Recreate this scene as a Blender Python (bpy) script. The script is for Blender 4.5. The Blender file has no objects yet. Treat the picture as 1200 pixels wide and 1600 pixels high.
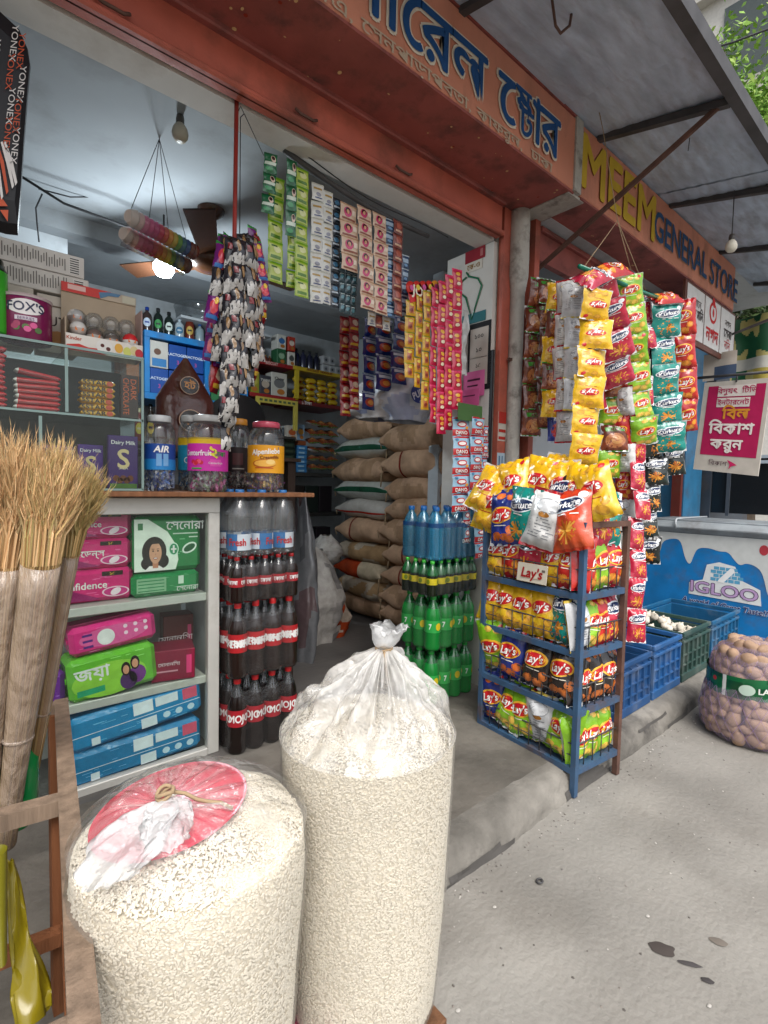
import bpy, bmesh, math, random
import numpy as np
from mathutils import Vector, Matrix, Euler, noise

R_ = math.radians
random.seed(7); np.random.seed(7)
SC = bpy.context.scene
COL = SC.collection

# ------------------------------------------------------------------ camera
CAM_H, FPX = 1.30, 800.0           # eye height; focal length in pixels of a 1200x1600 frame
ALPHA, PITCH, ROLL = R_(49.4), R_(3.0), R_(1.25)
_f = np.array([math.cos(ALPHA)*math.cos(PITCH), math.sin(ALPHA)*math.cos(PITCH), -math.sin(PITCH)])
_r = np.array([math.sin(ALPHA), -math.cos(ALPHA), 0.0])
_u = np.cross(_r, _f)
_r2 = math.cos(ROLL)*_r + math.sin(ROLL)*_u
_u2 = -math.sin(ROLL)*_r + math.cos(ROLL)*_u
cam = bpy.data.cameras.new('camera'); cam.sensor_fit = 'VERTICAL'; cam.sensor_height = 24.0
cam.lens = FPX/1600*24.0; cam.clip_start = 0.03; cam.clip_end = 400
camo = bpy.data.objects.new('camera', cam); COL.objects.link(camo)
M = Matrix([[_r2[0], _u2[0], -_f[0], 0], [_r2[1], _u2[1], -_f[1], 0], [_r2[2], _u2[2], -_f[2], CAM_H], [0, 0, 0, 1]])
camo.matrix_world = M
SC.camera = camo

# ------------------------------------------------------------------ light
SUN_EL, SUN_AZ = R_(56), R_(205)   # azimuth: direction the light comes from, clockwise from +Y
w = bpy.data.worlds.new('World'); SC.world = w; w.use_nodes = True
nt = w.node_tree
sky = nt.nodes.new('ShaderNodeTexSky'); sky.sky_type = 'NISHITA'; sky.sun_disc = False
sky.sun_elevation = SUN_EL; sky.sun_rotation = SUN_AZ
sky.air_density = 1.0; sky.dust_density = 4.0; sky.ozone_density = 1.0
hs = nt.nodes.new('ShaderNodeHueSaturation'); hs.inputs['Saturation'].default_value = 0.35
nt.links.new(sky.outputs[0], hs.inputs['Color'])
nt.links.new(hs.outputs[0], nt.nodes['Background'].inputs[0])
nt.nodes['Background'].inputs[1].default_value = 0.15
sl = bpy.data.lights.new('sun', 'SUN'); sl.energy = 1.3; sl.angle = R_(35); sl.color = (1.0, 0.96, 0.90)
so = bpy.data.objects.new('sun', sl); COL.objects.link(so)
sd = Vector((math.sin(SUN_AZ)*math.cos(SUN_EL), math.cos(SUN_AZ)*math.cos(SUN_EL), math.sin(SUN_EL)))
so.rotation_euler = sd.to_track_quat('Z', 'Y').to_euler(); so.location = (0, -3, 8)
vs = SC.view_settings; vs.view_transform = 'Standard'; vs.look = 'None'; vs.exposure = 0.78; vs.gamma = 1.0
vs.use_curve_mapping = False
SC.render.engine = 'CYCLES'
cy = SC.cycles; cy.max_bounces = 6; cy.diffuse_bounces = 4; cy.glossy_bounces = 3; cy.transmission_bounces = 4
cy.transparent_max_bounces = 24; cy.sample_clamp_indirect = 6.0; cy.caustics_reflective = False; cy.caustics_refractive = False
cy.use_denoising = True

# ------------------------------------------------------------------ where things stand: a sight line met with a real plane
CP = np.array([0, 0, CAM_H])
def _ray(px, py): return _f + _r2*(px-600)/FPX + _u2*(800-py)/FPX
def _hit(px, py, k, val):
    d = _ray(px, py); return Vector(CP + d*(val-CP[k])/d[k])
def PX(px, py, x): return _hit(px, py, 0, x)
def PY(px, py, y): return _hit(px, py, 1, y)
def PZ(px, py, z): return _hit(px, py, 2, z)
def PD(px, py, dep): return Vector(CP + _ray(px, py)*dep)

# ------------------------------------------------------------------ colours and materials
def hx(s, k=1.0):
    c = [int(s[i:i+2], 16)/255 for i in (0, 2, 4)]
    return tuple(min(.85, k*(x/12.92 if x <= .04045 else ((x+.055)/1.055)**2.4)) for x in c)
MATS = {}
def mat(name, color=None, rough=.5, metal=0.0, spec=.5, var=.0, vscale=8.0, bump=0.0, bscale=40.0, attr=False,
        dirt=None, dscale=3.0, damount=.5, coat=0.0, alpha=None, stretch=(1, 1, 1), bands=None):
    m = bpy.data.materials.new(name); m.use_nodes = True
    n = m.node_tree.nodes; L = m.node_tree.links; b = n['Principled BSDF']
    b.inputs['Roughness'].default_value = rough; b.inputs['Metallic'].default_value = metal
    b.inputs['Specular IOR Level'].default_value = spec
    if coat: b.inputs['Coat Weight'].default_value = coat; b.inputs['Coat Roughness'].default_value = .12
    tc = n.new('ShaderNodeTexCoord'); mp = n.new('ShaderNodeMapping'); mp.inputs['Scale'].default_value = stretch
    L.new(tc.outputs['Object'], mp.inputs['Vector'])
    if attr:
        a = n.new('ShaderNodeAttribute'); a.attribute_name = 'Col'; out = a.outputs['Color']
    else:
        rgb = n.new('ShaderNodeRGB'); rgb.outputs[0].default_value = (*color, 1); out = rgb.outputs[0]
    if var:
        nz = n.new('ShaderNodeTexNoise'); nz.inputs['Scale'].default_value = vscale; nz.inputs['Detail'].default_value = 6
        L.new(mp.outputs[0], nz.inputs['Vector'])
        mr = n.new('ShaderNodeMapRange'); mr.inputs['From Min'].default_value = .3; mr.inputs['From Max'].default_value = .7
        mr.inputs['To Min'].default_value = 1-var; mr.inputs['To Max'].default_value = 1+var
        L.new(nz.outputs[0], mr.inputs[0])
        mx = n.new('ShaderNodeMix'); mx.data_type = 'RGBA'; mx.blend_type = 'MULTIPLY'; mx.inputs[0].default_value = 1
        L.new(out, mx.inputs[6]); L.new(mr.outputs[0], mx.inputs[7]); out = mx.outputs[2]
    if dirt:
        nz = n.new('ShaderNodeTexNoise'); nz.inputs['Scale'].default_value = dscale; nz.inputs['Detail'].default_value = 8
        nz.inputs['Roughness'].default_value = .65
        L.new(mp.outputs[0], nz.inputs['Vector'])
        mr = n.new('ShaderNodeMapRange'); mr.inputs['From Min'].default_value = .5; mr.inputs['From Max'].default_value = .68
        mr.inputs['To Max'].default_value = damount; L.new(nz.outputs[0], mr.inputs[0])
        mx = n.new('ShaderNodeMix'); mx.data_type = 'RGBA'; mx.inputs[7].default_value = (*dirt, 1)
        L.new(mr.outputs[0], mx.inputs[0]); L.new(out, mx.inputs[6]); out = mx.outputs[2]
        rr = n.new('ShaderNodeMapRange'); rr.inputs['To Min'].default_value = rough; rr.inputs['To Max'].default_value = min(1, rough+.35)
        L.new(mr.outputs[0], rr.inputs[0]); L.new(rr.outputs[0], b.inputs['Roughness'])
    L.new(out, b.inputs['Base Color'])
    if bump:
        nz = n.new('ShaderNodeTexNoise'); nz.inputs['Scale'].default_value = bscale; nz.inputs['Detail'].default_value = 5
        L.new(mp.outputs[0], nz.inputs['Vector'])
        bp = n.new('ShaderNodeBump'); bp.inputs['Strength'].default_value = bump; bp.inputs['Distance'].default_value = .01
        L.new(nz.outputs[0], bp.inputs['Height']); L.new(bp.outputs[0], b.inputs['Normal'])
    MATS[name] = m
    return m
def film(name, tint=(1, 1, 1), body=(.9, .9, .9), haze=.06, rough=.12, fres=.35, bump=0.0, bscale=18.0, stretch=(1, 1, 1), gl_=.55, crease=0.0, attr=False):
    """thin clear plastic or glass: mostly straight through, some gloss, a little milky body"""
    m = bpy.data.materials.new(name); m.use_nodes = True
    n = m.node_tree.nodes; L = m.node_tree.links; n.remove(n['Principled BSDF'])
    o = n['Material Output']; tr = n.new('ShaderNodeBsdfTransparent'); tr.inputs[0].default_value = (*tint, 1)
    df = n.new('ShaderNodeBsdfPrincipled'); df.inputs['Base Color'].default_value = (*body, 1); df.inputs['Roughness'].default_value = .45
    gl = n.new('ShaderNodeBsdfGlossy'); gl.inputs['Roughness'].default_value = rough
    m1 = n.new('ShaderNodeMixShader'); m1.inputs[0].default_value = haze
    if attr:      # how many folds lie over each other, stored on the mesh
        at_ = n.new('ShaderNodeAttribute'); at_.attribute_name = 'Col'; L.new(at_.outputs['Fac'], m1.inputs[0])
    L.new(tr.outputs[0], m1.inputs[1]); L.new(df.outputs[0], m1.inputs[2])
    lw = n.new('ShaderNodeLayerWeight'); lw.inputs['Blend'].default_value = fres
    mm = n.new('ShaderNodeMath'); mm.operation = 'MULTIPLY_ADD'; mm.inputs[1].default_value = gl_; mm.inputs[2].default_value = .05*gl_
    L.new(lw.outputs['Fresnel'], mm.inputs[0])
    m2 = n.new('ShaderNodeMixShader'); L.new(mm.outputs[0], m2.inputs[0]); L.new(m1.outputs[0], m2.inputs[1]); L.new(gl.outputs[0], m2.inputs[2])
    if bump:
        tc = n.new('ShaderNodeTexCoord'); mp = n.new('ShaderNodeMapping'); mp.inputs['Scale'].default_value = stretch
        nz = n.new('ShaderNodeTexNoise'); nz.inputs['Scale'].default_value = bscale; nz.inputs['Detail'].default_value = 4
        bp = n.new('ShaderNodeBump'); bp.inputs['Strength'].default_value = bump; bp.inputs['Distance'].default_value = .02
        L.new(tc.outputs['Object'], mp.inputs[0]); L.new(mp.outputs[0], nz.inputs['Vector'])
        L.new(nz.outputs[0], bp.inputs['Height'])
        if crease:
            vo = n.new('ShaderNodeTexVoronoi'); vo.feature = 'DISTANCE_TO_EDGE'; vo.inputs['Scale'].default_value = crease
            sh_ = n.new('ShaderNodeVectorMath'); sh_.operation = 'MULTIPLY_ADD'; sh_.inputs[1].default_value = (.12,)*3
            L.new(nz.outputs['Color'], sh_.inputs[0]); L.new(mp.outputs[0], sh_.inputs[2]); L.new(sh_.outputs[0], vo.inputs['Vector'])
            b2_ = n.new('ShaderNodeBump'); b2_.inputs['Strength'].default_value = .7; b2_.inputs['Distance'].default_value = .03
            L.new(vo.outputs['Distance'], b2_.inputs['Height']); L.new(bp.outputs[0], b2_.inputs['Normal']); bp = b2_
        for x in (df, gl, lw): L.new(bp.outputs[0], x.inputs['Normal'])
    L.new(m2.outputs[0], o.inputs[0]); MATS[name] = m
    return m
def emit(name, col, s):
    m = bpy.data.materials.new(name); m.use_nodes = True; b = m.node_tree.nodes['Principled BSDF']
    b.inputs['Base Color'].default_value = (*col, 1); b.inputs['Emission Color'].default_value = (*col, 1)
    b.inputs['Emission Strength'].default_value = s; MATS[name] = m; return m

mat('foil', attr=True, rough=.22, spec=.7, var=.08, vscale=30, bump=.55, bscale=20)
mat('print', attr=True, rough=.45, spec=.4, var=.05, vscale=20)
mat('card', attr=True, rough=.7, spec=.25, var=.08, vscale=12)
mat('gloss', attr=True, rough=.22, spec=.5, var=.04, vscale=14)
mat('paint', attr=True, rough=.5, spec=.4, var=.16, vscale=7, dirt=(.10, .075, .06), dscale=5, damount=.45)
mat('wood', attr=True, rough=.75, spec=.25, var=.3, vscale=6, bump=.3, bscale=30, stretch=(6, 6, .6))
mat('cloth', attr=True, rough=.9, spec=.1, var=.18, vscale=25, bump=.4, bscale=160)
mat('jute', attr=True, rough=.95, spec=.05, var=.28, vscale=9, bump=.6, bscale=220, dirt=(.09, .06, .04), dscale=4, damount=.35)
mat('road', (.238, .227, .205), rough=.9, spec=.2, var=.24, vscale=1.9, bump=.45, bscale=55, dirt=(.175, .162, .142), dscale=1.7, damount=.6)
mat('concrete', (.135, .123, .106), rough=.85, spec=.25, var=.38, vscale=3.0, bump=.9, bscale=18, dirt=(.20, .188, .170), dscale=2.4, damount=.55)
mat('floor_in', (.10, .093, .088), rough=.55, spec=.35, var=.25, vscale=3, bump=.3, bscale=30)
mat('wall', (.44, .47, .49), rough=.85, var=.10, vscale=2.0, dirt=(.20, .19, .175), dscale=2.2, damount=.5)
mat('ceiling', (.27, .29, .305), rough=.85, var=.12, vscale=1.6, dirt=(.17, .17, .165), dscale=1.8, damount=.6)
mat('lintel', (.58, .56, .52), rough=.85, var=.10, vscale=4, dirt=(.28, .24, .2), dscale=4, damount=.4)
mat('redpaint', (.40, .090, .055), rough=.55, var=.20, vscale=5, dirt=(.13, .045, .03), dscale=3.2, damount=.7, bump=.15, bscale=20)
mat('maroon', (.27, .068, .055), rough=.6, var=.25, vscale=4, dirt=(.085, .038, .033), dscale=5, damount=.8, bump=.25, bscale=16)
mat('signpaint', (.58, .225, .140), rough=.6, var=.14, vscale=3, dirt=(.34, .15, .10), dscale=4, damount=.65, bump=.15, bscale=18, stretch=(1.4, 1, .5))
mat('tin', (.43, .51, .62), rough=.6, metal=.1, var=.22, vscale=5, dirt=(.17, .13, .115), dscale=2.4, damount=.4, bump=.35, bscale=14, stretch=(1, 3, 1))
mat('rust', (.10, .048, .034), rough=.8, var=.3, vscale=14, bump=.3, bscale=60)
mat('darkmetal', (.05, .048, .05), rough=.6, var=.3, vscale=10)
mat('rackblue', (.035, .085, .165), rough=.5, var=.2, vscale=9, dirt=(.085, .05, .035), dscale=7, damount=.75)
mat('peel', (.42, .40, .36), rough=.9, var=.2, vscale=9, dirt=(.12, .105, .09), dscale=9, damount=.8, bump=.6, bscale=36)
mat('aluminium', (.55, .54, .50), rough=.45, metal=.25, var=.10, vscale=6, dirt=(.22, .19, .15), dscale=6, damount=.4)
mat('crate', attr=True, rough=.5, spec=.4, var=.14, vscale=9, dirt=(.26, .26, .24), dscale=7, damount=.3)
mat('potato', (.36, .235, .155), rough=.8, var=.22, vscale=14, dirt=(.20, .13, .09), dscale=20, damount=.5, bump=.2, bscale=60)
mat('garlic', (.62, .57, .48), rough=.7, var=.15, vscale=20)
mat('puffed', attr=True, rough=.75, spec=.2)
mat('straw', attr=True, rough=.9, spec=.1)
mat('step_edge', (.19, .178, .158), rough=.9, spec=.2, var=.40, vscale=5.0, bump=1.0, bscale=24, dirt=(.06, .056, .053), dscale=3.4, damount=.85)
mat('leaf', attr=True, rough=.6, spec=.3)
mat('bark', (.12, .09, .065), rough=.9, var=.3, vscale=9)
mat('wire', (.02, .02, .022), rough=.6)
mat('rope', (.34, .24, .14), rough=.9)
film('glass', haze=.006, rough=.04, fres=.22, gl_=.25, tint=(.93, .97, .95))
film('pet', haze=.03, gl_=.45, rough=.1, fres=.5, tint=(.93, .95, .96), body=(.8, .85, .88))
film('petblue', haze=.28, rough=.12, fres=.45, tint=(.40, .75, .92), body=(.03, .34, .56))
film('petgreen', haze=.42, rough=.12, fres=.45, tint=(.06, .45, .12), body=(.012, .22, .05))
film('wrap', haze=.015, rough=.10, fres=.25, bump=1.0, bscale=12, gl_=.35)
film('bagfilm', haze=.17, body=(.88, .83, .73), rough=.16, fres=.2, bump=.5, bscale=9, stretch=(1, 1, .5), gl_=.4)
film('gather', attr=True, rough=.16, fres=.28, body=(.84, .83, .80), bump=.5, bscale=14, tint=(.98, .98, .98), gl_=.5, crease=11)
film('milky', haze=.36, rough=.18, fres=.32, body=(.82, .82, .80), bump=.55, bscale=15, tint=(.97, .97, .97), gl_=.5)
film('milky2', haze=.42, rough=.35, fres=.25, body=(.84, .85, .85), bump=.4, bscale=16, tint=(.97, .97, .97), gl_=.22, crease=12)
mat('puffcore', (.75, .68, .55), rough=.85, spec=.1, var=.12, vscale=150, bump=.6, bscale=130)
film('sleeve', haze=.40, rough=.14, fres=.3, body=(.58, .46, .37), bump=1.0, bscale=30, stretch=(1, 1, .5), gl_=.4)
film('net', haze=.15, rough=.5, fres=.1, body=(.66, .54, .68), gl_=.2)
emit('lamp', (.86, .95, 1.0), 14.0)

# ------------------------------------------------------------------ mesh helpers
class MB:
    def __init__(s): s.v = []; s.f = []; s.m = []; s.c = []; s.sm = []
    def add(s, vs_, fs, col=(.5, .5, .5), m=0, smooth=False, X=None):
        o = len(s.v)
        if X is not None: vs_ = [X @ Vector(q) for q in vs_]
        s.v += [tuple(q) for q in vs_]
        many = isinstance(col, list)
        for i, f in enumerate(fs):
            s.f.append(tuple(o+k for k in f)); s.m.append(m); s.sm.append(smooth)
            s.c.append(col[i] if many else col)
        return s
    def box(s, c, d, col=(.5, .5, .5), m=0, bev=0.0, X=None, smooth=False):
        x, y, z = [q/2 for q in d]
        if bev <= 0:
            V = [(sx*x+c[0], sy*y+c[1], sz*z+c[2]) for sx in (-1, 1) for sy in (-1, 1) for sz in (-1, 1)]
            F = [(0, 1, 3, 2), (4, 6, 7, 5), (0, 4, 5, 1), (2, 3, 7, 6), (0, 2, 6, 4), (1, 5, 7, 3)]
            return s.add(V, F, col, m, smooth, X)
        bev = min(bev, x*.95, y*.95, z*.95)
        bm = bmesh.new(); bmesh.ops.create_cube(bm, size=1.0)
        for q in bm.verts: q.co = Vector((q.co.x*2*x, q.co.y*2*y, q.co.z*2*z))
        bmesh.ops.bevel(bm, geom=list(bm.edges), offset=bev, segments=1, affect='EDGES')
        V = [(q.co.x+c[0], q.co.y+c[1], q.co.z+c[2]) for q in bm.verts]
        F = [tuple(k.index for k in f.verts) for f in bm.faces]; bm.free()
        return s.add(V, F, col, m, smooth, X)
    def bar(s, a, b, w_, h_=None, col=(.5, .5, .5), m=0, up=(0, 0, 1)):
        a, b = Vector(a), Vector(b); d = b-a; L = d.length; d.normalize()
        u = Vector(up); x = d.cross(u)
        if x.length < 1e-4: x = d.cross(Vector((1, 0, 0)))
        x.normalize(); y = x.cross(d); h_ = h_ or w_
        X = Matrix((x, y, d)).transposed().to_4x4(); X.translation = (a+b)/2
        return s.box((0, 0, 0), (w_, h_, L), col, m, X=X)
    def tube(s, pts, r, n=6, col=(.5, .5, .5), m=0, cap=True):
        pts = [Vector(q) for q in pts]; k = len(pts); V = []; F = []
        prev = None
        for i, p in enumerate(pts):
            t = (pts[min(i+1, k-1)]-pts[max(i-1, 0)]).normalized()
            if prev is None: x = t.cross(Vector((0, 0, 1)) if abs(t.z) < .9 else Vector((1, 0, 0)))
            else: x = prev-t*prev.dot(t)
            x.normalize(); prev = x; y = t.cross(x); rr = r[i] if isinstance(r, (list, tuple)) else r
            V += [p+x*rr*math.cos(2*math.pi*j/n)+y*rr*math.sin(2*math.pi*j/n) for j in range(n)]
        for i in range(k-1):
            for j in range(n): F.append((i*n+j, i*n+(j+1) % n, (i+1)*n+(j+1) % n, (i+1)*n+j))
        if cap: F += [tuple(range(n))[::-1], tuple((k-1)*n+j for j in range(n))]
        return s.add(V, F, col, m, True)
    def lathe(s, prof, n=16, col=(.5, .5, .5), m=0, X=None, colfn=None, matfn=None, rfn=None):
        V = []; F = []; C = []; k = len(prof)
        for i, (r, z) in enumerate(prof):
            for j in range(n):
                a = 2*math.pi*j/n; q = r*(rfn(a, z) if rfn else 1)
                V.append((q*math.cos(a), q*math.sin(a), z))
        for i in range(k-1):
            for j in range(n):
                F.append((i*n+j, i*n+(j+1) % n, (i+1)*n+(j+1) % n, (i+1)*n+j))
                C.append(colfn((j+.5)/n, (prof[i][1]+prof[i+1][1])/2) if colfn else col)
        o = len(s.f); s.add(V, F, C, m, True, X)
        if matfn:
            for i in range(k-1):
                for j in range(n): s.m[o+i*n+j] = matfn((prof[i][1]+prof[i+1][1])/2)
        if prof[0][0] > 1e-4: s.add([V[j] for j in range(n)], [tuple(range(n))[::-1]], C[0], s.m[o], False, X)
        if prof[-1][0] > 1e-4: s.add([V[(k-1)*n+j] for j in range(n)], [tuple(range(n))], C[-1], s.m[-1], False, X)
        return s
    def grid(s, fn, nu, nv, col=(.5, .5, .5), m=0, colfn=None, flip=False, X=None, wrap=False, smooth=True):
        V = []; F = []; C = []
        for j in range(nv+1):
            for i in range(nu if wrap else nu+1): V.append(fn(i/nu, j/nv))
        W = nu if wrap else nu+1
        for j in range(nv):
            for i in range(nu):
                a, b, c, d = j*W+i, j*W+(i+1) % W, (j+1)*W+(i+1) % W, (j+1)*W+i
                F.append((a, d, c, b) if flip else (a, b, c, d))
                C.append(colfn((i+.5)/nu, (j+.5)/nv) if colfn else col)
        return s.add(V, F, C, m, smooth, X)
    def text(s, txt, size, fn, col, m=0, align='C', bold=0, sx=1.0, shear=0.0, off=0.0):
        V, F = text2d(txt)
        if not len(V): return s
        x0, x1 = V[:, 0].min(), V[:, 0].max()
        sh = {'C': (x0+x1)/2, 'L': x0, 'R': x1}[align]
        P = [(0, 0)] if not bold else [(-bold, 0), (bold, 0), (0, bold), (0, -bold)] + ([(-bold*.7, bold*.7), (bold*.7, bold*.7), (bold*.7, -bold*.7), (-bold*.7, -bold*.7)] if bold > .03 else [])
        for k, (ox, oy) in enumerate(P):
            q = [fn(((x-sh+shear*y)+ox)*size*sx, (y-.33+oy)*size, off+k*.00008) for x, y in V]
            s.add(q, F, col, m)
        return s
    def ell(s, cx, cy, rx, ry, fn, col, off=0.0, m=0, n=20, rings=2, rot=0.0):
        V = [fn(cx, cy, off)]; F = []
        cr, sr = math.cos(rot), math.sin(rot)
        for k in range(1, rings+1):
            for j in range(n):
                a = 2*math.pi*j/n; x = rx*k/rings*math.cos(a); y = ry*k/rings*math.sin(a)
                V.append(fn(cx+x*cr-y*sr, cy+x*sr+y*cr, off))
        for j in range(n): F.append((0, 1+j, 1+(j+1) % n))
        for k in range(rings-1):
            for j in range(n): F.append((1+k*n+j, 1+(k+1)*n+j, 1+(k+1)*n+(j+1) % n, 1+k*n+(j+1) % n))
        return s.add(V, F, col, m, True)
    def rect(s, x0, y0, x1, y1, fn, col, off=0.0, m=0, nx=1, ny=1):
        return s.grid(lambda u, v: fn(x0+(x1-x0)*u, y0+(y1-y0)*v, off), nx, ny, col, m, smooth=nx+ny > 2)
    def poly(s, pts, fn, col, off=0.0, m=0):
        return s.add([fn(x, y, off) for x, y in pts], [tuple(range(len(pts)))], col, m)
    def mesh(s, name, mats):
        me = bpy.data.meshes.new(name)
        me.from_pydata(s.v, [], s.f)
        for k in ([mats] if isinstance(mats, str) else mats): me.materials.append(MATS[k])
        if len(s.f):
            me.polygons.foreach_set('material_index', s.m); me.polygons.foreach_set('use_smooth', s.sm)
            a = me.color_attributes.new('Col', 'FLOAT_COLOR', 'CORNER')
            n = np.array([len(f) for f in s.f]); c = np.ones((len(s.f), 4), np.float32); c[:, :3] = np.array(s.c, np.float32)
            a.data.foreach_set('color', np.repeat(c, n, axis=0).ravel())
        me.update(); return me
_tc = {}
def text2d(t):
    if t in _tc: return _tc[t]
    c = bpy.data.curves.new('t', 'FONT'); c.body = t; c.size = 1; c.resolution_u = 3
    o = bpy.data.objects.new('t', c); COL.objects.link(o)
    dg = bpy.context.evaluated_depsgraph_get(); me = bpy.data.meshes.new_from_object(o.evaluated_get(dg))
    V = np.array([q.co[:2] for q in me.vertices]) if len(me.vertices) else np.zeros((0, 2)); F = [tuple(p.vertices) for p in me.polygons]
    bpy.data.objects.remove(o); bpy.data.curves.remove(c); bpy.data.meshes.remove(me)
    _tc[t] = (V, F); return _tc[t]
def front(y, x0=0.0, z0=0.0):            # a face that looks along -Y, at depth y
    return lambda x, z, o=0.0: (x0+x, y-o, z0+z)
def left_face(x, y0=0.0, z0=0.0):        # a face that looks along -X; its writing runs towards -Y
    return lambda a, z, o=0.0: (x-o, y0-a, z0+z)
def mesh_of(mb, name, mats): return mb.mesh(name, mats) if isinstance(mb, MB) else mb
def put(name, mb, mats, parent=None, loc=(0, 0, 0), rot=(0, 0, 0), sc=1.0, kind=None):
    o = bpy.data.objects.new(name, mesh_of(mb, name, mats)); COL.objects.link(o)
    if parent: o.parent = parent
    o.location = loc; o.rotation_euler = rot; o.scale = (sc,)*3 if isinstance(sc, (int, float)) else sc
    if kind: o['kind'] = kind
    return o
def tag(o, label, cat, group=None):
    o['label'] = label; o['category'] = cat
    if group: o['group'] = group
    return o
def thing(name, label, cat, loc=(0, 0, 0), rot=(0, 0, 0), group=None, sc=1.0):
    o = bpy.data.objects.new(name, None); COL.objects.link(o); o.empty_display_size = .05
    o.location = loc; o.rotation_euler = rot if isinstance(rot, (tuple, list)) else (0, 0, rot); o.scale = (sc,)*3
    return tag(o, label, cat, group)
def struct(name, mb, mats, **k): return put(name, mb, mats, kind='structure', **k)
ORD = ['first', 'second', 'third', 'fourth', 'fifth', 'sixth', 'seventh', 'eighth', 'ninth', 'tenth', 'eleventh', 'twelfth', 'thirteenth', 'fourteenth']
WHITE = (.75, .74, .72); BLACK = (.012, .012, .014)
rnd = random.uniform
# ================================================================== THE SETTING
FL = .10                                        # shop floor level above the road
YF, YB = 1.90, 4.70                             # shutter line, back wall
CEIL = 2.85
# road with shallow unevenness
def road_z(x, y): return .012*noise.noise((x*1.1, y*1.1, 3.1)) - .004
mb = MB()
mb.grid(lambda u, v: ((u-.25)*12, -5+v*6.3, road_z((u-.25)*12, -5+v*6.3)), 90, 60)
struct('road', mb, 'road')
mb = MB(); mb.box((20, -2, -.16), (120, 90, .2)); struct('ground', mb, 'road')
# raised concrete floor with a worn, rounded front edge
prof = [(1.052, -.05), (1.058, -.008), (1.062, .010), (1.066, .026), (1.071, .042), (1.077, .057), (1.086, .070), (1.099, .082), (1.118, .091), (1.145, .097), (1.18, .1005), (1.23, FL+.001), (1.32, FL), (1.5, FL), (1.8, FL+.001), (2.1, FL)]
xs = np.linspace(-2.0, 6.0, 420)
V = []; F = []
for x in xs:
    for i, (y, z) in enumerate(prof):
        j = .016*noise.noise((x*1.7, i*.3, 1)) + .008*noise.noise((x*6, i*.5, 5)) + .005*noise.noise((x*17, i*.8, 6)); kz = (.009*noise.noise((x*2.2, y*3, 8))+.005*noise.noise((x*9, y*14, 3))) if 1 < i < 13 else 0
        V.append((x, y+(j if i < 12 else 0), z+kz))
n = len(prof)
for a in range(len(xs)-1):
    for b in range(n-1): F.append((a*n+b, (a+1)*n+b, (a+1)*n+b+1, a*n+b+1))
mb = MB(); mb.add(V, F, smooth=True); mb.m = [1 if (k % (n-1)) < 10 else 0 for k in range(len(F))]; stp = struct('step', mb, ['concrete', 'step_edge'])
# black grime crusted along the foot of the step, patchy
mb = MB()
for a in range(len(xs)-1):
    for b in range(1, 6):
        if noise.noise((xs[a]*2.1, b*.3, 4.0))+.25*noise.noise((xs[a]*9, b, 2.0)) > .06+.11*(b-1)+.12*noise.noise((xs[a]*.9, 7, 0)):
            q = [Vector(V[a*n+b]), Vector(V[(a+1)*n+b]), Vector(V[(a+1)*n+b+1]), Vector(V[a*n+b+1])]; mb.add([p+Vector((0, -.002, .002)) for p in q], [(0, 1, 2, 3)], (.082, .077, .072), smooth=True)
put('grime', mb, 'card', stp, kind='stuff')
mb = MB(); mb.box((1.3, 3.45, FL-.05), (5.4, 2.702, .1)); struct('shop_floor', mb, 'floor_in')
mb = MB(); mb.box((5.5, 2.75, FL-.052), (3.0, 1.302, .1)); struct('neighbour_floor', mb, 'concrete')
# walls, ceiling
mb = MB(); mb.box((1.2, YB+.06, 1.5), (5.6, .12, 3.0)); struct('wall_back', mb, 'wall')
mb = MB(); mb.box((-1.46, 3.1, 1.5), (.12, 3.1, 3.0)); struct('wall_left', mb, 'wall')
mb = MB(); mb.box((3.46, 3.45, 1.45), (.12, 2.38, 2.9)); struct('wall_right', mb, 'wall')
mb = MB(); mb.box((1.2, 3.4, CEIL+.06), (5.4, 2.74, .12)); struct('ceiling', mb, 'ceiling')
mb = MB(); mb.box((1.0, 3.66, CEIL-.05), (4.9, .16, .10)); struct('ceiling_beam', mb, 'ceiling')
mb = MB(); mb.box((-.12, 3.95, 2.30), (1.42, .5, 1.098)); struct('wall_box', mb, 'wall')
# pale jamb beside the opening, lintel above it
mb = MB(); mb.box((2.585, 2.09, 1.40), (.31, .36, 2.64)); struct('wall_jamb', mb, 'lintel')
mb = MB(); mb.box((.6, 1.975, 2.90), (3.65, .13, .36)); struct('lintel', mb, 'lintel')
mb = MB(); mb.box((.7, 2.0, 3.45), (12, 2.0, .28)); mb.box((.7, 2.4, 3.2), (12, .9, .25)); struct('roof_slab', mb, 'wall')

# shutter housing: red face with ridges, under the sign
hb = thing('shutter_housing', 'long red painted steel shutter beam over the open shop front', 'shutter', (.6, YF-.012, 2.72))
mb = MB(); mb.box((0, -.02, .085), (3.63, .04, .17)); put('face', mb, 'redpaint', hb)
for k, (y, z, h) in enumerate(((-.052, .178, .03), (-.075, .205, .028), (-.045, .012, .024))):
    mb = MB(); mb.box((0, y, z), (3.64, .035, h), bev=.006); put('ridge', mb, 'maroon' if k < 2 else 'redpaint', hb)
for x in (-.18, .52, 1.05):
    mb = MB(); mb.tube([(x-.05, -.052, .05), (x-.03, -.06, .035), (x+.03, -.06, .035), (x+.05, -.052, .05)], .006, 5)
    put('hook', mb, 'rust', hb)
mb = MB(); mb.box((-.42, -.045, .08), (.06, .02, .06)); put('latch_plate', mb, 'darkmetal', hb)

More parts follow.
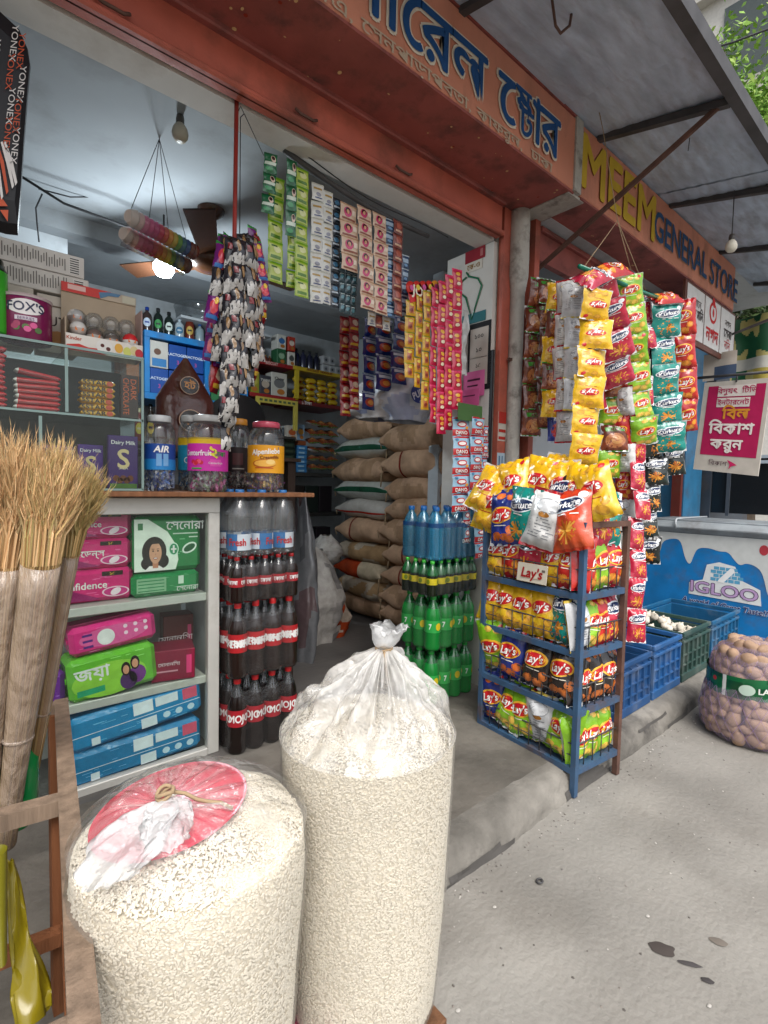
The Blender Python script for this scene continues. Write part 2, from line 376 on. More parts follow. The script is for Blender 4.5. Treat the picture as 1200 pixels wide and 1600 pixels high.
# first sign box: maroon soffit, orange painted face with blue lettering
SY, SZ0, SZ1 = 1.53, 2.915, 3.295
s1 = thing('shop_sign', 'orange signboard with big blue Bengali lettering above the open shop front', 'sign', (.7, SY, SZ0))
mb = MB(); mb.box((0, .185, .19), (3.86, .37, .38), bev=.008); put('box', mb, 'signpaint', s1)
mb = MB(); mb.box((0, .182, -.006), (3.84, .36, .012)); put('soffit', mb, 'maroon', s1)
mb = MB()
for k in range(60):
    x, y = rnd(-1.4, 1.9), rnd(.03, .33); r = rnd(.002, .009)
    mb.ell(x, y, r, r*rnd(.5, 1.6), lambda a, b, o=0: (a, b, -.0135), hx('c9a877') if random.random() < .7 else hx('8a3020'), n=7, rings=1)
put('paint_spots', mb, 'card', s1, kind='stuff')
mb = MB(); mb.box((0, .02, .392), (3.86, .05, .022)); put('top_batten', mb, 'maroon', s1)
def outlined(par, txt, size, x, z, col, edge, bold=.016, sx=1.0, name='lettering', both=.05, lift=0.0, align='C'):
    a = MB(); a.text(txt, size, front(-.004-lift, x, z), edge, bold=both, sx=sx, align=align); put(name+'_edge', a, 'card', par)
    b = MB(); b.text(txt, size, front(-.008-lift, x, z), col, bold=bold, sx=sx, align=align); put(name, b, 'card', par)
BLUE = hx('1f4a7e'); PALE = hx('d9cdbb')
Z0 = .180
outlined(s1, 'েজনােরল', .30, 1.15, Z0, BLUE, PALE, sx=1.02, align='R')
# the second word: kar, stacked conjunct, kar, ra
for txt, sz, x, z, sx in (('ে', .30, 1.30, Z0, 1.1), ('ষ', .19, 1.425, Z0+.040, 1.0), ('ট', .20, 1.45, Z0-.045, 1.0), ('া', .30, 1.545, Z0, 1.0), ('র', .30, 1.655, Z0, .95)):
    lf_ = lf_+.0012 if 'lf_' in globals() else 0.0
    outlined(s1, txt, sz, x, z, BLUE, PALE, sx=sx, lift=lf_)
c = hx('b9a48e')
for wd, x in (('১২/এ,', .30), ('েসনপাড়া', .63), ('পবতা,', .93), ('কাফরুল,', 1.26), ('ঢাকা', 1.60)):
    mb = MB(); mb.text(wd, .066, front(-.005, x, .024), c, sx=1.5, bold=.01); put('address_word', mb, 'card', s1)
mb = MB(); mb.box((2.64, SY+.10, (SZ0+SZ1)/2), (.07, .22, .385)); mb.box((2.66, SY+.19, SZ0-.01), (.16, .36, .014))
s0 = put('sign_joint', mb, 'peel'); tag(s0, 'peeling grey green plaster strip between the two orange signs', 'plaster strip')
# second sign
s2 = thing('shop_sign', 'orange signboard reading MEEM GENERAL STORE over the crisp packet strips', 'sign', (4.02, SY, SZ0))
mb = MB(); mb.box((0, .185, .19), (2.66, .37, .38), bev=.008); put('box', mb, 'signpaint', s2)
mb = MB(); mb.box((0, .182, -.006), (2.64, .36, .012)); put('soffit', mb, 'maroon', s2)
mb = MB(); mb.text('MEEM', .40, front(-.004, -.86, .19), hx('8a4a26'), sx=.98, bold=.028); put('lettering_edge', mb, 'card', s2)
mb = MB(); mb.text('MEEM', .40, front(-.007, -.86, .19), hx('c2a232'), sx=.98, bold=.022); put('yellow_lettering', mb, 'card', s2)
mb = MB(); mb.text('GENERAL STORE', .27, front(-.004, .50, .17), hx('b0866a'), sx=.88, bold=.04); put('lettering_edge', mb, 'card', s2)
mb = MB(); mb.text('GENERAL STORE', .27, front(-.007, .50, .17), hx('2a4c74'), sx=.88, bold=.016); put('blue_lettering', mb, 'card', s2)
mb = MB()
for k in range(40):
    x, y = rnd(-1.3, 1.3), rnd(.03, .33); r = rnd(.002, .008)
    mb.ell(x, y, r, r*rnd(.5, 1.6), lambda a, b, o=0: (a, b, -.0135), hx('c9a877'), n=7, rings=1)
put('paint_spots', mb, 'card', s2, kind='stuff')
# beam under the second sign
b2 = thing('shutter_housing', 'brownish red steel beam under the MEEM sign behind hanging snacks', 'shutter', (4.05, YF-.012, 2.70))
mb = MB(); mb.box((0, -.02, .095), (2.55, .04, .19)); put('face', mb, 'maroon', b2)
mb = MB(); mb.box((0, -.05, .18), (2.55, .035, .03), bev=.006); put('ridge', mb, 'maroon', b2)

# canopy of tin sheets on steel angles
cn = thing('awning', 'sloping grey tin awning on steel angles above the signs', 'awning', (2.3, 1.5, 3.33))
EY, EZ = -.64, -.15
xs0 = [-3.6, -2.35, -1.1, .15, 1.4, 2.65, 3.9]
for k in range(6):
    def fn(u, v, k=k):
        x = xs0[k]+u*(1.25+.03); y = .14+(EY-.14)*v
        return (x, y, -.01+(EZ+.01)*v + .006*noise.noise((x*2.3, y*2.0, k)) + .0022*math.sin(y*70+noise.noise((x*3, y, k))*4)*(1 if .15 < v < .9 else .3) + .004*(k % 2))
    mb = MB(); mb.grid(fn, 16, 44); mb.grid(lambda u, v: tuple(Vector(fn(u, v))+Vector((0, 0, .003))), 16, 44, flip=True)
    put('sheet', mb, 'tin', cn)
for x in (-1.65, -.62, .56, 1.58, 2.62, 3.6):
    mb = MB(); mb.bar((x, .03, -.035), (x, EY+.02, EZ-.03), .035, .035); mb.bar((x+.015, .03, -.02), (x+.015, EY+.02, EZ-.015), .005, .05)
    put('rafter', mb, 'darkmetal', cn)
mb = MB(); mb.bar((-3.6, EY, EZ-.022), (5.1, EY, EZ-.022), .045, .04); mb.bar((-3.6, EY-.02, EZ-.005), (5.1, EY-.02, EZ-.005), .012, .075)
put('edge_angle', mb, 'darkmetal', cn)
mb = MB(); mb.tube([PY(860, -20, 1.2)-cn.location, PY(868, 40, 1.2)-cn.location, PY(876, 52, 1.2)-cn.location, PY(890, 40, 1.2)-cn.location, PY(897, -5, 1.2)-cn.location], .006, 6)
put('wire_hook', mb, 'rust', cn)
a, b = Vector((2.86, .93, 3.15)), PY(836, 425, 1.86)
mb = MB(); mb.bar(a-b, (0, 0, 0), .018, .018); mb.bar(a-b+Vector((0, 0, .004)), (0, 0, .004), .004, .03)
o = put('awning_stay', mb, 'rust', loc=b); tag(o, 'rusty steel stay rising from the pillar to the awning edge', 'steel bar')
a, b = PY(1200, 500, 1.0), PY(1145, 522, 1.5)
mb = MB(); mb.bar(a-b+(a-b)*.3, (0, 0, 0), .016, .016); o = put('awning_stay', mb, 'darkmetal', loc=b)
tag(o, 'short dark steel stay beyond the end of the MEEM sign', 'steel bar')

# pillar between the shops
pl = thing('pillar', 'narrow brick red pillar of steel posts between the two shop fronts', 'pillar', (2.6, YF, FL))
xg, xp_ = PY(788, 500, 1.87).x-2.6, PY(827, 500, 1.85).x-2.6
mb = MB(); mb.box((xg, -.02, 1.42), (.075, .035, 2.84)); put('shutter_guide', mb, 'redpaint', pl)
mb = MB(); mb.box((xp_, -.055, 1.42), (.05, .07, 2.84)); put('post', mb, 'redpaint', pl)
mb = MB(); mb.box((xp_+.05, -.028, 1.42), (.02, .05, 2.84)); put('rail', mb, 'maroon', pl)
mb = MB(); mb.box((.04, .02, 1.42), (.36, .03, 2.84)); put('back_plate', mb, 'peel', pl)
mb = MB(); mb.box((-.164, .002, 1.35), (.012, .02, 1.3), BLACK); put('dark_trim', mb, 'print', pl)
pts = [(0, 0, z) for z in np.linspace(0, 2.82, 30)]
mb = MB(); mb.tube([(p[0]+.004*noise.noise((p[2]*3, 0, 0)), p[1], p[2]) for p in pts], [.043+(.016 if z > 2.35 else 0)+.004*noise.noise((z*5, 1, 0)) for z in np.linspace(0, 2.82, 30)], 12)
mb.box((0, 0, 1.95), (.13, .02, .015), m=1)
o = put('drain_pipe', mb, ['peel', 'rust'], loc=(PY(807, 500, YF-.06).x, YF-.06, FL)); tag(o, 'peeling grey white drain pipe running down the red pillar', 'pipe')
# stickers and papers on the pillar and jamb
def sticker(name, label, c, w_, h_, base, marks, face='front', cat='notice'):
    mb = MB(); fn = front(0) if face == 'front' else left_face(0)
    if face == 'front': mb.box((0, .001, 0), (w_, .002, h_), base)
    else: mb.box((.001, 0, 0), (.002, w_, h_), base)
    for q in marks:
        if q[0] == 'r': mb.rect(q[1]*w_, q[2]*h_, q[3]*w_, q[4]*h_, fn, q[5], .001)
        else: mb.text(q[1], q[4]*h_, fn if False else (lambda x, z, o=0.0, q=q: fn(q[2]*w_+x, q[3]*h_+z, o)), q[5], off=.002, bold=.01)
    o = put(name, mb, 'card', loc=c); return tag(o, label, cat)
for k, (z, base, m, lab) in enumerate(((1.66, hx('b9b2a8'), [('r', -.5, .1, .5, .5, hx('a83028')), ('r', -.45, -.2, .45, -.1, hx('a83028')), ('r', -.45, -.45, .45, -.35, hx('a83028'))], 'red and white striped sticker on the pillar'),
        (1.42, hx('9fb0bd'), [('r', -.35, -.4, -.15, .4, hx('4a6a86')), ('r', .05, -.4, .2, .4, hx('4a6a86'))], 'pale blue sticker with vertical writing on the pillar'),
        (1.20, hx('a8a59a'), [('r', -.3, -.4, -.2, .4, hx('50504a')), ('r', .1, -.4, .25, .4, hx('50504a'))], 'faded grey poster strip low on the pillar'))):
    sticker('pillar_sticker', lab, (2.6+xg, YF-.040, z), .072, .17, base, m)
J = 2.43
def on_jamb(px, py): return PX(px, py, J-.004)
c = on_jamb(748, 557); ink = hx('2a2a2c')
sticker('price_notice', 'black framed paper notice with Bengali price lines on the jamb', c, .17, .40, BLACK,
        [('r', -.40, -.42, .40, .42, hx('b9aea4')), ('t', '১০০', 0, .30, .10, ink), ('t', '১০', 0, .10, .10, ink), ('r', -.38, -.02, .38, -.01, ink), ('t', '১৫', 0, -.13, .09, ink), ('t', '২৫', 0, -.32, .09, ink)], 'left')
sticker('small_label', 'small dark red label high on the white jamb', on_jamb(742, 398), .15, .07, hx('8e2430'), [('r', .28, -.3, .42, .3, hx('b06a6a'))], 'left')
sticker('gold_label', 'gold cut-out lettering stuck under the red label on the jamb', on_jamb(740, 416), .13, .055, hx('c9c2b6'), [('t', 'েক-ও', 0, 0, .8, hx('8a6428'))], 'left')
sticker('pink_card', 'upper pink paper card clipped to the white jamb', PX(740, 600, J-.02), .16, .15, hx('d0679a'), [('r', -.3, .12, .3, .2, hx('4a2036')), ('r', -.3, -.1, .2, -.04, hx('4a2036'))], 'left')
sticker('pink_card', 'lower crumpled pink paper card just above the green card', PX(733, 622, J-.04), .15, .10, hx('c9588c'), [('r', -.3, .1, .3, .16, hx('4a2036'))], 'left')
sticker('teal_card', 'teal card strip between the green hanger and black framed notice', on_jamb(740, 497), .18, .06, hx('2f6a70'), [], 'left')
sticker('green_card', 'dark green card above the strips of milk powder sachets', PY(735, 645, 1.82), .20, .09, hx('3c5a32'), [])
mb = MB(); g = hx('1f6a4a')
mb.tube([(0, 0, .13), (0, -.02, .10), (0, -.09, .07), (0, -.12, .02), (0, -.05, -.16), (0, 0, -.02), (0, .07, .04), (0, .03, .09), (0, 0, .10)], .006, 6, g)
o = put('clothes_hanger', mb, 'gloss', loc=on_jamb(728, 460)); tag(o, 'dark green plastic hanger on a hook on the white jamb', 'hanger')

# neighbouring shop behind the crisp packets
mb = MB(); mb.box((4.2, 2.66, 1.5), (2.9, .1, 2.9)); struct('neighbour_wall_back', mb, 'wall')
mb = MB(); mb.box((4.2, 2.2, 2.93), (2.9, .9, .06)); struct('neighbour_ceiling', mb, 'wall')
bp = thing('pillar', 'blue painted pillar beside the freezer at the far end of shops', 'pillar', (5.62, YF, FL))
mb = MB(); mb.box((0, .12, 1.4), (.46, .30, 2.8), hx('2f6f96')); put('shaft', mb, 'paint', bp)
mb = MB(); mb.box((-.26, .02, 1.4), (.05, .08, 2.8), hx('6a2a20')); put('red_edge', mb, 'paint', bp)
mb = MB(); mb.box((6.55, 1.85, 1.55), (1.3, .1, 3.0), hx('39414a'))
wb = struct('far_wall', mb, 'paint')
wn = thing('shop_window', 'dark window with a white sill strip behind the pink poster board', 'window', (5.95, 1.55, 1.12))
mb = MB(); mb.box((0, 0, .25), (.04, 1.3, .55), hx('14181c')); put('pane', mb, 'gloss', wn)
for z in (.02, .07):
    mb = MB(); mb.box((-.035, 0, .46+z), (.03, 1.34, .03), hx('a9b4bd')); put('sill', mb, 'print', wn)
for y in (-.4, .1):
    mb = MB(); mb.box((-.03, y, .20), (.02, .03, .5), hx('4a5058')); put('mullion', mb, 'print', wn)
# ================================================================== GOODS IN FRONT OF THE SHOP
def grains(name, P, N, parent, L=.0086, W=.0039):
    """thousands of puffed rice grains lying against a surface, one mesh"""
    P = np.array(P); N = np.array(N); n = len(P)
    A = np.random.normal(size=(n, 3)); A[:, 2] *= .6; A -= N*np.sum(A*N, 1)[:, None]; A /= np.linalg.norm(A, axis=1)[:, None]
    A += N*np.random.uniform(-.35, .35, (n, 1)); A /= np.linalg.norm(A, axis=1)[:, None]
    B = np.cross(N, A); B /= np.linalg.norm(B, axis=1)[:, None]; Cc = np.cross(A, B)
    l = L*np.random.uniform(.75, 1.2, (n, 1))/2; w_ = W*np.random.uniform(.8, 1.2, (n, 1))/2
    ring = [(-.55, .8), (0, 1.05), (.55, .8)]; S = 4
    V = [P-A*l]
    for t, k in ring:
        for j in range(S):
            a = 2*math.pi*j/S; V.append(P+A*l*t+(B*math.cos(a)+Cc*math.sin(a))*w_*k)
    V.append(P+A*l); V = np.stack(V, 1); nv = V.shape[1]
    T = []
    for j in range(S):
        T.append((0, 1+(j+1) % S, 1+j)); T.append((nv-1, 1+2*S+j, 1+2*S+(j+1) % S))
        for r in range(2):
            a, b, c, d = 1+r*S+j, 1+r*S+(j+1) % S, 1+(r+1)*S+(j+1) % S, 1+(r+1)*S+j
            T += [(a, b, c), (a, c, d)]
    T = np.array(T); nt_ = len(T)
    idx = (T[None]+(np.arange(n)*nv)[:, None, None]).reshape(-1)
    me = bpy.data.meshes.new(name); me.vertices.add(n*nv); me.vertices.foreach_set('co', V.reshape(-1))
    me.loops.add(len(idx)); me.loops.foreach_set('vertex_index', idx.astype(np.int32))
    me.polygons.add(n*nt_); me.polygons.foreach_set('loop_start', np.arange(0, n*nt_*3, 3, dtype=np.int32))
    me.polygons.foreach_set('use_smooth', np.ones(n*nt_, bool))
    me.materials.append(MATS['puffed']); me.update(calc_edges=True)
    c = np.ones((n, 4), np.float32); k = np.random.uniform(.9, 1.04, (n, 1)); c[:, :3] = np.array([[.82, .755, .63]])*k
    a = me.color_attributes.new('Col', 'FLOAT_COLOR', 'POINT'); a.data.foreach_set('color', np.repeat(c, nv, 0).ravel())
    o = bpy.data.objects.new(name, me); COL.objects.link(o); o.parent = parent; o['kind'] = 'stuff'
    return o
def CAMDIR0(p): return math.atan2(-p[1], -p[0])
def bag_r(z, prof):
    for (z0, r0), (z1, r1) in zip(prof, prof[1:]):
        if z <= z1: return r0+(r1-r0)*(z-z0)/(z1-z0)
    return prof[-1][1]
def lump(a, z, s): return 1+.022*noise.noise((math.cos(a)*1.6+s, math.sin(a)*1.6, z*4))+.008*noise.noise((math.cos(a)*5+s, math.sin(a)*5, z*9))
def rice_body(par, prof, rim, dome, seed, n1, n2, tilt=(0, 0)):
    P = []; N = []
    zs = np.random.uniform(prof[0][0], rim, n1); ac_ = CAMDIR0(par.location); an = np.random.uniform(ac_-2.35, ac_+2.35, n1)
    for z, a in zip(zs, an):
        r = bag_r(z, prof)*lump(a, z, seed)-.0045-abs(random.gauss(0, .0006))
        P.append((r*math.cos(a), r*math.sin(a), z)); N.append((math.cos(a), math.sin(a), 0))
    R0 = bag_r(rim, prof)
    for k in range(n2):
        q = math.sqrt(random.random()); a = rnd(0, 2*math.pi); r = q*R0*lump(a, rim, seed)*.985-.003
        z = rim+dome*(1-q**2.4)+(tilt[0]*math.cos(a)+tilt[1]*math.sin(a))*q*R0+.010*noise.noise((r*math.cos(a)*14, r*math.sin(a)*14, seed))-abs(random.gauss(0, .0015))
        P.append((r*math.cos(a), r*math.sin(a), z)); N.append((math.cos(a)*q*.5, math.sin(a)*q*.5, 1-.3*q))
    N = [Vector(v).normalized() for v in N]
    grains('puffed_rice', P, N, par)
    core = MB(); pr = [(bag_r(z, prof)-.0062, z) for z in np.linspace(prof[0][0], rim-.003, 14)]
    pr += [(R0*q*.98-.006, rim+dome*(1-q**2.4)-.003) for q in (.97, .93, .88, .82, .75, .66, .56, .45, .33, .2, .02)]
    core.lathe(pr, 40, (.66, .575, .43), rfn=lambda a, z: lump(a, z, seed)); put('rice_core', core, 'puffcore', par)
# tall bag
B1 = Vector((.725, .885, .10))
bag = thing('rice_bag', 'tall clear plastic bag of puffed rice tied upright with twine', 'rice bag', B1)
pf = [(0, .150), (.03, .168), (.12, .176), (.35, .186), (.55, .194), (.65, .198)]
rice_body(bag, pf, .645, .022, 1.3, 31000, 6500)
mb = MB(); prf = [(.14, 0)]+[(bag_r(z, pf)+.002, z) for z in np.linspace(.004, .645, 26)]
mb.lathe(prf, 64, rfn=lambda a, z: lump(a, z, 1.3)+.006*noise.noise((math.cos(a)*9, math.sin(a)*9, z*6))); put('clear_side', mb, 'bagfilm', bag)
KN = PD(600, 1012, 1.17)-B1
def cone(u, v, R0, rim, kn, neck=.017, seed=0.0, sag=.06, pleat=.10):
    a = 2*math.pi*u; t = v
    base = Vector((R0*math.cos(a)*lump(a, rim, 1.3), R0*math.sin(a)*lump(a, rim, 1.3), rim))
    tip = Vector((kn.x+neck*math.cos(a), kn.y+neck*math.sin(a), kn.z))
    p = base.lerp(tip, t); s_ = math.sin(t*math.pi)
    wv = math.sin(9*a+3*noise.noise((a*2, 1, seed)))*.5+math.sin(17*a+seed)*.35+math.sin(37*a+4*t)*.35*t+noise.noise((math.cos(a)*3, math.sin(a)*3, t*5+seed))*1.2
    out = Vector((math.cos(a), math.sin(a), 0))
    p += out*(sag*s_*(1-.35*t)) + (out+Vector((0, 0, .7)))*wv*pleat*.16*s_*(.35+.65*t) + Vector((0, 0, .010*s_*noise.noise((a*5, t*9, seed))))
    return p
mb = MB(); hz = lambda u, v: (max(.10, 0.19+.27*v+.14*noise.noise((u*22, v*2.5, 3))+.10*noise.noise((u*60, v*3, 1))),)*3
mb.grid(lambda u, v: cone(u, v, .199, .643, KN, sag=.022, pleat=.15), 220, 40, wrap=True, colfn=hz); put('gathered_top', mb, 'gather', bag)
def tuft(seed, r, h, lean, n=44, m_=14):
    def fn(u, v):
        a = 2*math.pi*u; q = .014+r*(v**.6)*(1-.45*v*v)*(1+.45*noise.noise((math.cos(a)*1.7+seed, math.sin(a)*1.7, v*1.6)))
        q += .010*v*noise.noise((math.cos(a)*6+seed, math.sin(a)*6, v*5))
        z = h*math.sin(min(1.0, v*1.15)*1.7)*(1+.5*noise.noise((math.cos(a)*2, math.sin(a)*2, seed)))
        return (q*math.cos(a)+lean[0]*v, q*math.sin(a)+lean[1]*v, z+lean[2]*v)
    mb = MB(); mb.grid(fn, n, m_, wrap=True); return mb
put('knot_tuft', tuft(4.2, .042, .042, (.012, -.012, .01)), 'milky2', bag, KN)
mb = MB(); mb.tube([(.018*math.cos(t), .018*math.sin(t), .004*math.sin(t*1.7)-.004) for t in np.linspace(0, 13, 40)], .0032, 5)
mb.tube([(-.012, -.016, -.004), (-.02, -.03, -.03), (-.018, -.036, -.06)], .0035, 5); put('twine', mb, 'rope', bag, KN)
# shorter bag with red dish under the film
B2 = Vector((.335, .905, .02))
bag = thing('rice_bag', 'wide plastic bag of puffed rice with a red ring under its film', 'rice bag', B2)
pf2 = [(0, .150), (.03, .166), (.15, .178), (.42, .196), (.59, .203), (.65, .198)]
rice_body(bag, pf2, .642, .070, 5.7, 27000, 12500)
mb = MB(); prf = [(.14, 0)]+[(bag_r(z, pf2)+.002, z) for z in np.linspace(.004, .642, 26)]
mb.lathe(prf, 64, rfn=lambda a, z: lump(a, z, 5.7)+.006*noise.noise((math.cos(a)*9, math.sin(a)*9, z*6))); put('clear_side', mb, 'bagfilm', bag)
K2 = PZ(258, 1250, .758)-B2; RC2 = PZ(268, 1254, .725)-B2
def drape(u, v):
    a = 2*math.pi*u; base = Vector((.203*math.cos(a)*lump(a, .6, 5.7), .203*math.sin(a)*lump(a, .6, 5.7), .640))
    tip = Vector((K2.x+.010*math.cos(a), K2.y+.010*math.sin(a), K2.z)); p = base.lerp(tip, v); q = 1-v
    p.z = max(p.z, .664+.082*(1-q**2.4))*(1-v**3)+p.z*v**3
    wv = math.sin(13*a+2.5*noise.noise((a*2, 1, 7)))*.5+math.sin(29*a+5*v)*.35+math.sin(53*a)*.25*v+noise.noise((math.cos(a)*4, math.sin(a)*4, v*3))
    p.z += .0065*wv*math.sin(min(1, v*1.05)*math.pi)*(.3+.9*v)
    return p
mb = MB(); hz2 = lambda u, v: (max(.05, .07+.20*v**1.4+.16*noise.noise((u*26, v*2, 9))*(.3+v)+.10*noise.noise((u*70, v*2, 2))*v),)*3
mb.grid(drape, 220, 34, wrap=True, colfn=hz2)
put('draped_film', mb, 'gather', bag)
mb = MB(); rc = Vector((K2.x+.012, K2.y-.004, .636))
def dome2(x, y): q = min(1.0, math.hypot(x, y)/.203); return .642+.070*(1-q**2.4)
def ringf(u, v):
    a = 2*math.pi*u; r = .012+.118*v; x, y = RC2.x+r*math.cos(a), RC2.y+r*math.sin(a); return (x, y, dome2(x, y)+.011+.004*(v > .93))
mb.grid(ringf, 56, 14, hx('d8304f'), wrap=True)
put('red_ring', mb, 'gloss', bag)
mb = tuft(9.1, .046, .026, (-.078, -.034, -.026), 60, 20); put('knot_tuft', mb, 'milky2', bag, K2+Vector((-.006, -.022, -.004)), (R_(8), R_(-10), 0), 1.15)
mb = tuft(2.6, .036, .022, (-.020, -.048, -.024), 60, 18); put('knot_tuft', mb, 'milky2', bag, K2+Vector((.002, -.018, -.002)), (R_(14), 0, 0), 1.0)
mb = MB(); mb.tube([(.013*math.cos(t), .013*math.sin(t), .012+.006*math.sin(t*1.3)) for t in np.linspace(0, 12.5, 36)], .0036, 5)
mb.tube([(.012+.016*k, -.004-.012*k, .012-.006*k+.003*math.sin(k*2)) for k in range(6)], .0034, 5); put('twine', mb, 'rope', bag, K2)
# flat printed sack on a low stool under the tall bag
st = thing('low_stool', 'low wooden stool under the tall puffed rice bag', 'stool', (.70, .87, 0))
mb = MB(); mb.box((0, 0, .075), (.30, .28, .024), hx('6a4a34'), bev=.003); put('seat', mb, 'wood', st)
for x in (-.12, .12):
    for y in (-.11, .11):
        mb = MB(); mb.box((x, y, .031), (.03, .03, .062), hx('5a3c2a')); put('leg', mb, 'wood', st)
mb = MB(); mb.grid(lambda u, v: ((u-.5)*.36, (v-.5)*.36, .004*noise.noise((u*6, v*6, 2))+(-.02*max(0, abs(u-.5)*2-.76)/.24)), 24, 20, hx('8d868a'))
mb.ell(-.09, -.02, .09, .09, lambda x, y, o=0: (x, y, .006+o), hx('c8316e'), 0, rings=2); mb.ell(-.09, -.02, .055, .055, lambda x, y, o=0: (x, y, .007+o), hx('b9b4b4'), 0)
o = put('printed_sack', mb, 'print', loc=(.62, .88, .091)); tag(o, 'flat grey sack with a pink ring print under the tall rice bag', 'sack')

# wooden stand holding the brooms
WD, WD2 = hx('7c6a5a'), hx('70462c')
A, Bq = Vector((.262, 1.83, .60)), Vector((.120, .69, .60))
d = (Bq-A).normalized(); sd_ = Vector((d.y, -d.x, 0))   # towards -x side
if sd_.x > 0: sd_ = -sd_
ws = thing('wooden_stand', 'rough wooden frame stand holding the wrapped brooms upright', 'stand', (A.x, A.y, FL))
def wbar(name, a, b, w_, h_, col, up=(0, 0, 1)):
    mb = MB(); mb.bar(Vector(a)-ws.location, Vector(b)-ws.location, w_, h_, col, up=up); return put(name, mb, 'wood', ws)
wbar('side_beam', A, Bq, .036, .030, WD)
wbar('side_beam', A+Vector((0, 0, -.30))+sd_*.0, Bq+Vector((0, 0, -.30)), .03, .035, WD2)
wbar('side_beam', A+sd_*.62, Bq+sd_*.62, .036, .030, WD)
for t in (0.02, .50, .985):
    p = A.lerp(Bq, t); wbar('cross_beam', p+sd_*.016-Vector((0, 0, .004)), p+sd_*.60-Vector((0, 0, .004)), .036, .034, WD)
    wbar('cross_beam', p+sd_*.016-Vector((0, 0, .30)), p+sd_*.60-Vector((0, 0, .30)), .03, .03, WD2)
for t in (.03, .47, .96):
    for s_ in (.0, .62):
        p = A.lerp(Bq, t)+sd_*(s_+(.016 if s_ == 0 else 0)); zf = .0 if p.y < 1.05 else FL-.02
        wbar('post', (p.x, p.y, zf), (p.x, p.y, .584), .04, .035, WD2)
# brooms
def broom(label, base, neck, tip, rs, rt, nst, cols, seed, lean):
    t = thing('grass_broom', label, 'broom', base, group='grass brooms in the wooden stand')
    base, neck, tip = Vector(base), Vector(neck)-Vector(base), Vector(tip)-Vector(base)
    pts = [neck*k for k in np.linspace(0, 1, 12)]
    mb = MB(); rr = [rs*(.55+.45*k)*(1+.05*math.sin(k*9+seed)) for k in np.linspace(0, 1, 12)]
    mb.tube(pts, [q*.88 for q in rr], 14, hx('8f7452')); o = put('handle_bundle', mb, 'wood', t)
    mb = MB()
    for j in range(40):
        a = 2*math.pi*j/40; x = Vector((math.cos(a), math.sin(a), 0))
        mb.tube([p+x*r*.9 for p, r in zip(pts, rr)], .0026, 4, random.choice([hx('a0845a'), hx('8a6a44'), hx('b59a6c'), hx('6f5a3c')]), cap=False)
    put('stalks', mb, 'straw', t)
    mb = MB(); mb.tube(pts, rr, 24); 
    mb.tube([neck*.40+Vector((0, 0, .004*k)) for k in range(3)], rr[5]*1.05, 20); put('plastic_sleeve', mb, 'sleeve', t)
    V = []; F = []; C = []
    ax = (tip-neck)
    for k in range(nst):
        a = rnd(0, 2*math.pi); q = math.sqrt(random.random()); off = Vector((math.cos(a), math.sin(a), 0))*q
        p0 = neck*rnd(.94, 1.0)+off*rs*.9; L = rnd(.55, 1.08)*(1.05-.25*q)
        p1 = neck+ax*L*.5+off*(rs*.9+rt)*.55; p2 = neck+ax*L+off*rt*rnd(.8, 1.25)+Vector(lean)*L*q+Vector((rnd(-1, 1), rnd(-1, 1), rnd(-.3, .5)))*.030
        c = random.choice(cols); w_ = rnd(.0009, .0019)
        sdv = Vector((rnd(-1, 1), rnd(-1, 1), rnd(-.2, .2))).normalized()*w_
        wob = Vector((rnd(-1, 1), rnd(-1, 1), 0))*.007; p15 = p1.lerp(p2, .5)+wob
        o = len(V); V += [p0-sdv, p0+sdv, p1-wob*.5-sdv*1.3, p1-wob*.5+sdv*1.3, p15-sdv, p15+sdv, p2-sdv*.4, p2+sdv*.4]
        F += [(o, o+1, o+3, o+2), (o+2, o+3, o+5, o+4), (o+4, o+5, o+7, o+6)]; C += [c, c, c]
        for j in range(9):        # feathery seed hairs near the tip
            m_ = p1.lerp(p2, rnd(.25, 1.0)); e = m_+(p2-p1).normalized()*rnd(.012, .034)+Vector((rnd(-1, 1), rnd(-1, 1), rnd(-.4, .6)))*.009
            s2_ = Vector((rnd(-1, 1), rnd(-1, 1), 0)).normalized()*.0007
            o = len(V); V += [m_-s2_, m_+s2_, e]; F.append((o, o+1, o+2)); C.append(random.choice(cols))
    mb = MB(); mb.add(V, F, C); put('bristles', mb, 'straw', t, kind='stuff')
    return t
tan = [hx('dcb486'), hx('e4c496'), hx('c09c70'), hx('d2aa78'), hx('b09a70')]; olive = [hx('b3a26c'), hx('c9ad78'), hx('968758'), hx('d3b07a'), hx('b09c70')]
broom('orange tan grass broom at the picture edge in the wooden stand', PD(-30, 1330, 1.22), PD(6, 885, 1.12), PD(32, 690, 1.10), .040, .042, 1300, tan, 1, (-.02, 0, 0))
broom('thick grass broom in a crinkled sleeve, middle of the three brooms', PD(8, 1320, 1.25), PD(64, 882, 1.12), PD(84, 700, 1.12), .040, .036, 1300, tan+olive[:2], 2, (.01, 0, 0))
broom('slim olive grass broom of the three, closest to the display case', PD(40, 1270, 1.32), PD(108, 868, 1.22), PD(124, 735, 1.20), .022, .030, 900, olive, 3, (.02, -.01, 0))
mb = MB(); p0 = PD(16, 1345, 1.05); p1 = PD(52, 1590, .98); q = p1-p0
mb.grid(lambda u, v: Vector((0, 0, 0)).lerp(q, v)+Vector((math.cos(u*2*math.pi)*.024*(.25+.9*v)*(1+.5*noise.noise((math.cos(u*6.283)*2, math.sin(u*6.283)*2, v*3))), math.sin(u*2*math.pi)*.010*(.2+v)+.008*math.sin(v*9+u*12), .01*noise.noise((u*5, v*7, 1)))), 36, 24, hx('7d7014'), wrap=True)
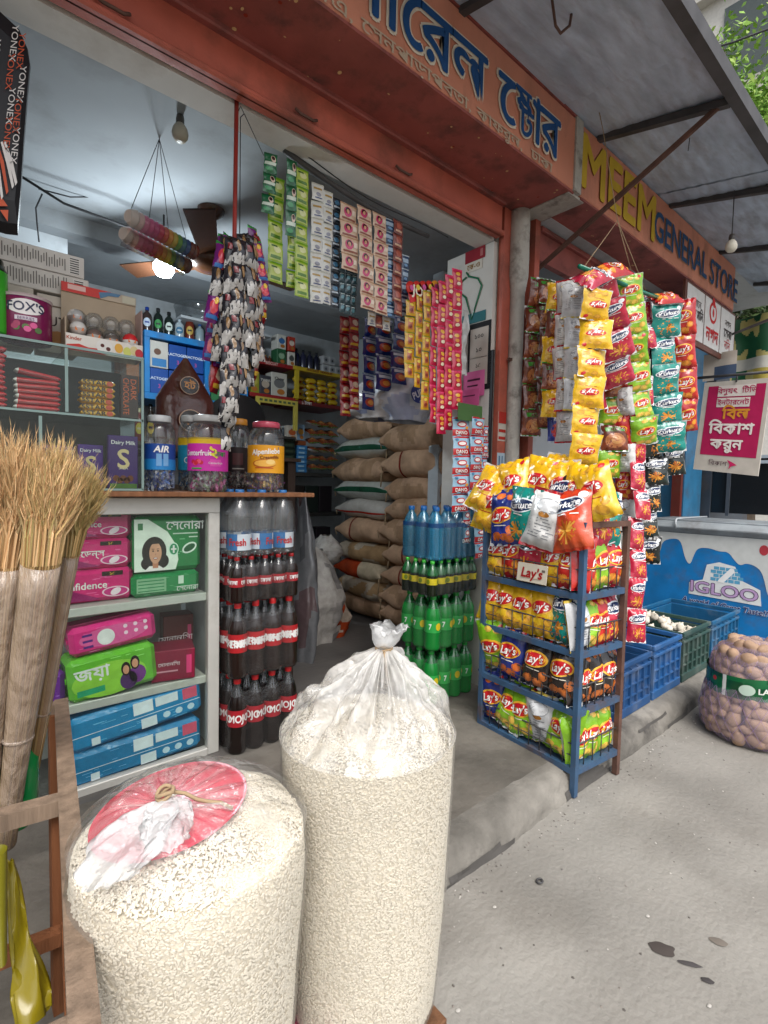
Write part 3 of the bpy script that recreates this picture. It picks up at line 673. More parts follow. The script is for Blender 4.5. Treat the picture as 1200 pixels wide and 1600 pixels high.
o = put('yellow_bag', mb, 'gloss', loc=p0); tag(o, 'long folded yellow plastic bag hanging below the wooden stand', 'plastic bag')
mb = MB(); p0 = PD(-6, 1330, 1.0); q = PD(2, 1500, .95)-p0
mb.grid(lambda u, v: q*v+Vector((math.cos(u*2*math.pi)*.018*(1-.5*v), math.sin(u*2*math.pi)*.02, 0)), 20, 8, hx('6f6a1c'), wrap=True)
o = put('olive_bag', mb, 'gloss', loc=p0); tag(o, 'folded olive plastic bag at the picture edge below the brooms', 'plastic bag')
mb = MB(); mb.lathe([(.03, 0), (.045, .02), (.05, .10), (.05, .17), (.03, .20), (.012, .22), (.012, .24)], 18, hx('0f7a3c'))
o = put('green_bottle', mb, 'gloss', loc=PD(25, 1290, 1.28)); tag(o, 'green plastic bottle half hidden behind the wooden stand and brooms', 'bottle')

# ------------------------------------------------------------------ display case with glass front
CX0, CX1, CY, CZ1 = -.55, .905, 2.15, 1.232
dc = thing('display_case', 'white metal framed display case with glass front and packs inside', 'display case', (0, CY, FL))
def dcp(name, c, d_, m_='aluminium', bev=.003):
    mb = MB(); mb.box((c[0], c[1]-CY, c[2]-FL), d_, bev=bev); return put(name, mb, m_, dc)
dcp('post', (.880, CY+.02, (FL+1.165)/2), (.050, .04, 1.165-FL)); dcp('post', (.05, CY+.02, (FL+1.165)/2), (.050, .04, 1.165-FL))
dcp('top_rail', (.18, CY+.02, 1.198), (1.45, .042, .066)); dcp('bottom_rail', (.465, CY+.02, .105), (.78, .038, .05))
for z in (.80, .435): dcp('shelf', (.465, CY+.20, z), (.78, .36, .034))
dcp('back_panel', (.465, CY+.40, .62), (.82, .012, 1.1), 'lintel'); dcp('side_panel', (.900, CY+.22, .62), (.008, .355, 1.08), 'wall')
dcp('top_board', (.18, CY+.22, 1.222), (1.45, .36, .018), 'lintel')
mb = MB(); mb.box((.465, .012, .56), (.77, .004, 1.02)); put('glass_pane', mb, 'glass', dc)
def pack(name, label, c, d_, base, draw=None, rot=(0, 0, 0), cat='pack', m_='foil', bev=.018, group=None, side=None):
    """a box or soft pack: centre c, size d_, print drawn on its street side"""
    mb = MB(); mb.box((0, 0, 0), d_, base, bev=bev, smooth=False)
    fn_ = lambda x, z, o=0.0: (x, -d_[1]/2-.0008-o, z)
    if draw: draw(mb, fn_, d_[0], d_[2])
    if m_ == 'foil':        # small print, seam and folded end flaps
        ink = tuple(min(.8, q*1.8+.12) for q in base)
        for k in range(16):
            x, z = rnd(-.42, .30)*d_[0], rnd(-.40, .40)*d_[2]; mb.rect(x, z, x+rnd(.03, .12)*d_[0], z+.016*d_[2], fn_, ink, .0001)
        mb.box((0, -d_[1]*.1, d_[2]/2+.001), (d_[0]*.9, .012, .003), tuple(q*.8 for q in base))
        for s_ in (-1, 1): mb.box((s_*(d_[0]/2+.002), 0, 0), (.005, d_[1]*.5, d_[2]*.12), tuple(q*.85 for q in base))
    o = put(name, mb, m_, loc=c, rot=rot); return tag(o, label, cat, group)
PINK = hx('c9286e')
def d_pink(word):
    def f(mb, fn, w_, h_):
        mb.poly([(-w_*.46, -h_*.42), (-w_*.46, h_*.1), (-w_*.2, -h_*.15), (w_*.1, -h_*.42)], fn, hx('8c1a5c'), .0002)
        mb.text(word, h_*.30, lambda x, z, o=0: fn(-w_*.14+x, h_*.02+z, o), WHITE, off=.0008, bold=.012)
        mb.ell(w_*.27, -h_*.22, w_*.17, h_*.16, fn, hx('e8c4d4'), .0004); mb.ell(w_*.27, -h_*.22, w_*.15, h_*.13, fn, hx('c2357a'), .0008); mb.ell(w_*.27, -h_*.22, w_*.07, h_*.1, fn, hx('ead6de'), .0012, rot=.5)
        mb.rect(w_*.10, h_*.28, w_*.36, h_*.42, fn, hx('2a1a10'), .0004); mb.text('১৫', h_*.14, lambda x, z, o=0: fn(w_*.23+x, h_*.35+z, o), hx('e0b43a'), off=.0008)
    return f
y = CY+.16
pack('pad_pack', 'bottom pink pad pack of the three stacked in display case', (.43, y, .884), (.29, .17, .128), PINK, d_pink('Confidence'))
pack('pad_pack', 'middle pink pad pack of the three stacked in display case', (.425, y, 1.008), (.29, .17, .116), PINK, d_pink('কনিফেডন্স'))
pack('pad_pack', 'top pink pad pack of the three stacked in display case', (.425, y, 1.122), (.29, .17, .108), PINK, d_pink('Confidence'))
GR = hx('1c7a3e')
def d_face(mb, fn, w_, h_):
    mb.poly([(-w_*.49, h_*.45), (-w_*.30, h_*.45), (-w_*.02, h_*.22), (w_*.12, -h_*.05), (w_*.14, -h_*.3), (w_*.10, -h_*.47), (-w_*.49, -h_*.47)], fn, hx('dfe8da'), .0003)
    mb.ell(-w_*.21, -h_*.13, w_*.175, h_*.27, fn, hx('1d120f'), .0006, n=28); mb.ell(-w_*.27, -h_*.33, w_*.13, h_*.13, fn, hx('1d120f'), .0007); mb.ell(-w_*.10, -h_*.30, w_*.10, h_*.13, fn, hx('1d120f'), .0007)
    mb.poly([(-w_*.36, -h_*.47), (-w_*.28, -h_*.38), (-w_*.14, -h_*.38), (-w_*.04, -h_*.47)], fn, hx('e9e4e0'), .0010)
    mb.rect(-w_*.235, -h_*.42, -w_*.155, -h_*.26, fn, hx('b97a5c'), .0012)
    mb.ell(-w_*.195, -h_*.15, w_*.088, h_*.19, fn, hx('d09a7c'), .0016, n=26)
    mb.poly([(-w_*.29, -h_*.05), (-w_*.255, h_*.07), (-w_*.18, h_*.075), (-w_*.11, h_*.02), (-w_*.10, -h_*.06), (-w_*.15, h_*.015), (-w_*.24, h_*.01)], fn, hx('1d120f'), .0020)
    for s_ in (-1, 1):
        mb.ell(-w_*.195+s_*w_*.034, -h_*.115, w_*.014, h_*.014, fn, hx('20130f'), .0020, n=10, rings=1); mb.rect(-w_*.195+s_*w_*.034-w_*.018, -h_*.085, -w_*.195+s_*w_*.034+w_*.018, -h_*.075, fn, hx('2a1814'), .0020)
    mb.ell(-w_*.195, -h_*.175, w_*.010, h_*.018, fn, hx('b9806a'), .0020, n=8, rings=1)
    mb.ell(-w_*.195, -h_*.245, w_*.034, h_*.022, fn, hx('9a3038'), .0020, n=12, rings=1); mb.ell(-w_*.195, -h_*.242, w_*.026, h_*.011, fn, WHITE, .0023, n=12, rings=1)
    mb.ell(w_*.07, -h_*.10, w_*.075, h_*.12, fn, hx('cfe6d4'), .0006); mb.ell(w_*.07, -h_*.10, w_*.062, h_*.10, fn, hx('2b8a58'), .0010)
    mb.rect(w_*.03, -h_*.115, w_*.11, -h_*.085, fn, WHITE, .0014); mb.rect(w_*.057, -h_*.17, w_*.083, -h_*.03, fn, WHITE, .0016)
    mb.ell(w_*.31, -h_*.09, w_*.12, h_*.09, fn, hx('d7e4d8'), .0006, rot=.5); mb.ell(w_*.31, -h_*.09, w_*.095, h_*.06, fn, hx('10502a'), .0010, rot=.5)
    mb.text('েসেনারা', h_*.22, lambda x, z, o=0: fn(w_*.25+x, h_*.33+z, o), WHITE, off=.0008, bold=.012)
    mb.rect(w_*.06, h_*.17, w_*.44, h_*.19, fn, hx('c9dccb'), .0006); mb.rect(w_*.30, h_*.10, w_*.44, h_*.12, fn, hx('c9dccb'), .0006)
    mb.rect(-w_*.44, h_*.26, -w_*.37, h_*.38, fn, hx('3a7a4c'), .0006)
pack('pad_pack', 'large green pad pack with a smiling woman in display case', (.705, y-.03, 1.036), (.275, .16, .232), GR, d_face)
def d_green2(mb, fn, w_, h_):
    mb.rect(-w_*.44, -h_*.3, -w_*.02, h_*.3, fn, hx('7fae86'), .0003)
    for k in range(4): mb.rect(-w_*.42, -h_*.25+k*h_*.14, -w_*.05, -h_*.21+k*h_*.14, fn, hx('2c7a48'), .0006)
    mb.rect(w_*.16, -h_*.05, w_*.24, h_*.3, fn, hx('c9dccb'), .0003); mb.text('েসেনারা', h_*.3, lambda x, z, o=0: fn(w_*.30+x, -h_*.25+z, o), WHITE, off=.0006)
pack('pad_pack', 'flat green pad pack under the pack with the woman', (.70, y-.03, .868), (.275, .16, .098), hx('1f7f45'), d_green2)
def d_wing(mb, fn, w_, h_):
    mb.ell(-w_*.10, 0, w_*.10, h_*.28, fn, WHITE, .0004); mb.ell(w_*.0, h_*.02, w_*.4, h_*.34, fn, hx('d75a94'), .0002)
    mb.ell(-w_*.10, 0, w_*.09, h_*.25, fn, WHITE, .0007)
    for k in range(3): mb.ell(w_*(.13+.12*k), h_*.22, w_*.025, h_*.07, fn, hx('e9c8d8'), .0005, n=10, rings=1); mb.ell(w_*(.13+.12*k), -h_*.02, w_*.025, h_*.07, fn, hx('e9c8d8'), .0005, n=10, rings=1)
    for k in range(3): mb.rect(-w_*.36, -h_*.25+k*h_*.2, -w_*.25, -h_*.17+k*h_*.2, fn, hx('5a2a7a'), .0005)
pack('pad_pack', 'tilted bright pink pad pack lying on the green family pack', (.495, y-.05, .692), (.31, .15, .112), hx('cf2b78'), d_wing, (0, R_(-6), 0))
def d_joya(mb, fn, w_, h_):
    mb.ell(-w_*.05, -h_*.1, w_*.42, h_*.4, fn, hx('8cc63f'), .0002)
    mb.text('জয়া', h_*.40, lambda x, z, o=0: fn(-w_*.24+x, h_*.12+z, o), WHITE, off=.0008, bold=.02)
    for cx, cy, cl in ((.13, -.02, '4a2a5c'), (.24, .08, '6a2a7a')):
        mb.ell(w_*(cx+.02), h_*(cy-.25), w_*.10, h_*.22, fn, hx(cl), .0005); mb.ell(w_*cx, h_*(cy+.04), w_*.055, h_*.17, fn, hx('1c1210'), .0008); mb.ell(w_*cx, h_*(cy+.02), w_*.036, h_*.11, fn, hx('c98f70'), .0012)
    mb.rect(-w_*.42, -h_*.36, -w_*.12, -h_*.22, fn, hx('2a9a6c'), .0004)
pack('pad_pack', 'lime green family pad pack on the middle shelf', (.49, y-.06, .545), (.315, .16, .165), hx('5fae2a'), d_joya, (0, R_(-5), 0))
def d_box(mb, fn, w_, h_):
    mb.text('েমানালিসা', h_*.16, lambda x, z, o=0: fn(-w_*.1+x, h_*.05+z, o), hx('d9c8cc'), off=.0005); mb.rect(-w_*.4, -h_*.2, w_*.1, -h_*.15, fn, hx('c28a96'), .0003); mb.rect(w_*.30, -h_*.3, w_*.42, h_*.3, fn, hx('c43a6c'), .0003)
pack('carton', 'small maroon carton at the front of the middle shelf', (.735, y-.06, .523), (.17, .15, .13), hx('7a1230'), d_box, (0, 0, R_(-14)), 'box', 'print', .003)
pack('carton', 'tall dark red carton standing behind the small maroon carton', (.80, y+.08, .575), (.13, .10, .23), hx('55120f'), d_box, (0, 0, R_(-8)), 'box', 'print', .003)
def d_blue(mb, fn, w_, h_):
    mb.rect(-w_*.5, -h_*.05, w_*.48, -h_*.02, fn, hx('cfe2ee'), .0003)
    for x0, x1, y0, y1, c in ((-.05, .10, .05, .42, 'dfe8ee'), (-.12, -.02, .1, .35, '1c3f86'), (.12, .30, .12, .40, 'd4dfe6'), (.34, .46, .05, .40, 'c9506a'), (-.30, -.25, .1, .3, '9fc6dc'), (-.36, -.30, -.4, -.18, 'd4dfe6'), (0, .12, -.42, -.12, 'd4dfe6')):
        mb.rect(w_*x0, h_*y0, w_*x1, h_*y1, fn, hx(c), .0005)
    mb.text('PROTECT', h_*.22, lambda x, z, o=0: fn(w_*.02+x, h_*.22+z, o), hx('1c3f86'), off=.001)
    for k in range(3): mb.ell(w_*(.2+.1*k), -h_*.22, w_*.03, h_*.10, fn, hx('b9d6e4'), .0005, n=12, rings=1)
def d_blue0(mb, fn, w_, h_):
    for x0, x1, y0, y1, c in ((-.05, .10, .05, .42, 'dfe8ee'), (.12, .30, .12, .40, 'd4dfe6'), (.34, .46, .05, .40, 'c9506a'), (-.36, -.30, -.4, -.18, 'd4dfe6'), (0, .12, -.42, -.12, 'd4dfe6')):
        mb.rect(w_*x0, h_*y0, w_*x1, h_*y1, fn, hx(c), .0005)
    for k in range(3): mb.ell(w_*(.2+.1*k), -h_*.22, w_*.03, h_*.10, fn, hx('b9d6e4'), .0005, n=12, rings=1)
    mb.rect(-w_*.5, -h_*.05, w_*.48, -h_*.03, fn, hx('cfe2ee'), .0003)
pack('diaper_pack', 'upper blue diaper pack on the lowest shelf of display case', (.585, y-.05, .345), (.50, .18, .135), hx('1b7fb4'), d_blue0, (0, R_(-5), 0))
pack('diaper_pack', 'lower blue diaper pack on the lowest shelf of display case', (.585, y-.04, .195), (.50, .19, .135), hx('1d76a8'), d_blue0, (0, R_(-2), 0))
pack('purple_pack', 'purple pack behind the wooden stand on the middle shelf', (.26, y-.04, .52), (.14, .14, .13), hx('6a2a8a'))

# counter plank and glass chocolate case
mb = MB(); mb.box((.40, 2.34, 1.245), (1.88, .53, .020), hx('7a5238'), bev=.003)
cb = put('counter_plank', mb, 'wood'); tag(cb, 'brown wooden counter plank carrying the candy jars', 'counter')
GX0, GX1, GZ0, GZ1, GY0, GY1 = -.50, .592, 1.256, 1.769, 2.15, 2.50
gc = thing('glass_case', 'glass counter case divided into compartments of chocolate bars', 'glass case', (0, GY0, GZ0))
def gp(name, c, d_, m_='glass'):
    mb = MB(); mb.box((c[0], c[1]-GY0, c[2]-GZ0), d_); return put(name, mb, m_, gc)
xm = (GX0+GX1)/2
gp('top_pane', (xm, 2.325, GZ1), (GX1-GX0, .35, .006)); gp('shelf_pane', (xm, 2.33, 1.530), (GX1-GX0-.02, .33, .006))
gp('front_pane', (xm, GY0+.002, (GZ0+GZ1)/2), (GX1-GX0, .004, GZ1-GZ0-.008)); gp('side_pane', (GX1-.003, 2.328, (GZ0+GZ1)/2), (.005, .34, GZ1-GZ0-.01))
MATS['edgegreen'] = mat('edgegreen', (.20, .29, .27), rough=.2, spec=.6)
for c, d_ in (((xm, GY0-.002, GZ1), (GX1-GX0+.004, .005, .009)), ((xm, GY0-.002, 1.530), (GX1-GX0, .005, .008)), ((GX1-.003, GY0-.002, (GZ0+GZ1)/2), (.009, .005, GZ1-GZ0-.012)),
              ((.335, GY0-.001, 1.65), (.010, .005, .225)), ((xm, GY0-.002, GZ0+.005), (GX1-GX0, .005, .008)), ((.255, GY0-.0015, 1.39), (.010, .004, .25))):
    gp('edge_strip', c, d_, 'edgegreen')
gp('divider', (.335, 2.328, 1.65), (.005, .33, .225)); gp('back_board', (xm, GY1, (GZ0+GZ1)/2), (GX1-GX0, .01, GZ1-GZ0-.01), 'darkmetal')
# bars of chocolate
def bar_mesh(L, W, H, base, draw=None, end=None):
    mb = MB()
    def fn(u, v):
        a = 2*math.pi*u; x = (v-.5)*L; e = min(1, (0.5-abs(v-.5))/.06); k = .25+.75*min(1, e)
        return (x, W/2*math.copysign(abs(math.cos(a))**.6, math.cos(a)), H/2*k*math.copysign(abs(math.sin(a))**.7, math.sin(a)))
    mb.grid(fn, 12, 14, base, wrap=True, colfn=lambda u, v: (end if end and v < .1 else base))
    if draw: draw(mb, lambda x, z, o=0.0: (x, -W/2-.0006-o, z), L, H)
    return mb
def rbar(mb, fn, L, H): mb.rect(-L*.40, -H*.30, L*.44, -H*.10, fn, hx("7a1016"), .0002)
m_red = bar_mesh(.135, .05, .019, hx('c02026'), rbar, hx('cfcac6')).mesh('chocolate_bar', 'foil')
z0 = 1.545
for k in range(7):
    o = put('chocolate_bar', m_red, None, loc=(.252+.003*rnd(-1, 1), GY0+.05, z0+k*.0185), rot=(0, R_(rnd(-2, 3)) + (R_(9) if k == 6 else 0), R_(rnd(-3, 3))))
    if k == 6: o.location.z += .006
    tag(o, ('top' if k == 6 else ORD[k]+' from the bottom')+' red chocolate bar of the middle stack in glass case', 'chocolate bar', 'red chocolate bars in the glass case')
for k in range(11):
    o = put('chocolate_bar', m_red, None, loc=(.095+.003*rnd(-1, 1), GY0+.05, z0+k*.0185), rot=(0, R_(rnd(-2, 2)), R_(rnd(-3, 3))))
    tag(o, ORD[k]+' red chocolate bar from the bottom in the tall edge stack', 'chocolate bar', 'red chocolate bars in the glass case')
def ybar(mb, fn, L, H):
    mb.text('5STAR', H*.95, lambda x, z, o=0: fn(-L*.12+x, z, o), hx('2a1608'), off=.0006, sx=1.3, bold=.02); mb.ell(L*.33, 0, L*.1, H*.4, fn, hx('c0451c'), .0003)
m_y = bar_mesh(.115, .045, .023, hx('d09a1e'), ybar).mesh('chocolate_bar', 'foil')
for k in range(6):
    o = put('chocolate_bar', m_y, None, loc=(.440+.003*rnd(-1, 1), GY0+.05, z0+.002+k*.0225), rot=(0, R_(rnd(-3, 3)), R_(rnd(-4, 4))))
    tag(o, ('top' if k == 5 else ORD[k]+' from the bottom')+' golden caramel bar of the stack in glass case', 'chocolate bar', 'golden bars in the glass case')
def d_dark(mb, fn, w_, h_):
    for s_, x in (('DARK', .2), ('CHOCOLATE', -.22)):
        V, F = text2d(s_); k = h_*.155
        mb.add([fn(w_*x+(y_-.33)*k*1.15, h_*.42-(x_)*k*(1.2 if s_ == 'DARK' else .9), .0006) for x_, y_ in V], F, hx('d0602a'))
pack('chocolate_box', 'upright brown dark chocolate box in the glass case', (.548, GY0+.03, 1.62), (.062, .03, .165), hx('3a2a26'), d_dark, (0, 0, 0), 'chocolate', 'print', .002)
def d_silk(mb, fn, w_, h_):
    mb.text('S', h_*.50, lambda x, z, o=0: fn(x, h_*.06+z, o), hx('cdb98a'), off=.0006, bold=.02); mb.text('SILK', h_*.09, lambda x, z, o=0: fn(x, -h_*.10+z, o), hx('e6dcc8'), off=.0008)
    mb.text('Dairy Milk', h_*.10, lambda x, z, o=0: fn(x, h_*.37+z, o), WHITE, off=.0006, bold=.01)
    for k in range(5): mb.ell(w_*(-.25+.12*k), -h_*(.30+.04*(k % 2)), w_*.11, h_*.06, fn, hx('6a3a20'), .0005, n=10, rings=1)
    mb.rect(-w_*.46, -h_*.49, w_*.46, -h_*.40, fn, hx('4a6a2a'), .0003)
pack('chocolate_box', 'large purple chocolate box at the corner of the glass case', (.525, GY0+.03, 1.366), (.105, .025, .205), hx('3c2060'), d_silk, (0, 0, 0), 'chocolate', 'print', .002)
pack('chocolate_box', 'second purple chocolate box set back behind the broom tips', (.425, GY0+.09, 1.345), (.085, .025, .170), hx('4a2a78'), d_silk, (0, 0, 0), 'chocolate', 'print', .002)
pack('chocolate_box', 'third purple chocolate box half hidden by the broom tips', (.32, GY0+.10, 1.340), (.10, .025, .16), hx('422a70'), d_silk, (0, 0, 0), 'chocolate', 'print', .002)
# on top of the glass case
zt = GZ1+.004
def at2(px, py, y=2.22): return PY(px, py, y)
def wrap_label(mb, R0, z0_, z1_, a0, a1, col, n=24, off=.0006): 
    mb.grid(lambda u, v: ((R0+off)*math.cos(a0+(a1-a0)*u), (R0+off)*math.sin(a0+(a1-a0)*u), z0_+(z1_-z0_)*v), n, 2, col)
def cylfn(R0, zc, a_mid): return lambda x, z, o=0.0: ((R0+.001+o)*math.cos(a_mid+x/R0), (R0+.001+o)*math.sin(a_mid+x/R0), zc+z)
CAMDIR = lambda p: math.atan2(-p[1], -p[0])
tl = at2(41, 530); Rr = .078; a_c = CAMDIR(tl)
tin = thing('sweet_tin', 'round purple tin reading FOX\'S on the glass case', 'tin', (tl.x, tl.y, zt))
mb = MB(); mb.lathe([(Rr-.004, 0), (Rr, .004), (Rr, .138), (Rr-.002, .142), (Rr-.01, .142)], 32, hx('4a1a50'), colfn=lambda u, z: hx('5a2058') if z > .09 else hx('7a1a4c')); put('body', mb, 'gloss', tin)
mb = MB(); mb.lathe([(Rr+.001, .140), (Rr+.002, .150), (Rr-.006, .151), (.02, .150)], 32, hx('b9a6a4')); put('lid', mb, 'gloss', tin)
mb = MB(); f_ = cylfn(Rr, .105, a_c); mb.ell(0, 0, .056, .026, f_, hx('e9e2e0'), .0003, n=24, rings=4); mb.text("FOX'S", .042, f_, hx('2a2a4a'), off=.001, bold=.02)
f_ = cylfn(Rr, .066, a_c); mb.rect(-.032, -.006, .032, .008, f_, hx('d9c8d4'), .0003, nx=6); mb.text('BERRIES', .014, f_, hx('3a1a4a'), off=.0008)
f_ = cylfn(Rr, .035, a_c)
for k in range(8): mb.ell(rnd(-.035, .035), rnd(-.014, .016), .011, .010, f_, random.choice([hx('c4286a'), hx('a01c50'), hx('d8508c'), hx('4a6a2a')]), .0004+.0002*k, n=10, rings=1)
put('label', mb, 'gloss', tin)
mb = MB(); mb.lathe([(.05, 0), (.056, .01), (.056, .21), (.05, .225), (.045, .235), (.045, .25)], 20, hx('3a9a2e'), colfn=lambda u, z: hx('2f8a2a') if z < .06 else hx('d0a020') if .15 < z < .17 else hx('3fae2e') if z < .2 else hx('1c2a1c'))
p_ = at2(-18, 530, 2.2); o = put('green_canister', mb, 'gloss', loc=(p_.x, p_.y, zt)); tag(o, 'bright green canister at the picture edge beside the purple tin', 'canister')
def d_nut(mb, fn, w_, h_):
    for k in range(26): x = -w_*.42+k*w_*.028; mb.rect(x, -h_*rnd(.1, .38), x+w_*.010, h_*rnd(.1, .38), fn, hx('6a6662'), .0004)
    mb.rect(w_*.33, -h_*.4, w_*.45, h_*.4, fn, hx('d9d6d0'), .0004)
    for k in range(7): mb.rect(w_*.34, -h_*.36+k*h_*.11, w_*.44, -h_*.31+k*h_*.11, fn, hx('3a3836'), .0006)
pa, pb = at2(48, 432, 2.36), at2(48, 395, 2.36)
pack('carton', 'upper white printed carton lying on top of the carton pile', (.275, 2.37, 2.115), (.30, .10, .078), hx('d4cfc8'), d_nut, (0, 0, 0), 'box', 'card', .002)
pack('carton', 'second white carton lying below the top one of the pile', (.285, 2.37, 2.035), (.31, .10, .076), hx('cfcac2'), d_nut, (0, 0, 0), 'box', 'card', .002)
def d_life(word):
    def f(mb, fn, w_, h_): mb.text(word, h_*.25, lambda x, z, o=0: fn(x, h_*.05+z, o), hx('3a2e2a'), off=.0004); mb.ell(0, -h_*.25, w_*.3, h_*.14, fn, hx('b98a5a'), .0003, n=12, rings=1); mb.rect(-w_*.3, h_*.3, w_*.3, h_*.33, fn, hx('6a5a4a'), .0003)
    return f
pack('carton', 'upright beige carton reading LIFE behind the purple tin', (.205, 2.37, 1.885), (.11, .10, .222), hx('c9c0b2'), d_life('LIFE'), (0, 0, 0), 'box', 'card', .002)
pack('carton', 'upright beige carton reading NUTRI beside the display box', (.335, 2.37, 1.88), (.13, .10, .212), hx('c9c0b2'), d_life('NUTRI'), (0, 0, 0), 'box', 'card', .002)
# open display box of chocolate eggs
eb = thing('egg_display_box', 'open cardboard display box of chocolate egg cups on glass case', 'display box', (.475, 2.23, zt))
KR = hx('b5a38c')
mb = MB(); mb.box((0, .075, .118), (.262, .004, .236), KR); put('back_board', mb, 'card', eb)
mb = MB(); mb.box((.131, .03, .10), (.004, .09, .20), hx('b59a94')); put('side_flap', mb, 'card', eb); mb = MB(); mb.box((-.131, .03, .06), (.004, .09, .12), KR); put('side_flap', mb, 'card', eb)
mb = MB(); mb.box((0, .070, .252), (.262, .004, .034), hx('b8a892')); fn = front(.067, 0, .252)
mb.poly([(-.131, -.017), (-.131, .017), (.04, .017), (.0, -.017)], fn, hx('c93026'), .0006); mb.rect(-.11, -.006, -.05, .012, fn, hx('e4b8ae'), .001); mb.poly([(0, -.016), (.03, .0), (.065, .004), (.075, .016), (.03, .015), (-.005, .006)], fn, hx('4f7a9c'), .0012)
mb.rect(.08, -.014, .128, .014, fn, hx('c4bfa8'), .0008); put('header', mb, 'print', eb)
mb = MB(); mb.box((0, -.02, .03), (.264, .004, .06), hx('e2dcd2')); fn = front(-.0225, 0, .03)
mb.poly([(-.13, -.03), (-.13, -.012), (-.09, -.004), (-.06, -.012), (-.02, -.010), (.0, -.03)], fn, hx('c93026'), .0006); mb.text('Kinder', .018, lambda x, z, o=0: fn(-.105+x, .014+z, o), hx('b8441c'), off=.0006, bold=.02)
mb.ell(-.005, .0, .028, .028, fn, hx('e6e2dc'), .0008); mb.ell(-.012, .004, .007, .007, fn, hx('5a1f16'), .0012, n=10, rings=1); mb.ell(.008, -.006, .008, .008, fn, hx('5a1f16'), .0012, n=10, rings=1)
for k, (x, c) in enumerate(((.045, 'e0a840'), (.075, 'cfd26a'), (.10, 'd8c890'), (.118, 'c0303a'))): mb.ell(x, .004*(-1)**k, .015, .018, fn, hx(c), .0008+.0002*k, n=14, rings=1)
put('front_panel', mb, 'print', eb)
def eggcup(c1, c2):
    mb = MB(); mb.lathe([(.004, -.030), (.018, -.024), (.027, -.008), (.029, .004)], 18, c2); mb.lathe([(.029, .004), (.027, .014), (.020, .026), (.008, .033), (.001, .034)], 18, c1); return mb
for k, (x, z, y_, c1, c2) in enumerate(((-.09, .13, .03, 'd8d2cc', 'b9a8a0'), (-.085, .085, .02, 'd8d4ce', 'c4b4aa'), (-.03, .07, .02, '6a5850', 'b0a8a0'), (.03, .065, .02, '5f564f', 'b0a8a0'), (.092, .070, .0, 'c82a2e', 'd8d4d0'))):
    mb = eggcup(hx(c1), hx(c2)); f_ = lambda x_, z_, o=0.0: (x_, -.0295-o+abs(x_)*.25, z_)
    mb.rect(-.014, -.006, .014, .006, f_, hx('d9772a'), .0006)
    o = put('egg_cup', mb, 'gloss', loc=(.475+x, 2.23+y_, zt+z)); tag(o, ['topmost white capped chocolate egg cup in the display box', 'lower white capped egg cup under the topmost one', 'grey capped egg cup second in the lower row', 'grey capped egg cup third in the lower row', 'red capped egg cup at the end of the row'][k], 'egg cup', 'egg cups in the display box')
mb = MB()
for x in (-.085, -.03, .03, .085):
    for z in (.135, .085): mb.lathe([(.030, 0), (.033, .012), (.030, .03), (.018, .044), (.002, .048)], 14, X=Matrix.Translation((x, .028, z-.02)))
put('clear_tray', mb, 'pet', eb)

# candy jars
def jar(label, px0, px1, pyb, pyt, y, lab_draw, lidc, candy, ztop=1.256, square=.0, glassbody='pet'):
    pl_, pr_ = PY(px0, pyb, y), PY(px1, pyb, y); R0 = (pr_.x-pl_.x)*.475; c = (pl_+pr_)/2; H = PY((px0+px1)/2, pyt, y).z-ztop
    t = thing('candy_jar', label, 'jar', (c.x, y, ztop), group='candy jars on the counter'); ac = CAMDIR((c.x, y))
    rf = lambda a, z: 1+.05*square*math.cos(4*(a-ac))
    mb = MB(); pr = [(R0*.86, 0), (R0*.98, .010), (R0, .03), (R0*.985, H*.18), (R0*.985, H*.66), (R0*1.02, H*.69), (R0*1.0, H*.74), (R0*.97, H*.80), (R0*.86, H*.87), (R0*.70, H*.905), (R0*.68, H*.93)]
    mb.lathe(pr, 32, rfn=lambda a, z: rf(a, z)*(1+(.012*math.cos(16*a) if H*.70 < z < H*.86 else 0))); put('body', mb, glassbody, t)
    mb = MB(); mb.lathe([(R0*.72, H*.915), (R0*.75, H*.925), (R0*.75, H*.985), (R0*.70, H), (.01, H)], 28, lidc); put('lid', mb, 'gloss', t)
    mb = MB(); lab_draw(mb, R0*1.0, H, ac); put('label', mb, 'print', t)
    V = MB()
    for k in range(150):
        a = rnd(0, 2*math.pi); q = math.sqrt(random.random())*R0*.90; z = rnd(.010, H*.27)
        X = Matrix.Translation((q*math.cos(a), q*math.sin(a), z)) @ Euler((rnd(0, 6), rnd(0, 6), rnd(0, 6))).to_matrix().to_4x4()
        cc = random.choice(candy); V.add([(-.015, -.005, 0), (-.015, .005, 0), (-.006, 0, .004), (-.006, -.005, -.002), (.006, .005, .004), (.006, -.004, -.003), (.015, -.006, 0), (.015, .006, 0)], [(0, 1, 2), (0, 3, 2), (2, 3, 5), (2, 5, 4), (3, 1, 4), (3, 4, 5), (4, 5, 6), (4, 6, 7), (1, 3, 2)], cc, X=X)
    put('candies', V, 'foil', t, kind='stuff')
def L_air(mb, R0, H, a):
    wrap_label(mb, R0, H*.28, H*.62, a-1.5, a+1.5, hx('16418c')); wrap_label(mb, R0, H*.28, H*.42, a-1.5, a+1.5, hx('1c78b8'), off=.0012)
    f_ = cylfn(R0, H*.55, a+.1); mb.text('AIR', H*.12, f_, WHITE, off=.002, bold=.03, shear=.2)
    f_ = cylfn(R0, H*.42, a+.1); [mb.rect(-R0*.3+k*R0*.42, -H*.09, R0*.02+k*R0*.42, H*.07, f_, hx('6a9ac8'), .002, nx=3) for k in (0, 1)]
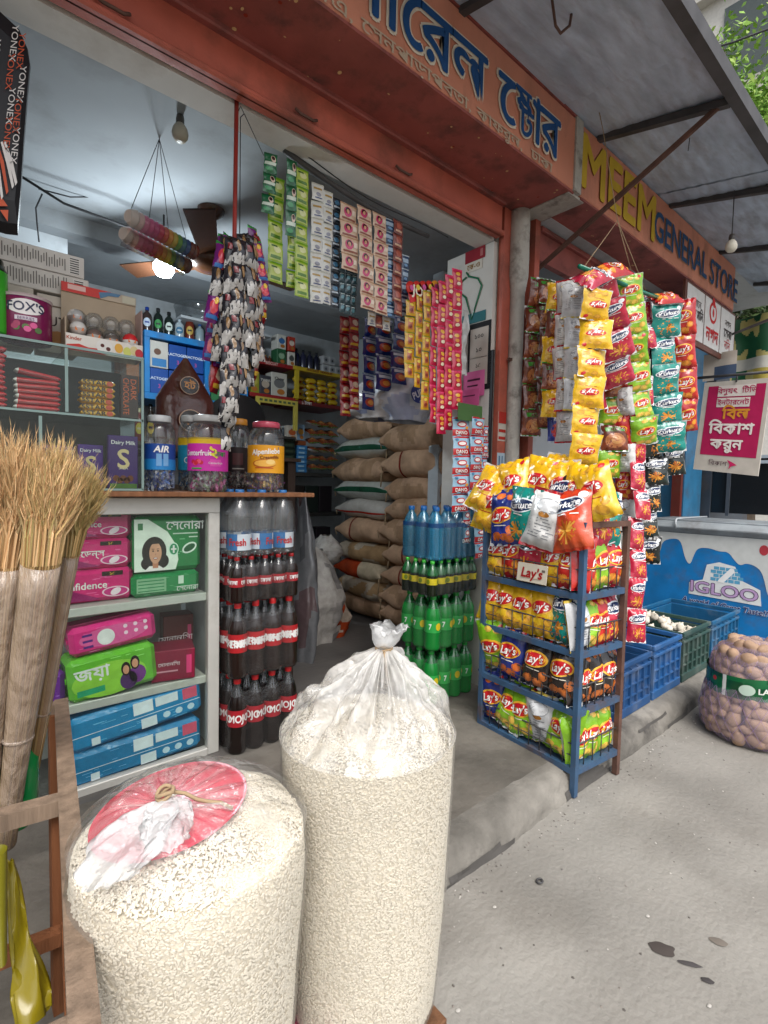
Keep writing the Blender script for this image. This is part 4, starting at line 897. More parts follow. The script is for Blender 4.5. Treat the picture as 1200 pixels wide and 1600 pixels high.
def L_center(mb, R0, H, a):
    wrap_label(mb, R0, H*.27, H*.62, a-1.6, a+1.6, hx('c32a9c')); wrap_label(mb, R0, H*.62, H*.70, a-1.6, a+1.6, hx('d9b31c'))
    f_ = cylfn(R0, H*.5, a); mb.text('Centerfruit', H*.10, lambda x, z, o=0: f_(x-R0*.55, z, o), hx('e8e2e6'), off=.0012, bold=.02, sx=.8)
    mb.text('২', H*.22, lambda x, z, o=0: f_(x+R0*.25, z+.005, o), hx('e8d84a'), off=.0012, bold=.03); mb.text('টাকা', H*.09, lambda x, z, o=0: f_(x+R0*.62, z-.004, o), hx('1f8a3c'), off=.0012, bold=.02)
    f_ = cylfn(R0, H*.36, a)
    for k in range(6): mb.ell(-R0*.55+rnd(-.02, .02), rnd(-.008, .012), .010, .009, f_, random.choice([hx('c0203a'), hx('e05070')]), .001+.0002*k, n=10, rings=1)
    mb.rect(-R0*.85, -H*.07, -R0*.3, -H*.05, f_, hx('3f9a3a'), .001, nx=4); mb.rect(R0*.1, -H*.03, R0*.65, H*.06, f_, hx('d84aa8'), .001, nx=4); mb.text('Centerfruit', H*.04, lambda x, z, o=0: f_(x+R0*.38, z+.004, o), WHITE, off=.0018)
def L_alp(mb, R0, H, a):
    wrap_label(mb, R0, H*.27, H*.66, a-1.6, a+1.6, hx('dd9a1c')); f_ = cylfn(R0, H*.47, a)
    mb.poly([(-R0*.62, H*.03), (-R0*.60, H*.12), (R0*.72, H*.17), (R0*.70, H*.08)], f_, hx('1c4a86'), .0010)
    mb.text('Alpenliebe', H*.105, lambda x, z, o=0: f_(x, z+H*.10+.08*x, o), hx('f0ece6'), off=.0018, bold=.025, sx=.9); mb.text('Creamfills', H*.065, lambda x, z, o=0: f_(x+R0*.2, z+H*.02+.05*x, o), hx('6a2a14'), off=.0018, bold=.02)
    mb.ell(-R0*.1, -H*.07, R0*.65, H*.06, f_, hx('b8641a'), .0008, n=24, rings=4); mb.ell(-R0*.05, -H*.065, R0*.60, H*.045, f_, hx('e9b04a'), .0012, n=24, rings=4); mb.ell(R0*.25, -H*.045, R0*.25, H*.035, f_, hx('f0c878'), .0016, n=18, rings=3)
    mb.rect(-R0*.6, -H*.135, R0*.4, -H*.125, f_, hx('b02a1c'), .0012, nx=6)
def L_dark(mb, R0, H, a):
    wrap_label(mb, R0, H*.27, H*.60, a-1.5, a+1.5, hx('2a1a1a')); f_ = cylfn(R0, H*.44, a); mb.rect(-R0*.4, -H*.08, R0*.4, H*.08, f_, hx('5a3030'), .001, nx=4); mb.rect(-R0*.4, -H*.14, R0*.5, -H*.125, f_, hx('b0a8a0'), .001, nx=4)
def L_teal(mb, R0, H, a):
    wrap_label(mb, R0, H*.27, H*.60, a-1.5, a+1.5, hx('1f8ab0')); wrap_label(mb, R0, H*.60, H*.70, a-1.5, a+1.5, hx('d9b31c')); f_ = cylfn(R0, H*.40, a); mb.text('CC', H*.12, f_, WHITE, off=.0012)
jar('big candy jar with a dark blue label reading AIR', 224, 274, 764, 650, 2.23, L_air, hx('bfc2c4'), [hx('2a4a9c'), hx('c9ccd2'), hx('4f74b8'), hx('9aa8c8')])
jar('candy jar with a bright pink label and yellow band', 293, 355, 764, 650, 2.18, L_center, hx('bdbdbc'), [hx('c86a9c'), hx('d9d2d4'), hx('b04a7c'), hx('8a9a7a')])
jar('candy jar with an orange label and pink lid', 388, 441, 764, 660, 2.19, L_alp, hx('b8485c'), [hx('c9a45a'), hx('d9cfc4'), hx('8a5a8a'), hx('b0705a')])
jar('candy jar with a dark brown label and orange lid', 352, 390, 752, 655, 2.40, L_dark, hx('c8862a'), [hx('6a3a3a'), hx('a89a90'), hx('4a2a2a')])
jar('candy jar with a teal label half behind the pink one', 278, 316, 752, 650, 2.40, L_teal, hx('b8b8b6'), [hx('3a6a9a'), hx('c9c9c9')])

# ================================================================== CRISP PACKETS
def pillow(w_, h_, t, seed, side=1):
    def S(x, y, o=0.0):
        u, v = x/w_, y/h_; vv = min(1, abs(2*v)/.92); uu = min(1, abs(2*u))
        th = t/2*max(0, 1-uu**2.3)**.75*max(0, 1-vv**3.2)**.6
        bul = max(0, 1-vv**2.5)
        th += t*(.15*noise.noise((u*3.2+seed, v*4.2, side*3.0))+.07*noise.noise((u*8+v*3, v*8-u*4+seed, side*2.0)))*(1-vv**4)*(1-uu**4)
        th += t*.08*math.sin(u*26+seed*3+2*noise.noise((u*4, v*3, seed)))*math.exp(-(1-vv)*5)*(1-uu**6)
        xx = x*(1-.085*bul)+.006*noise.noise((v*4, seed, side*.0))*bul
        lean = .05*h_*(v*v)*math.sin(seed*2.1)
        return (xx, -side*(th+o)+lean, y)
    return S
def chip_packet(kind, seed, w_=.145, h_=.205, t=.068):
    D = DES[kind]; mb = MB(); f = pillow(w_, h_, t, seed, 1); b = pillow(w_, h_, t*.85, seed+5, -1)
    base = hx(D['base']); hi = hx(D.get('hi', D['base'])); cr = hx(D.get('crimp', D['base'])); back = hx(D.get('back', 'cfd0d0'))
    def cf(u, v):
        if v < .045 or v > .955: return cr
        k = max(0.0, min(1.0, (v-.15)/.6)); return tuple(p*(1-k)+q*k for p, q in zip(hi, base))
    nu, nv = 16, 22
    mb.grid(lambda u, v: f((u-.5)*w_, (v-.5)*h_), nu, nv, colfn=cf)
    mb.grid(lambda u, v: b((u-.5)*w_, (v-.5)*h_), nu, nv, back, flip=True)
    if D['type'] == 'lays':
        gold, chip = hx('e0a92e'), hx(D.get('chip', 'd8a040'))
        for cx, cy, rx, ry, rt in ((-.18, -.33, .17, .085, .3), (.12, -.36, .18, .09, -.2), (.28, -.22, .13, .085, .6), (-.02, .37, .13, .06, .1), (.24, .34, .10, .05, -.4)):
            mb.ell(cx*w_, cy*h_, rx*w_, ry*h_*.9, f, chip, .0003, rot=rt, n=16); mb.ell(cx*w_, cy*h_, rx*w_*.7, ry*h_*.6, f, tuple(min(.85, q*1.22) for q in chip), .0006, rot=rt, n=16)
        mb.ell(0, .04*h_, .37*w_, .145*h_, f, gold, .0010, n=28, rings=4, rot=.12); mb.ell(0, .035*h_, .32*w_, .118*h_, f, hx('b8161f'), .0015, n=28, rings=4, rot=.12)
        mb.text("Lay's", .28*w_, lambda x, y, o=0: f(x, .04*h_+y+.12*x, o), hx('f2efe8'), off=.0024, bold=.025, sx=.95, shear=.15)
        mb.ell(.34*w_, .40*h_, .07*w_, .05*h_, f, hx('c21c24'), .0008, n=12); mb.rect(-.2*w_, -.15*h_, .2*w_, -.135*h_, f, hx('e9e2d0') if kind != 'yellow' else hx('a01818'), .0009, nx=4)
    elif D['type'] == 'kurkure':
        mb.ell(-.02*w_, .21*h_, .43*w_, .125*h_, f, hx('dfe4e8'), .0008, n=28, rings=4, rot=.15); mb.ell(-.02*w_, .21*h_, .40*w_, .10*h_, f, hx('16284e'), .0013, n=28, rings=4, rot=.15)
        mb.text('Kurkure', .215*w_, lambda x, y, o=0: f(x-.02*w_, .21*h_+y+.15*x, o), hx('eef0f2'), off=.0022, bold=.03, shear=.1)
        cx, cy = -.03*w_, -.22*h_
        for k in range(22):
            a = k*2.399; r0 = .05*w_*rnd(0, 1); r1 = w_*rnd(.20, .36); wd = .022*w_
            p = [(cx+r0*math.cos(a)-wd*math.sin(a), cy+r0*math.sin(a)+wd*math.cos(a)), (cx+r0*math.cos(a)+wd*math.sin(a), cy+r0*math.sin(a)-wd*math.cos(a)), (cx+r1*math.cos(a)+wd*math.sin(a), cy+r1*.85*math.sin(a)-wd*math.cos(a)), (cx+r1*math.cos(a)-wd*math.sin(a), cy+r1*.85*math.sin(a)+wd*math.cos(a))]
            mb.poly(p, f, random.choice([hx('d98a2a'), hx('e0a440'), hx('c06a1c')]), .0006+.00008*k)
        mb.rect(-.38*w_, .045*h_, .30*w_, .065*h_, f, hx('e9e6e0'), .0008, nx=4); mb.ell(.36*w_, .36*h_, .09*w_, .06*h_, f, hx('e2e6e8'), .0008, n=12)
    elif D['type'] == 'back':
        for k in range(7): mb.rect(-.36*w_, (.02-.05*k)*h_, .34*w_*rnd(.5, 1), (.035-.05*k)*h_, f, hx('7a7c80'), .0006, nx=4)
        mb.ell(0, .25*h_, .3*w_, .12*h_, f, hx('8f9296'), .0006); mb.ell(0, .25*h_, .28*w_, .105*h_, f, hx('d6d8da'), .0010); mb.ell(-.05*w_, .10*h_, .14*w_, .045*h_, f, hx('a8702a'), .0008)
    elif D['type'] == 'snack':
        mb.ell(0, -.12*h_, .38*w_, .26*h_, f, hx(D['mid']), .0006, n=20, rings=3); mb.ell(.05*w_, -.10*h_, .22*w_, .15*h_, f, hx(D['mid2']), .0010, n=16)
        mb.rect(-.36*w_, .20*h_, .36*w_, .34*h_, f, hx(D['tx']), .0008, nx=6); mb.text(D.get('word', 'Chips'), .16*h_, lambda x, y, o=0: f(x, .27*h_+y, o), hx(D['base']), off=.0016, bold=.03)
    return mb.mesh('crisp_packet', 'foil')
DES = {
 'yellow': dict(type='lays', base='d9a814', hi='e0b82a', crimp='d8a81a', chip='c8932a'),
 'red': dict(type='lays', base='a81820', hi='c02a20', crimp='a81820', chip='d88a2c', back='c9cacc'),
 'green': dict(type='lays', base='76a81c', hi='8cbc2c', crimp='7aa820', chip='d8b04a'),
 'blue': dict(type='lays', base='1c2a72', hi='243488', crimp='1c2a72', chip='c8642a'),
 'black': dict(type='lays', base='201a1a', hi='2c2422', crimp='1c1818', chip='b0602a'),
 'teal': dict(type='kurkure', base='0f7f74', hi='14897e', crimp='0f7a70'),
 'orange': dict(type='kurkure', base='c03a1c', hi='c8502a', crimp='b8361c'),
 'crimson': dict(type='kurkure', base='b01a34', hi='b82844', crimp='a81a30'),
 'dark': dict(type='kurkure', base='1c1c1e', hi='1c2a24', crimp='2a2c2c'),
 'silver': dict(type='back', base='c6c8ca', crimp='c9b04a', back='d9a814'),
 'whitered': dict(type='back', base='cfcfcd', crimp='b01a24', back='b01a24'),
 'brown': dict(type='snack', base='5a2a1c', hi='7a3a20', mid='a8683a', mid2='c08a52', tx='3a8a2a', crimp='2f8a2a', word='BBQ'),
 'navy': dict(type='snack', base='16205e', hi='20307e', mid='9a2a28', mid2='c8742a', tx='c9ccd4', crimp='aab0c0', word='Mr. Twist'),
}
PK = {}
def pk(kind, i=0):
    if (kind, i) not in PK: PK[(kind, i)] = chip_packet(kind, 1.7*len(PK)+.3)
    return PK[(kind, i)]
NAMES = dict(yellow='yellow', red='red', green='lime green', blue='dark blue', black='black', teal='teal', orange='orange red', crimson='crimson', dark='black', silver='silver backed', whitered='white backed')
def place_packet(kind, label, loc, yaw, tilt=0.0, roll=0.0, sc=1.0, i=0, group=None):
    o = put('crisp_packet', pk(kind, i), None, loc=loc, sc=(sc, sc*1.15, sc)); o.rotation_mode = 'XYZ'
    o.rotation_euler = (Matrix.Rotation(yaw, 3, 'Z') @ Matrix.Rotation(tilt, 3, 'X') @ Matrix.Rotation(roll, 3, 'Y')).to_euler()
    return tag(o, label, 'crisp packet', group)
# ------------------------------------------------------------------ the rack
RF = Vector((2.000, 1.060, 0)); RA = R_(-5.5); RW, RD, RH = .32, .545, 1.165
rack = thing('crisp_rack', 'blue steel rack of four wire baskets filled with crisp packets', 'rack', RF, RA)
TZ = [.865, .620, .370, .120]
for a, b in ((0, 0), (RW, 0), (0, RD), (RW, RD)):
    z0 = .0 if b == 0 else FL-.002; zt_ = RH if b == 0 else RH-.02
    mb = MB(); mb.box((a, b, (z0+zt_)/2), (.024, .024, zt_-z0)); put('post', mb, 'rackblue' if a == 0 else 'rust', rack)
for z in TZ:
    for p, q in (((.012, 0), (RW-.012, 0)), ((0, .012), (0, RD-.012)), ((RW, .012), (RW, RD-.012)), ((.012, RD), (RW-.012, RD))):
        mb = MB(); mb.bar((*p, z-.013), (*q, z-.013), .022, .026); put('rail', mb, 'rackblue', rack)
    mb = MB(); mb.box((RW/2, RD/2, z-.010), (RW-.03, RD-.03, .004)); put('shelf_sheet', mb, 'rackblue', rack)
    bk = put('basket', MB().tube([(0, .014, z+.10), (0, RD-.014, z+.10)], .0034, 5).tube([(0, .014, z+.05), (0, RD-.014, z+.05)], .0024, 5).tube([(.014, 0, z+.10), (RW-.014, 0, z+.10)], .0034, 5), 'darkmetal', rack)
    for k in range(1, 9):
        y_ = RD*k/9; put('wire', MB().tube([(0, y_, z), (0, y_, z+.103)], .0026, 5), 'darkmetal', bk)
    for k in range(1, 5):
        x_ = RW*k/5; put('wire', MB().tube([(x_, 0, z), (x_, 0, z+.103)], .0026, 5), 'darkmetal', bk)
for p, q in (((.012, 0), (RW-.012, 0)),):
    mb = MB(); mb.bar((*p, RH-.012), (*q, RH-.012), .022, .024); put('top_rail', mb, 'rust', rack)
plate = MB(); plate.box((0, 0, 0), (.004, .165, .085), hx('c9c0ae'), bev=.001); f_ = left_face(-.003)
plate.text("Lay's", .062, f_, hx('9a1a1c'), bold=.03, off=.001, shear=.15); plate.rect(.055, .012, .072, .022, f_, hx('6a6058'), .001); plate.rect(-.06, -.025, .05, -.021, f_, hx('a89a86'), .001)
put('brand_plate', plate, 'card', rack, (-.016, .245, TZ[0]+.052), (0, R_(6), 0))
LONG, END = R_(-90)+RA, RA
def rk(a, b, z): 
    c, s_ = math.cos(RA), math.sin(RA); return (RF.x+a*c-b*s_, RF.y+a*s_+b*c, z)
TN = ['top', 'second', 'third', 'lowest']
cnt = {}
def rp(kind, where, tier, a, b, dz=0.0, tilt=-6, roll=0, yaw=0, sc=1.0, i=0):
    sc *= 1.20 if dz < .1 else 1.28; z = TZ[tier]+.103*sc+dz; side = LONG if where == 'long' else END
    key = (kind, where, tier, dz > .1); cnt[key] = cnt.get(key, 0)+1; k = cnt[key]
    nm = NAMES[kind]; lvl = (' heaped above the ' + TN[tier] + ' basket') if dz > .1 else ' in the ' + TN[tier] + ' basket'
    lab = f"{ORD[k-1]} {nm} crisp packet{lvl}, {'long side' if where == 'long' else 'street end'} of rack"
    place_packet(kind, lab, rk(a, b, z), side+R_(yaw), R_(tilt), R_(roll), sc, i, 'crisp packets on the rack')
# b runs from the street end (0) to the shop end (.545); photo order is shop end first
S_ = .050
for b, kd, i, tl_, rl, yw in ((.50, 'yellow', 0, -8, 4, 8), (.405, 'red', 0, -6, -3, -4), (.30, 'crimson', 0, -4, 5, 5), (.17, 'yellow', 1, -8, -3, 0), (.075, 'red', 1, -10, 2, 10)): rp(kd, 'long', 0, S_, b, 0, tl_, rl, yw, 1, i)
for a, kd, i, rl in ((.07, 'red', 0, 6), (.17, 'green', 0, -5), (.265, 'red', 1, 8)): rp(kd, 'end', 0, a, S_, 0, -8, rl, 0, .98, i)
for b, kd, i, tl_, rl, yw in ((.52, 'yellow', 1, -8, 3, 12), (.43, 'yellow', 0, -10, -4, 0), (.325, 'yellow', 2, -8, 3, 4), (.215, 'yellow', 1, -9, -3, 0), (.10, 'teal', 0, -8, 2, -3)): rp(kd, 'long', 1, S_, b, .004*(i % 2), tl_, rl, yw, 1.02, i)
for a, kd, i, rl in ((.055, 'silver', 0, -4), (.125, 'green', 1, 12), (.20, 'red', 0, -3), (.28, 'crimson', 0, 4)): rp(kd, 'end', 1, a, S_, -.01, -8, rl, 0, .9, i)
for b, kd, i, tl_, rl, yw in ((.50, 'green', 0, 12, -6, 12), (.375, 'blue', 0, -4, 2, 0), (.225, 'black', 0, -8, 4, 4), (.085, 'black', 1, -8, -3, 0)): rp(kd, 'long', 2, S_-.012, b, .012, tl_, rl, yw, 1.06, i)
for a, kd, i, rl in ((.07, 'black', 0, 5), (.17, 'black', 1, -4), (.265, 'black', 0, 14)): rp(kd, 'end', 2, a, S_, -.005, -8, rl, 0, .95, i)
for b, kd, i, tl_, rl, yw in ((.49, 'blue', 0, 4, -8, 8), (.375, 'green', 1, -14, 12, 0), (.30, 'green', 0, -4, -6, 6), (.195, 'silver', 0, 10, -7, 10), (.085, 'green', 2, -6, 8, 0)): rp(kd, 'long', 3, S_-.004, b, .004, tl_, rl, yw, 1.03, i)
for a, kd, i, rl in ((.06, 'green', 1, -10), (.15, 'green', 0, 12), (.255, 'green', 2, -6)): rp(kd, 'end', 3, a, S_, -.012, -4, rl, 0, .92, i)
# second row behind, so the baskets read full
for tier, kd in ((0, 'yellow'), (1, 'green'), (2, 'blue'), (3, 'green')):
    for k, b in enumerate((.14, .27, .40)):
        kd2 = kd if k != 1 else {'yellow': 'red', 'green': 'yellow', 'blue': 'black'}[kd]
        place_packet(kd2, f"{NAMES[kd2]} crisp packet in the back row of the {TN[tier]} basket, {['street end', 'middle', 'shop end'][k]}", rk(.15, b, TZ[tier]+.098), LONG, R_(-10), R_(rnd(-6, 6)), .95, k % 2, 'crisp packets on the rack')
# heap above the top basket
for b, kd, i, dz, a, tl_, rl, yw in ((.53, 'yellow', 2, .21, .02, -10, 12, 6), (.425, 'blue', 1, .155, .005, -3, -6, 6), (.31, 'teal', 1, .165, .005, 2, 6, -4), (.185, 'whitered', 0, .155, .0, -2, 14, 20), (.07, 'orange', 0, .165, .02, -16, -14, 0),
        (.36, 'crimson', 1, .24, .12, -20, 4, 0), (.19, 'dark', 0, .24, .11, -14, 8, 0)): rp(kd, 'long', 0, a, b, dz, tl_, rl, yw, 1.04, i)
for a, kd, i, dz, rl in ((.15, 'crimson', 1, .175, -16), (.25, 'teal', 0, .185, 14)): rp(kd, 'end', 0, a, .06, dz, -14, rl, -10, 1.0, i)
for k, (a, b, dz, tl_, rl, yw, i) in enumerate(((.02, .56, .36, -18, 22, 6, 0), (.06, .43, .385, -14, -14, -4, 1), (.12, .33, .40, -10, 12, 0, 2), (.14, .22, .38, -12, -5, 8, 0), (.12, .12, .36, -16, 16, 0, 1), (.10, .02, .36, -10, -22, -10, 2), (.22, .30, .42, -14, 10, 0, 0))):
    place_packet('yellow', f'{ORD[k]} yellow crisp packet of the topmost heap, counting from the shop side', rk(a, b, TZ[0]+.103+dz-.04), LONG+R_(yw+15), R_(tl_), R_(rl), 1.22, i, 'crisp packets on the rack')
# ------------------------------------------------------------------ strips of packets hanging by the rack
hk = thing('strip_hanger', 'green cord and rod hanger carrying the crisp packet strips', 'hanger', PY(965, 345, 1.30))
o0 = hk.location
mb = MB()
for q in ((912, 418), (988, 430), (1015, 470)): mb.tube([(0, 0, 0), PY(*q, 1.27)-o0], .0022, 4)
put('cord', mb, 'rope', hk)
mb = MB(); mb.tube([PY(905, 416, 1.27)-o0, PY(1000, 455, 1.25)-o0, PY(1070, 480, 1.22)-o0], .011, 8, hx('14705a')); put('rod', mb, 'gloss', hk)
mb = MB(); mb.tube([(0, 0, 0), (0, .1, .5), (0, .22, 1.0)], .0022, 4); put('top_cord', mb, 'rope', hk); hk.children[-1].location = (0, 0, 0)
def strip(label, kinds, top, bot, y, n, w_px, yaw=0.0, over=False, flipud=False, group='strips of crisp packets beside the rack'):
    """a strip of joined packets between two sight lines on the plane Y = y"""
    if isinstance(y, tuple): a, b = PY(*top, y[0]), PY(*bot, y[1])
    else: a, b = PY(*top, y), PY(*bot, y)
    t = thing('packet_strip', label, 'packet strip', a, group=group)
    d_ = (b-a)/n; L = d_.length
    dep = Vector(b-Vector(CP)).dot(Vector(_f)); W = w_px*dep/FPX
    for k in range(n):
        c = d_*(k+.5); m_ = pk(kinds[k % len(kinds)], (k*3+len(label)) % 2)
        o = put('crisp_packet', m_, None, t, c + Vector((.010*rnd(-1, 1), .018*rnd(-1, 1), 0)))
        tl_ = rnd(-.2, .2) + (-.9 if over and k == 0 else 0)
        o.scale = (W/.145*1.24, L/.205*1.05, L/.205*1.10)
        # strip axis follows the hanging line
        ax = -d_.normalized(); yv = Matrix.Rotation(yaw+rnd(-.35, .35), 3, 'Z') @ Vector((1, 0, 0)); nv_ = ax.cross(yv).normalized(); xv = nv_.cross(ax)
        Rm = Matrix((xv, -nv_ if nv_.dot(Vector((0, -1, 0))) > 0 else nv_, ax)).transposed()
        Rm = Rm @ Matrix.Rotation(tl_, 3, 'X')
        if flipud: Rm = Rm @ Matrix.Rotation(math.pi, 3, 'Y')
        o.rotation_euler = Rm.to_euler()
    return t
YW = R_(-38)
strip('strip of brown and green barbecue packets against the red pillar', ['brown'], (838, 440), (832, 680), 1.72, 6, 30, YW*.6)
strip('second strip of brown and green packets beside the pillar strip', ['brown'], (858, 436), (853, 668), 1.66, 6, 30, YW*.6)
strip('short strip of dark blue packets low between brown strips', ['navy', 'blue'], (868, 560), (866, 690), 1.62, 3, 24, YW)
strip('strip showing white packet backs with red edges by brown packets', ['whitered'], (888, 440), (880, 690), 1.42, 5, 28, YW-.5)
strip('strip showing silver packet backs beside the yellow strip', ['silver'], (905, 446), (897, 640), 1.36, 4, 34, YW-.2)
strip('strip of yellow crisp packets hanging upside down in front', ['yellow'], (930, 455), (908, 725), 1.24, 6, 42, YW, flipud=True)
strip('crimson packet strip arching over the hanger beside the yellow strip', ['crimson'], (936, 425), (972, 600), 1.27, 4, 40, YW)
strip('strip of lime green packets hanging down from the hanger', ['green'], (985, 430), (1003, 695), 1.24, 6, 36, YW)
strip('dark green packet strip half hidden behind the lime strip', ['brown', 'green'], (960, 580), (955, 745), 1.34, 4, 34, YW)
strip('narrow red and white strip between the lime and blue strips', ['red', 'whitered'], (968, 560), (985, 860), 1.30, 7, 22, YW-.7)
strip('strip of dark blue packets behind the red edged strip', ['blue'], (962, 640), (965, 800), 1.40, 4, 30, YW)
strip('long crimson packet strip hanging lowest beside the rack end', ['crimson'], (1008, 460), (990, 1000), (1.32, 1.16), 12, 26, YW)
strip('long strip of black packets with orange sticks by the freezer', ['dark'], (1030, 500), (1015, 880), 1.28, 9, 30, YW)
strip('strip of teal packets hanging by the freezer', ['teal'], (1038, 478), (1042, 705), 1.22, 5, 42, YW)
strip('strip of red packets at the outer end of the hanger', ['red'], (1068, 470), (1074, 672), 1.22, 4, 32, YW-.35)
strip('crimson packet strip behind the silver and yellow strips', ['crimson', 'red'], (915, 440), (925, 640), 1.40, 5, 36, YW)
strip('orange red packet strip tucked between crimson and lime strips', ['orange'], (965, 440), (985, 640), 1.33, 5, 34, YW)
strip('crimson packet strip between the lime and teal strips', ['crimson'], (1012, 465), (1022, 690), 1.36, 6, 32, YW)
strip('yellow packet strip tucked behind the brown barbecue strips', ['yellow', 'brown'], (872, 445), (862, 650), 1.55, 5, 30, YW)
strip('lime packet strip behind the teal strip', ['green'], (1052, 480), (1050, 640), 1.34, 4, 30, YW)
strip('short black packet strip behind the teal strip', ['dark'], (1055, 600), (1056, 740), 1.30, 3, 28, YW)
o = place_packet('red', 'red crisp packet folded over the hanger above the lime strip', PY(955, 425, 1.25), YW, R_(-50), R_(60), .95, 1)
o = place_packet('red', 'red crisp packet folded over the hanger above the teal strip', PY(1040, 468, 1.22), YW, R_(-50), R_(75), .85, 0)
o = place_packet('crimson', 'crimson packet folded over the hanger top beside yellow strip', PY(925, 435, 1.26), YW, R_(-40), R_(50), .9, 0)

# ------------------------------------------------------------------ crates, garlic, freezer, potatoes
def crate(label, x0, x1, col, y0=1.165, D=.50, z1=.40):
    t = thing('plastic_crate', label, 'crate', ((x0+x1)/2, y0+D/2, FL-.004), group='plastic crates in front of the freezer')
    W = x1-x0; H = z1-FL
    def P_(n_, c, d_): mb = MB(); mb.box(c, d_, hx(col), bev=.003); return put(n_, mb, 'crate', t)
    P_('bottom', (0, 0, .012), (W-.02, D-.02, .012))
    for s_ in (-1, 1):
        # long walls are slatted lattices with two rims
        w1 = P_('wall', (0, s_*(D/2-.018), H*.52), (W-.03, .006, H*.72)); w2 = P_('wall', (s_*(W/2-.018), 0, H*.52), (.006, D-.03, H*.72))
        for z, h in ((H-.014, .028), (H-.062, .018), (.03, .05)):
            for w_, c, d_ in ((w1, (0, s_*(D/2-.008), z), (W, .018, h)), (w2, (s_*(W/2-.008), 0, z), (.016, D-.036, h))):
                mb = MB(); mb.box(c, d_, hx(col), bev=.003); put('rim', mb, 'crate', w_)
        n = max(3, round(W/.085))
        for k in range(n+1):
            mb = MB(); mb.box((-W/2+.012+k*(W-.024)/n, s_*(D/2-.009), H*.46), (.012, .014, H*.78), hx(col)); put('rib', mb, 'crate', w1)
        for k in range(6):
            mb = MB(); mb.box((s_*(W/2-.009), -D/2+.03+k*(D-.06)/5, H*.46), (.014, .012, H*.78), hx(col)); put('rib', mb, 'crate', w2)
        for z in (H*.33, H*.53):
            mb = MB(); mb.box((0, s_*(D/2-.0095), z), (W-.03, .011, .008), hx(col)); put('rib', mb, 'crate', w1)
            mb = MB(); mb.box((s_*(W/2-.0095), 0, z), (.011, D-.03, .008), hx(col)); put('rib', mb, 'crate', w2)
    return t
crate('blue crate right behind the crisp rack, first of the row', 2.60, 3.02, '234a78')
crate('brighter blue crate, second in the row after the rack', 3.05, 3.46, '275a90', z1=.42)
crate('dark green crate holding pale garlic bulbs', 3.49, 3.98, '2f4a44', z1=.42)
crate('teal blue crate against the freezer, last of the row', 4.01, 4.62, '1c5a82', z1=.41)
gm = []
for k in range(3):
    mb = MB(); mb.lathe([(.004, -.022), (.018, -.019), (.026, -.006), (.025, .006), (.015, .018), (.006, .026), (.004, .034)], 14, rfn=lambda a, z, k=k: 1+.06*math.cos(7*a+k)); gm.append(mb.mesh('garlic_bulb', 'garlic'))
for k in range(60):
    x, y_ = 3.735+rnd(-.20, .20), 1.415+rnd(-.20, .20); z = .36+.07*max(0, 1-((x-3.70)**2+(y_-1.5)**2)/.05)+rnd(-.02, .015)
    o = put('garlic_bulb', gm[k % 3], None, loc=(x, y_, z), rot=(rnd(-.7, .7), rnd(-.7, .7), rnd(0, 6)), sc=rnd(.85, 1.15))
    tag(o, 'pale garlic bulb heaped in the dark green crate', 'garlic', 'garlic bulbs in the dark green crate')
# second garlic heap behind, as seen over the crate
# freezer
FX = 4.80; fz = thing('chest_freezer', 'blue chest freezer with white dripping cream paint reading IGLOO', 'freezer', (FX+.34, 1.18, FL))
FY0, FY1 = .35, 1.98; W_ = FY1-FY0; yc = (FY0+FY1)/2-1.18
mb = MB(); mb.box((0, yc, .435), (.68, W_, .83), hx('1276ba'), bev=.02); put('body', mb, 'paint', fz)
f_ = left_face(-.342, .0, .0)      # a = -(y-1.18)
cr_ = hx('c9ccca'); pts = []
def fy(px, py): p = PX(px, py, FX); return (-(p.y-1.18), p.z-FL)
mb = MB(); wav = [(1000, 850), (1010, 858), (1026, 858), (1032, 858), (1036, 845), (1050, 841), (1064, 843), (1070, 872), (1078, 884), (1084, 868), (1090, 856), (1108, 856), (1124, 862), (1138, 862), (1148, 876), (1156, 884), (1166, 880), (1180, 884), (1192, 895), (1200, 935), (1215, 950)]
top_ = .845
P2 = [fy(*q) for q in wav]
for _ in range(3): P2 = [P2[0]]+[(a[0]*(1-t)+b[0]*t, a[1]*(1-t)+b[1]*t) for a, b in zip(P2, P2[1:]) for t in (.25, .75)]+[P2[-1]]
vs_ = [f_(a, z, .0) for a, z in P2]+[f_(a, top_, .0) for a, z in P2]
n = len(P2); mb.add(vs_, [(k, k+1, n+k+1, n+k) for k in range(n-1)], cr_)
mb.rect(P2[-1][0], .55, 1.18-FY0-.02, top_, f_, cr_, 0); mb.rect(-(FY1-.02-1.18), .70, P2[0][0], top_, f_, cr_, 0); put('cream_drip', mb, 'print', fz)
mb = MB(); ea = fy(1194, 860); mb.ell(ea[0], ea[1], .03, .04, f_, hx('b03a44'), .002); put('red_spot', mb, 'print', fz)
mb = MB(); c = fy(1130, 918); g = lambda x, z, o=0: f_(c[0]+x*1.25, c[1]+z*1.3-.10*x*.3, o)
mb.poly([(-.20, -.075), (-.20, .0), (-.12, .03), (-.10, .13), (-.03, .155), (.06, .14), (.10, .06), (.20, .02), (.21, -.075)], g, hx('dfe2e2'), .001)
for r_ in range(4):
    for k in range(5):
        x0 = -.075+k*.034+(.017 if r_ % 2 else 0); z0 = .035+r_*.024
        if (x0+.015)**2+(z0-.03)**2 < .0095: mb.rect(x0, z0, x0+.030, z0+.020, g, hx('5aa0c4'), .002)
mb.poly([(-.035, .03), (-.025, .05), (.035, .125), (.055, .125), (.06, .105), (.0, .03)], g, hx('f0f0ee'), .003)
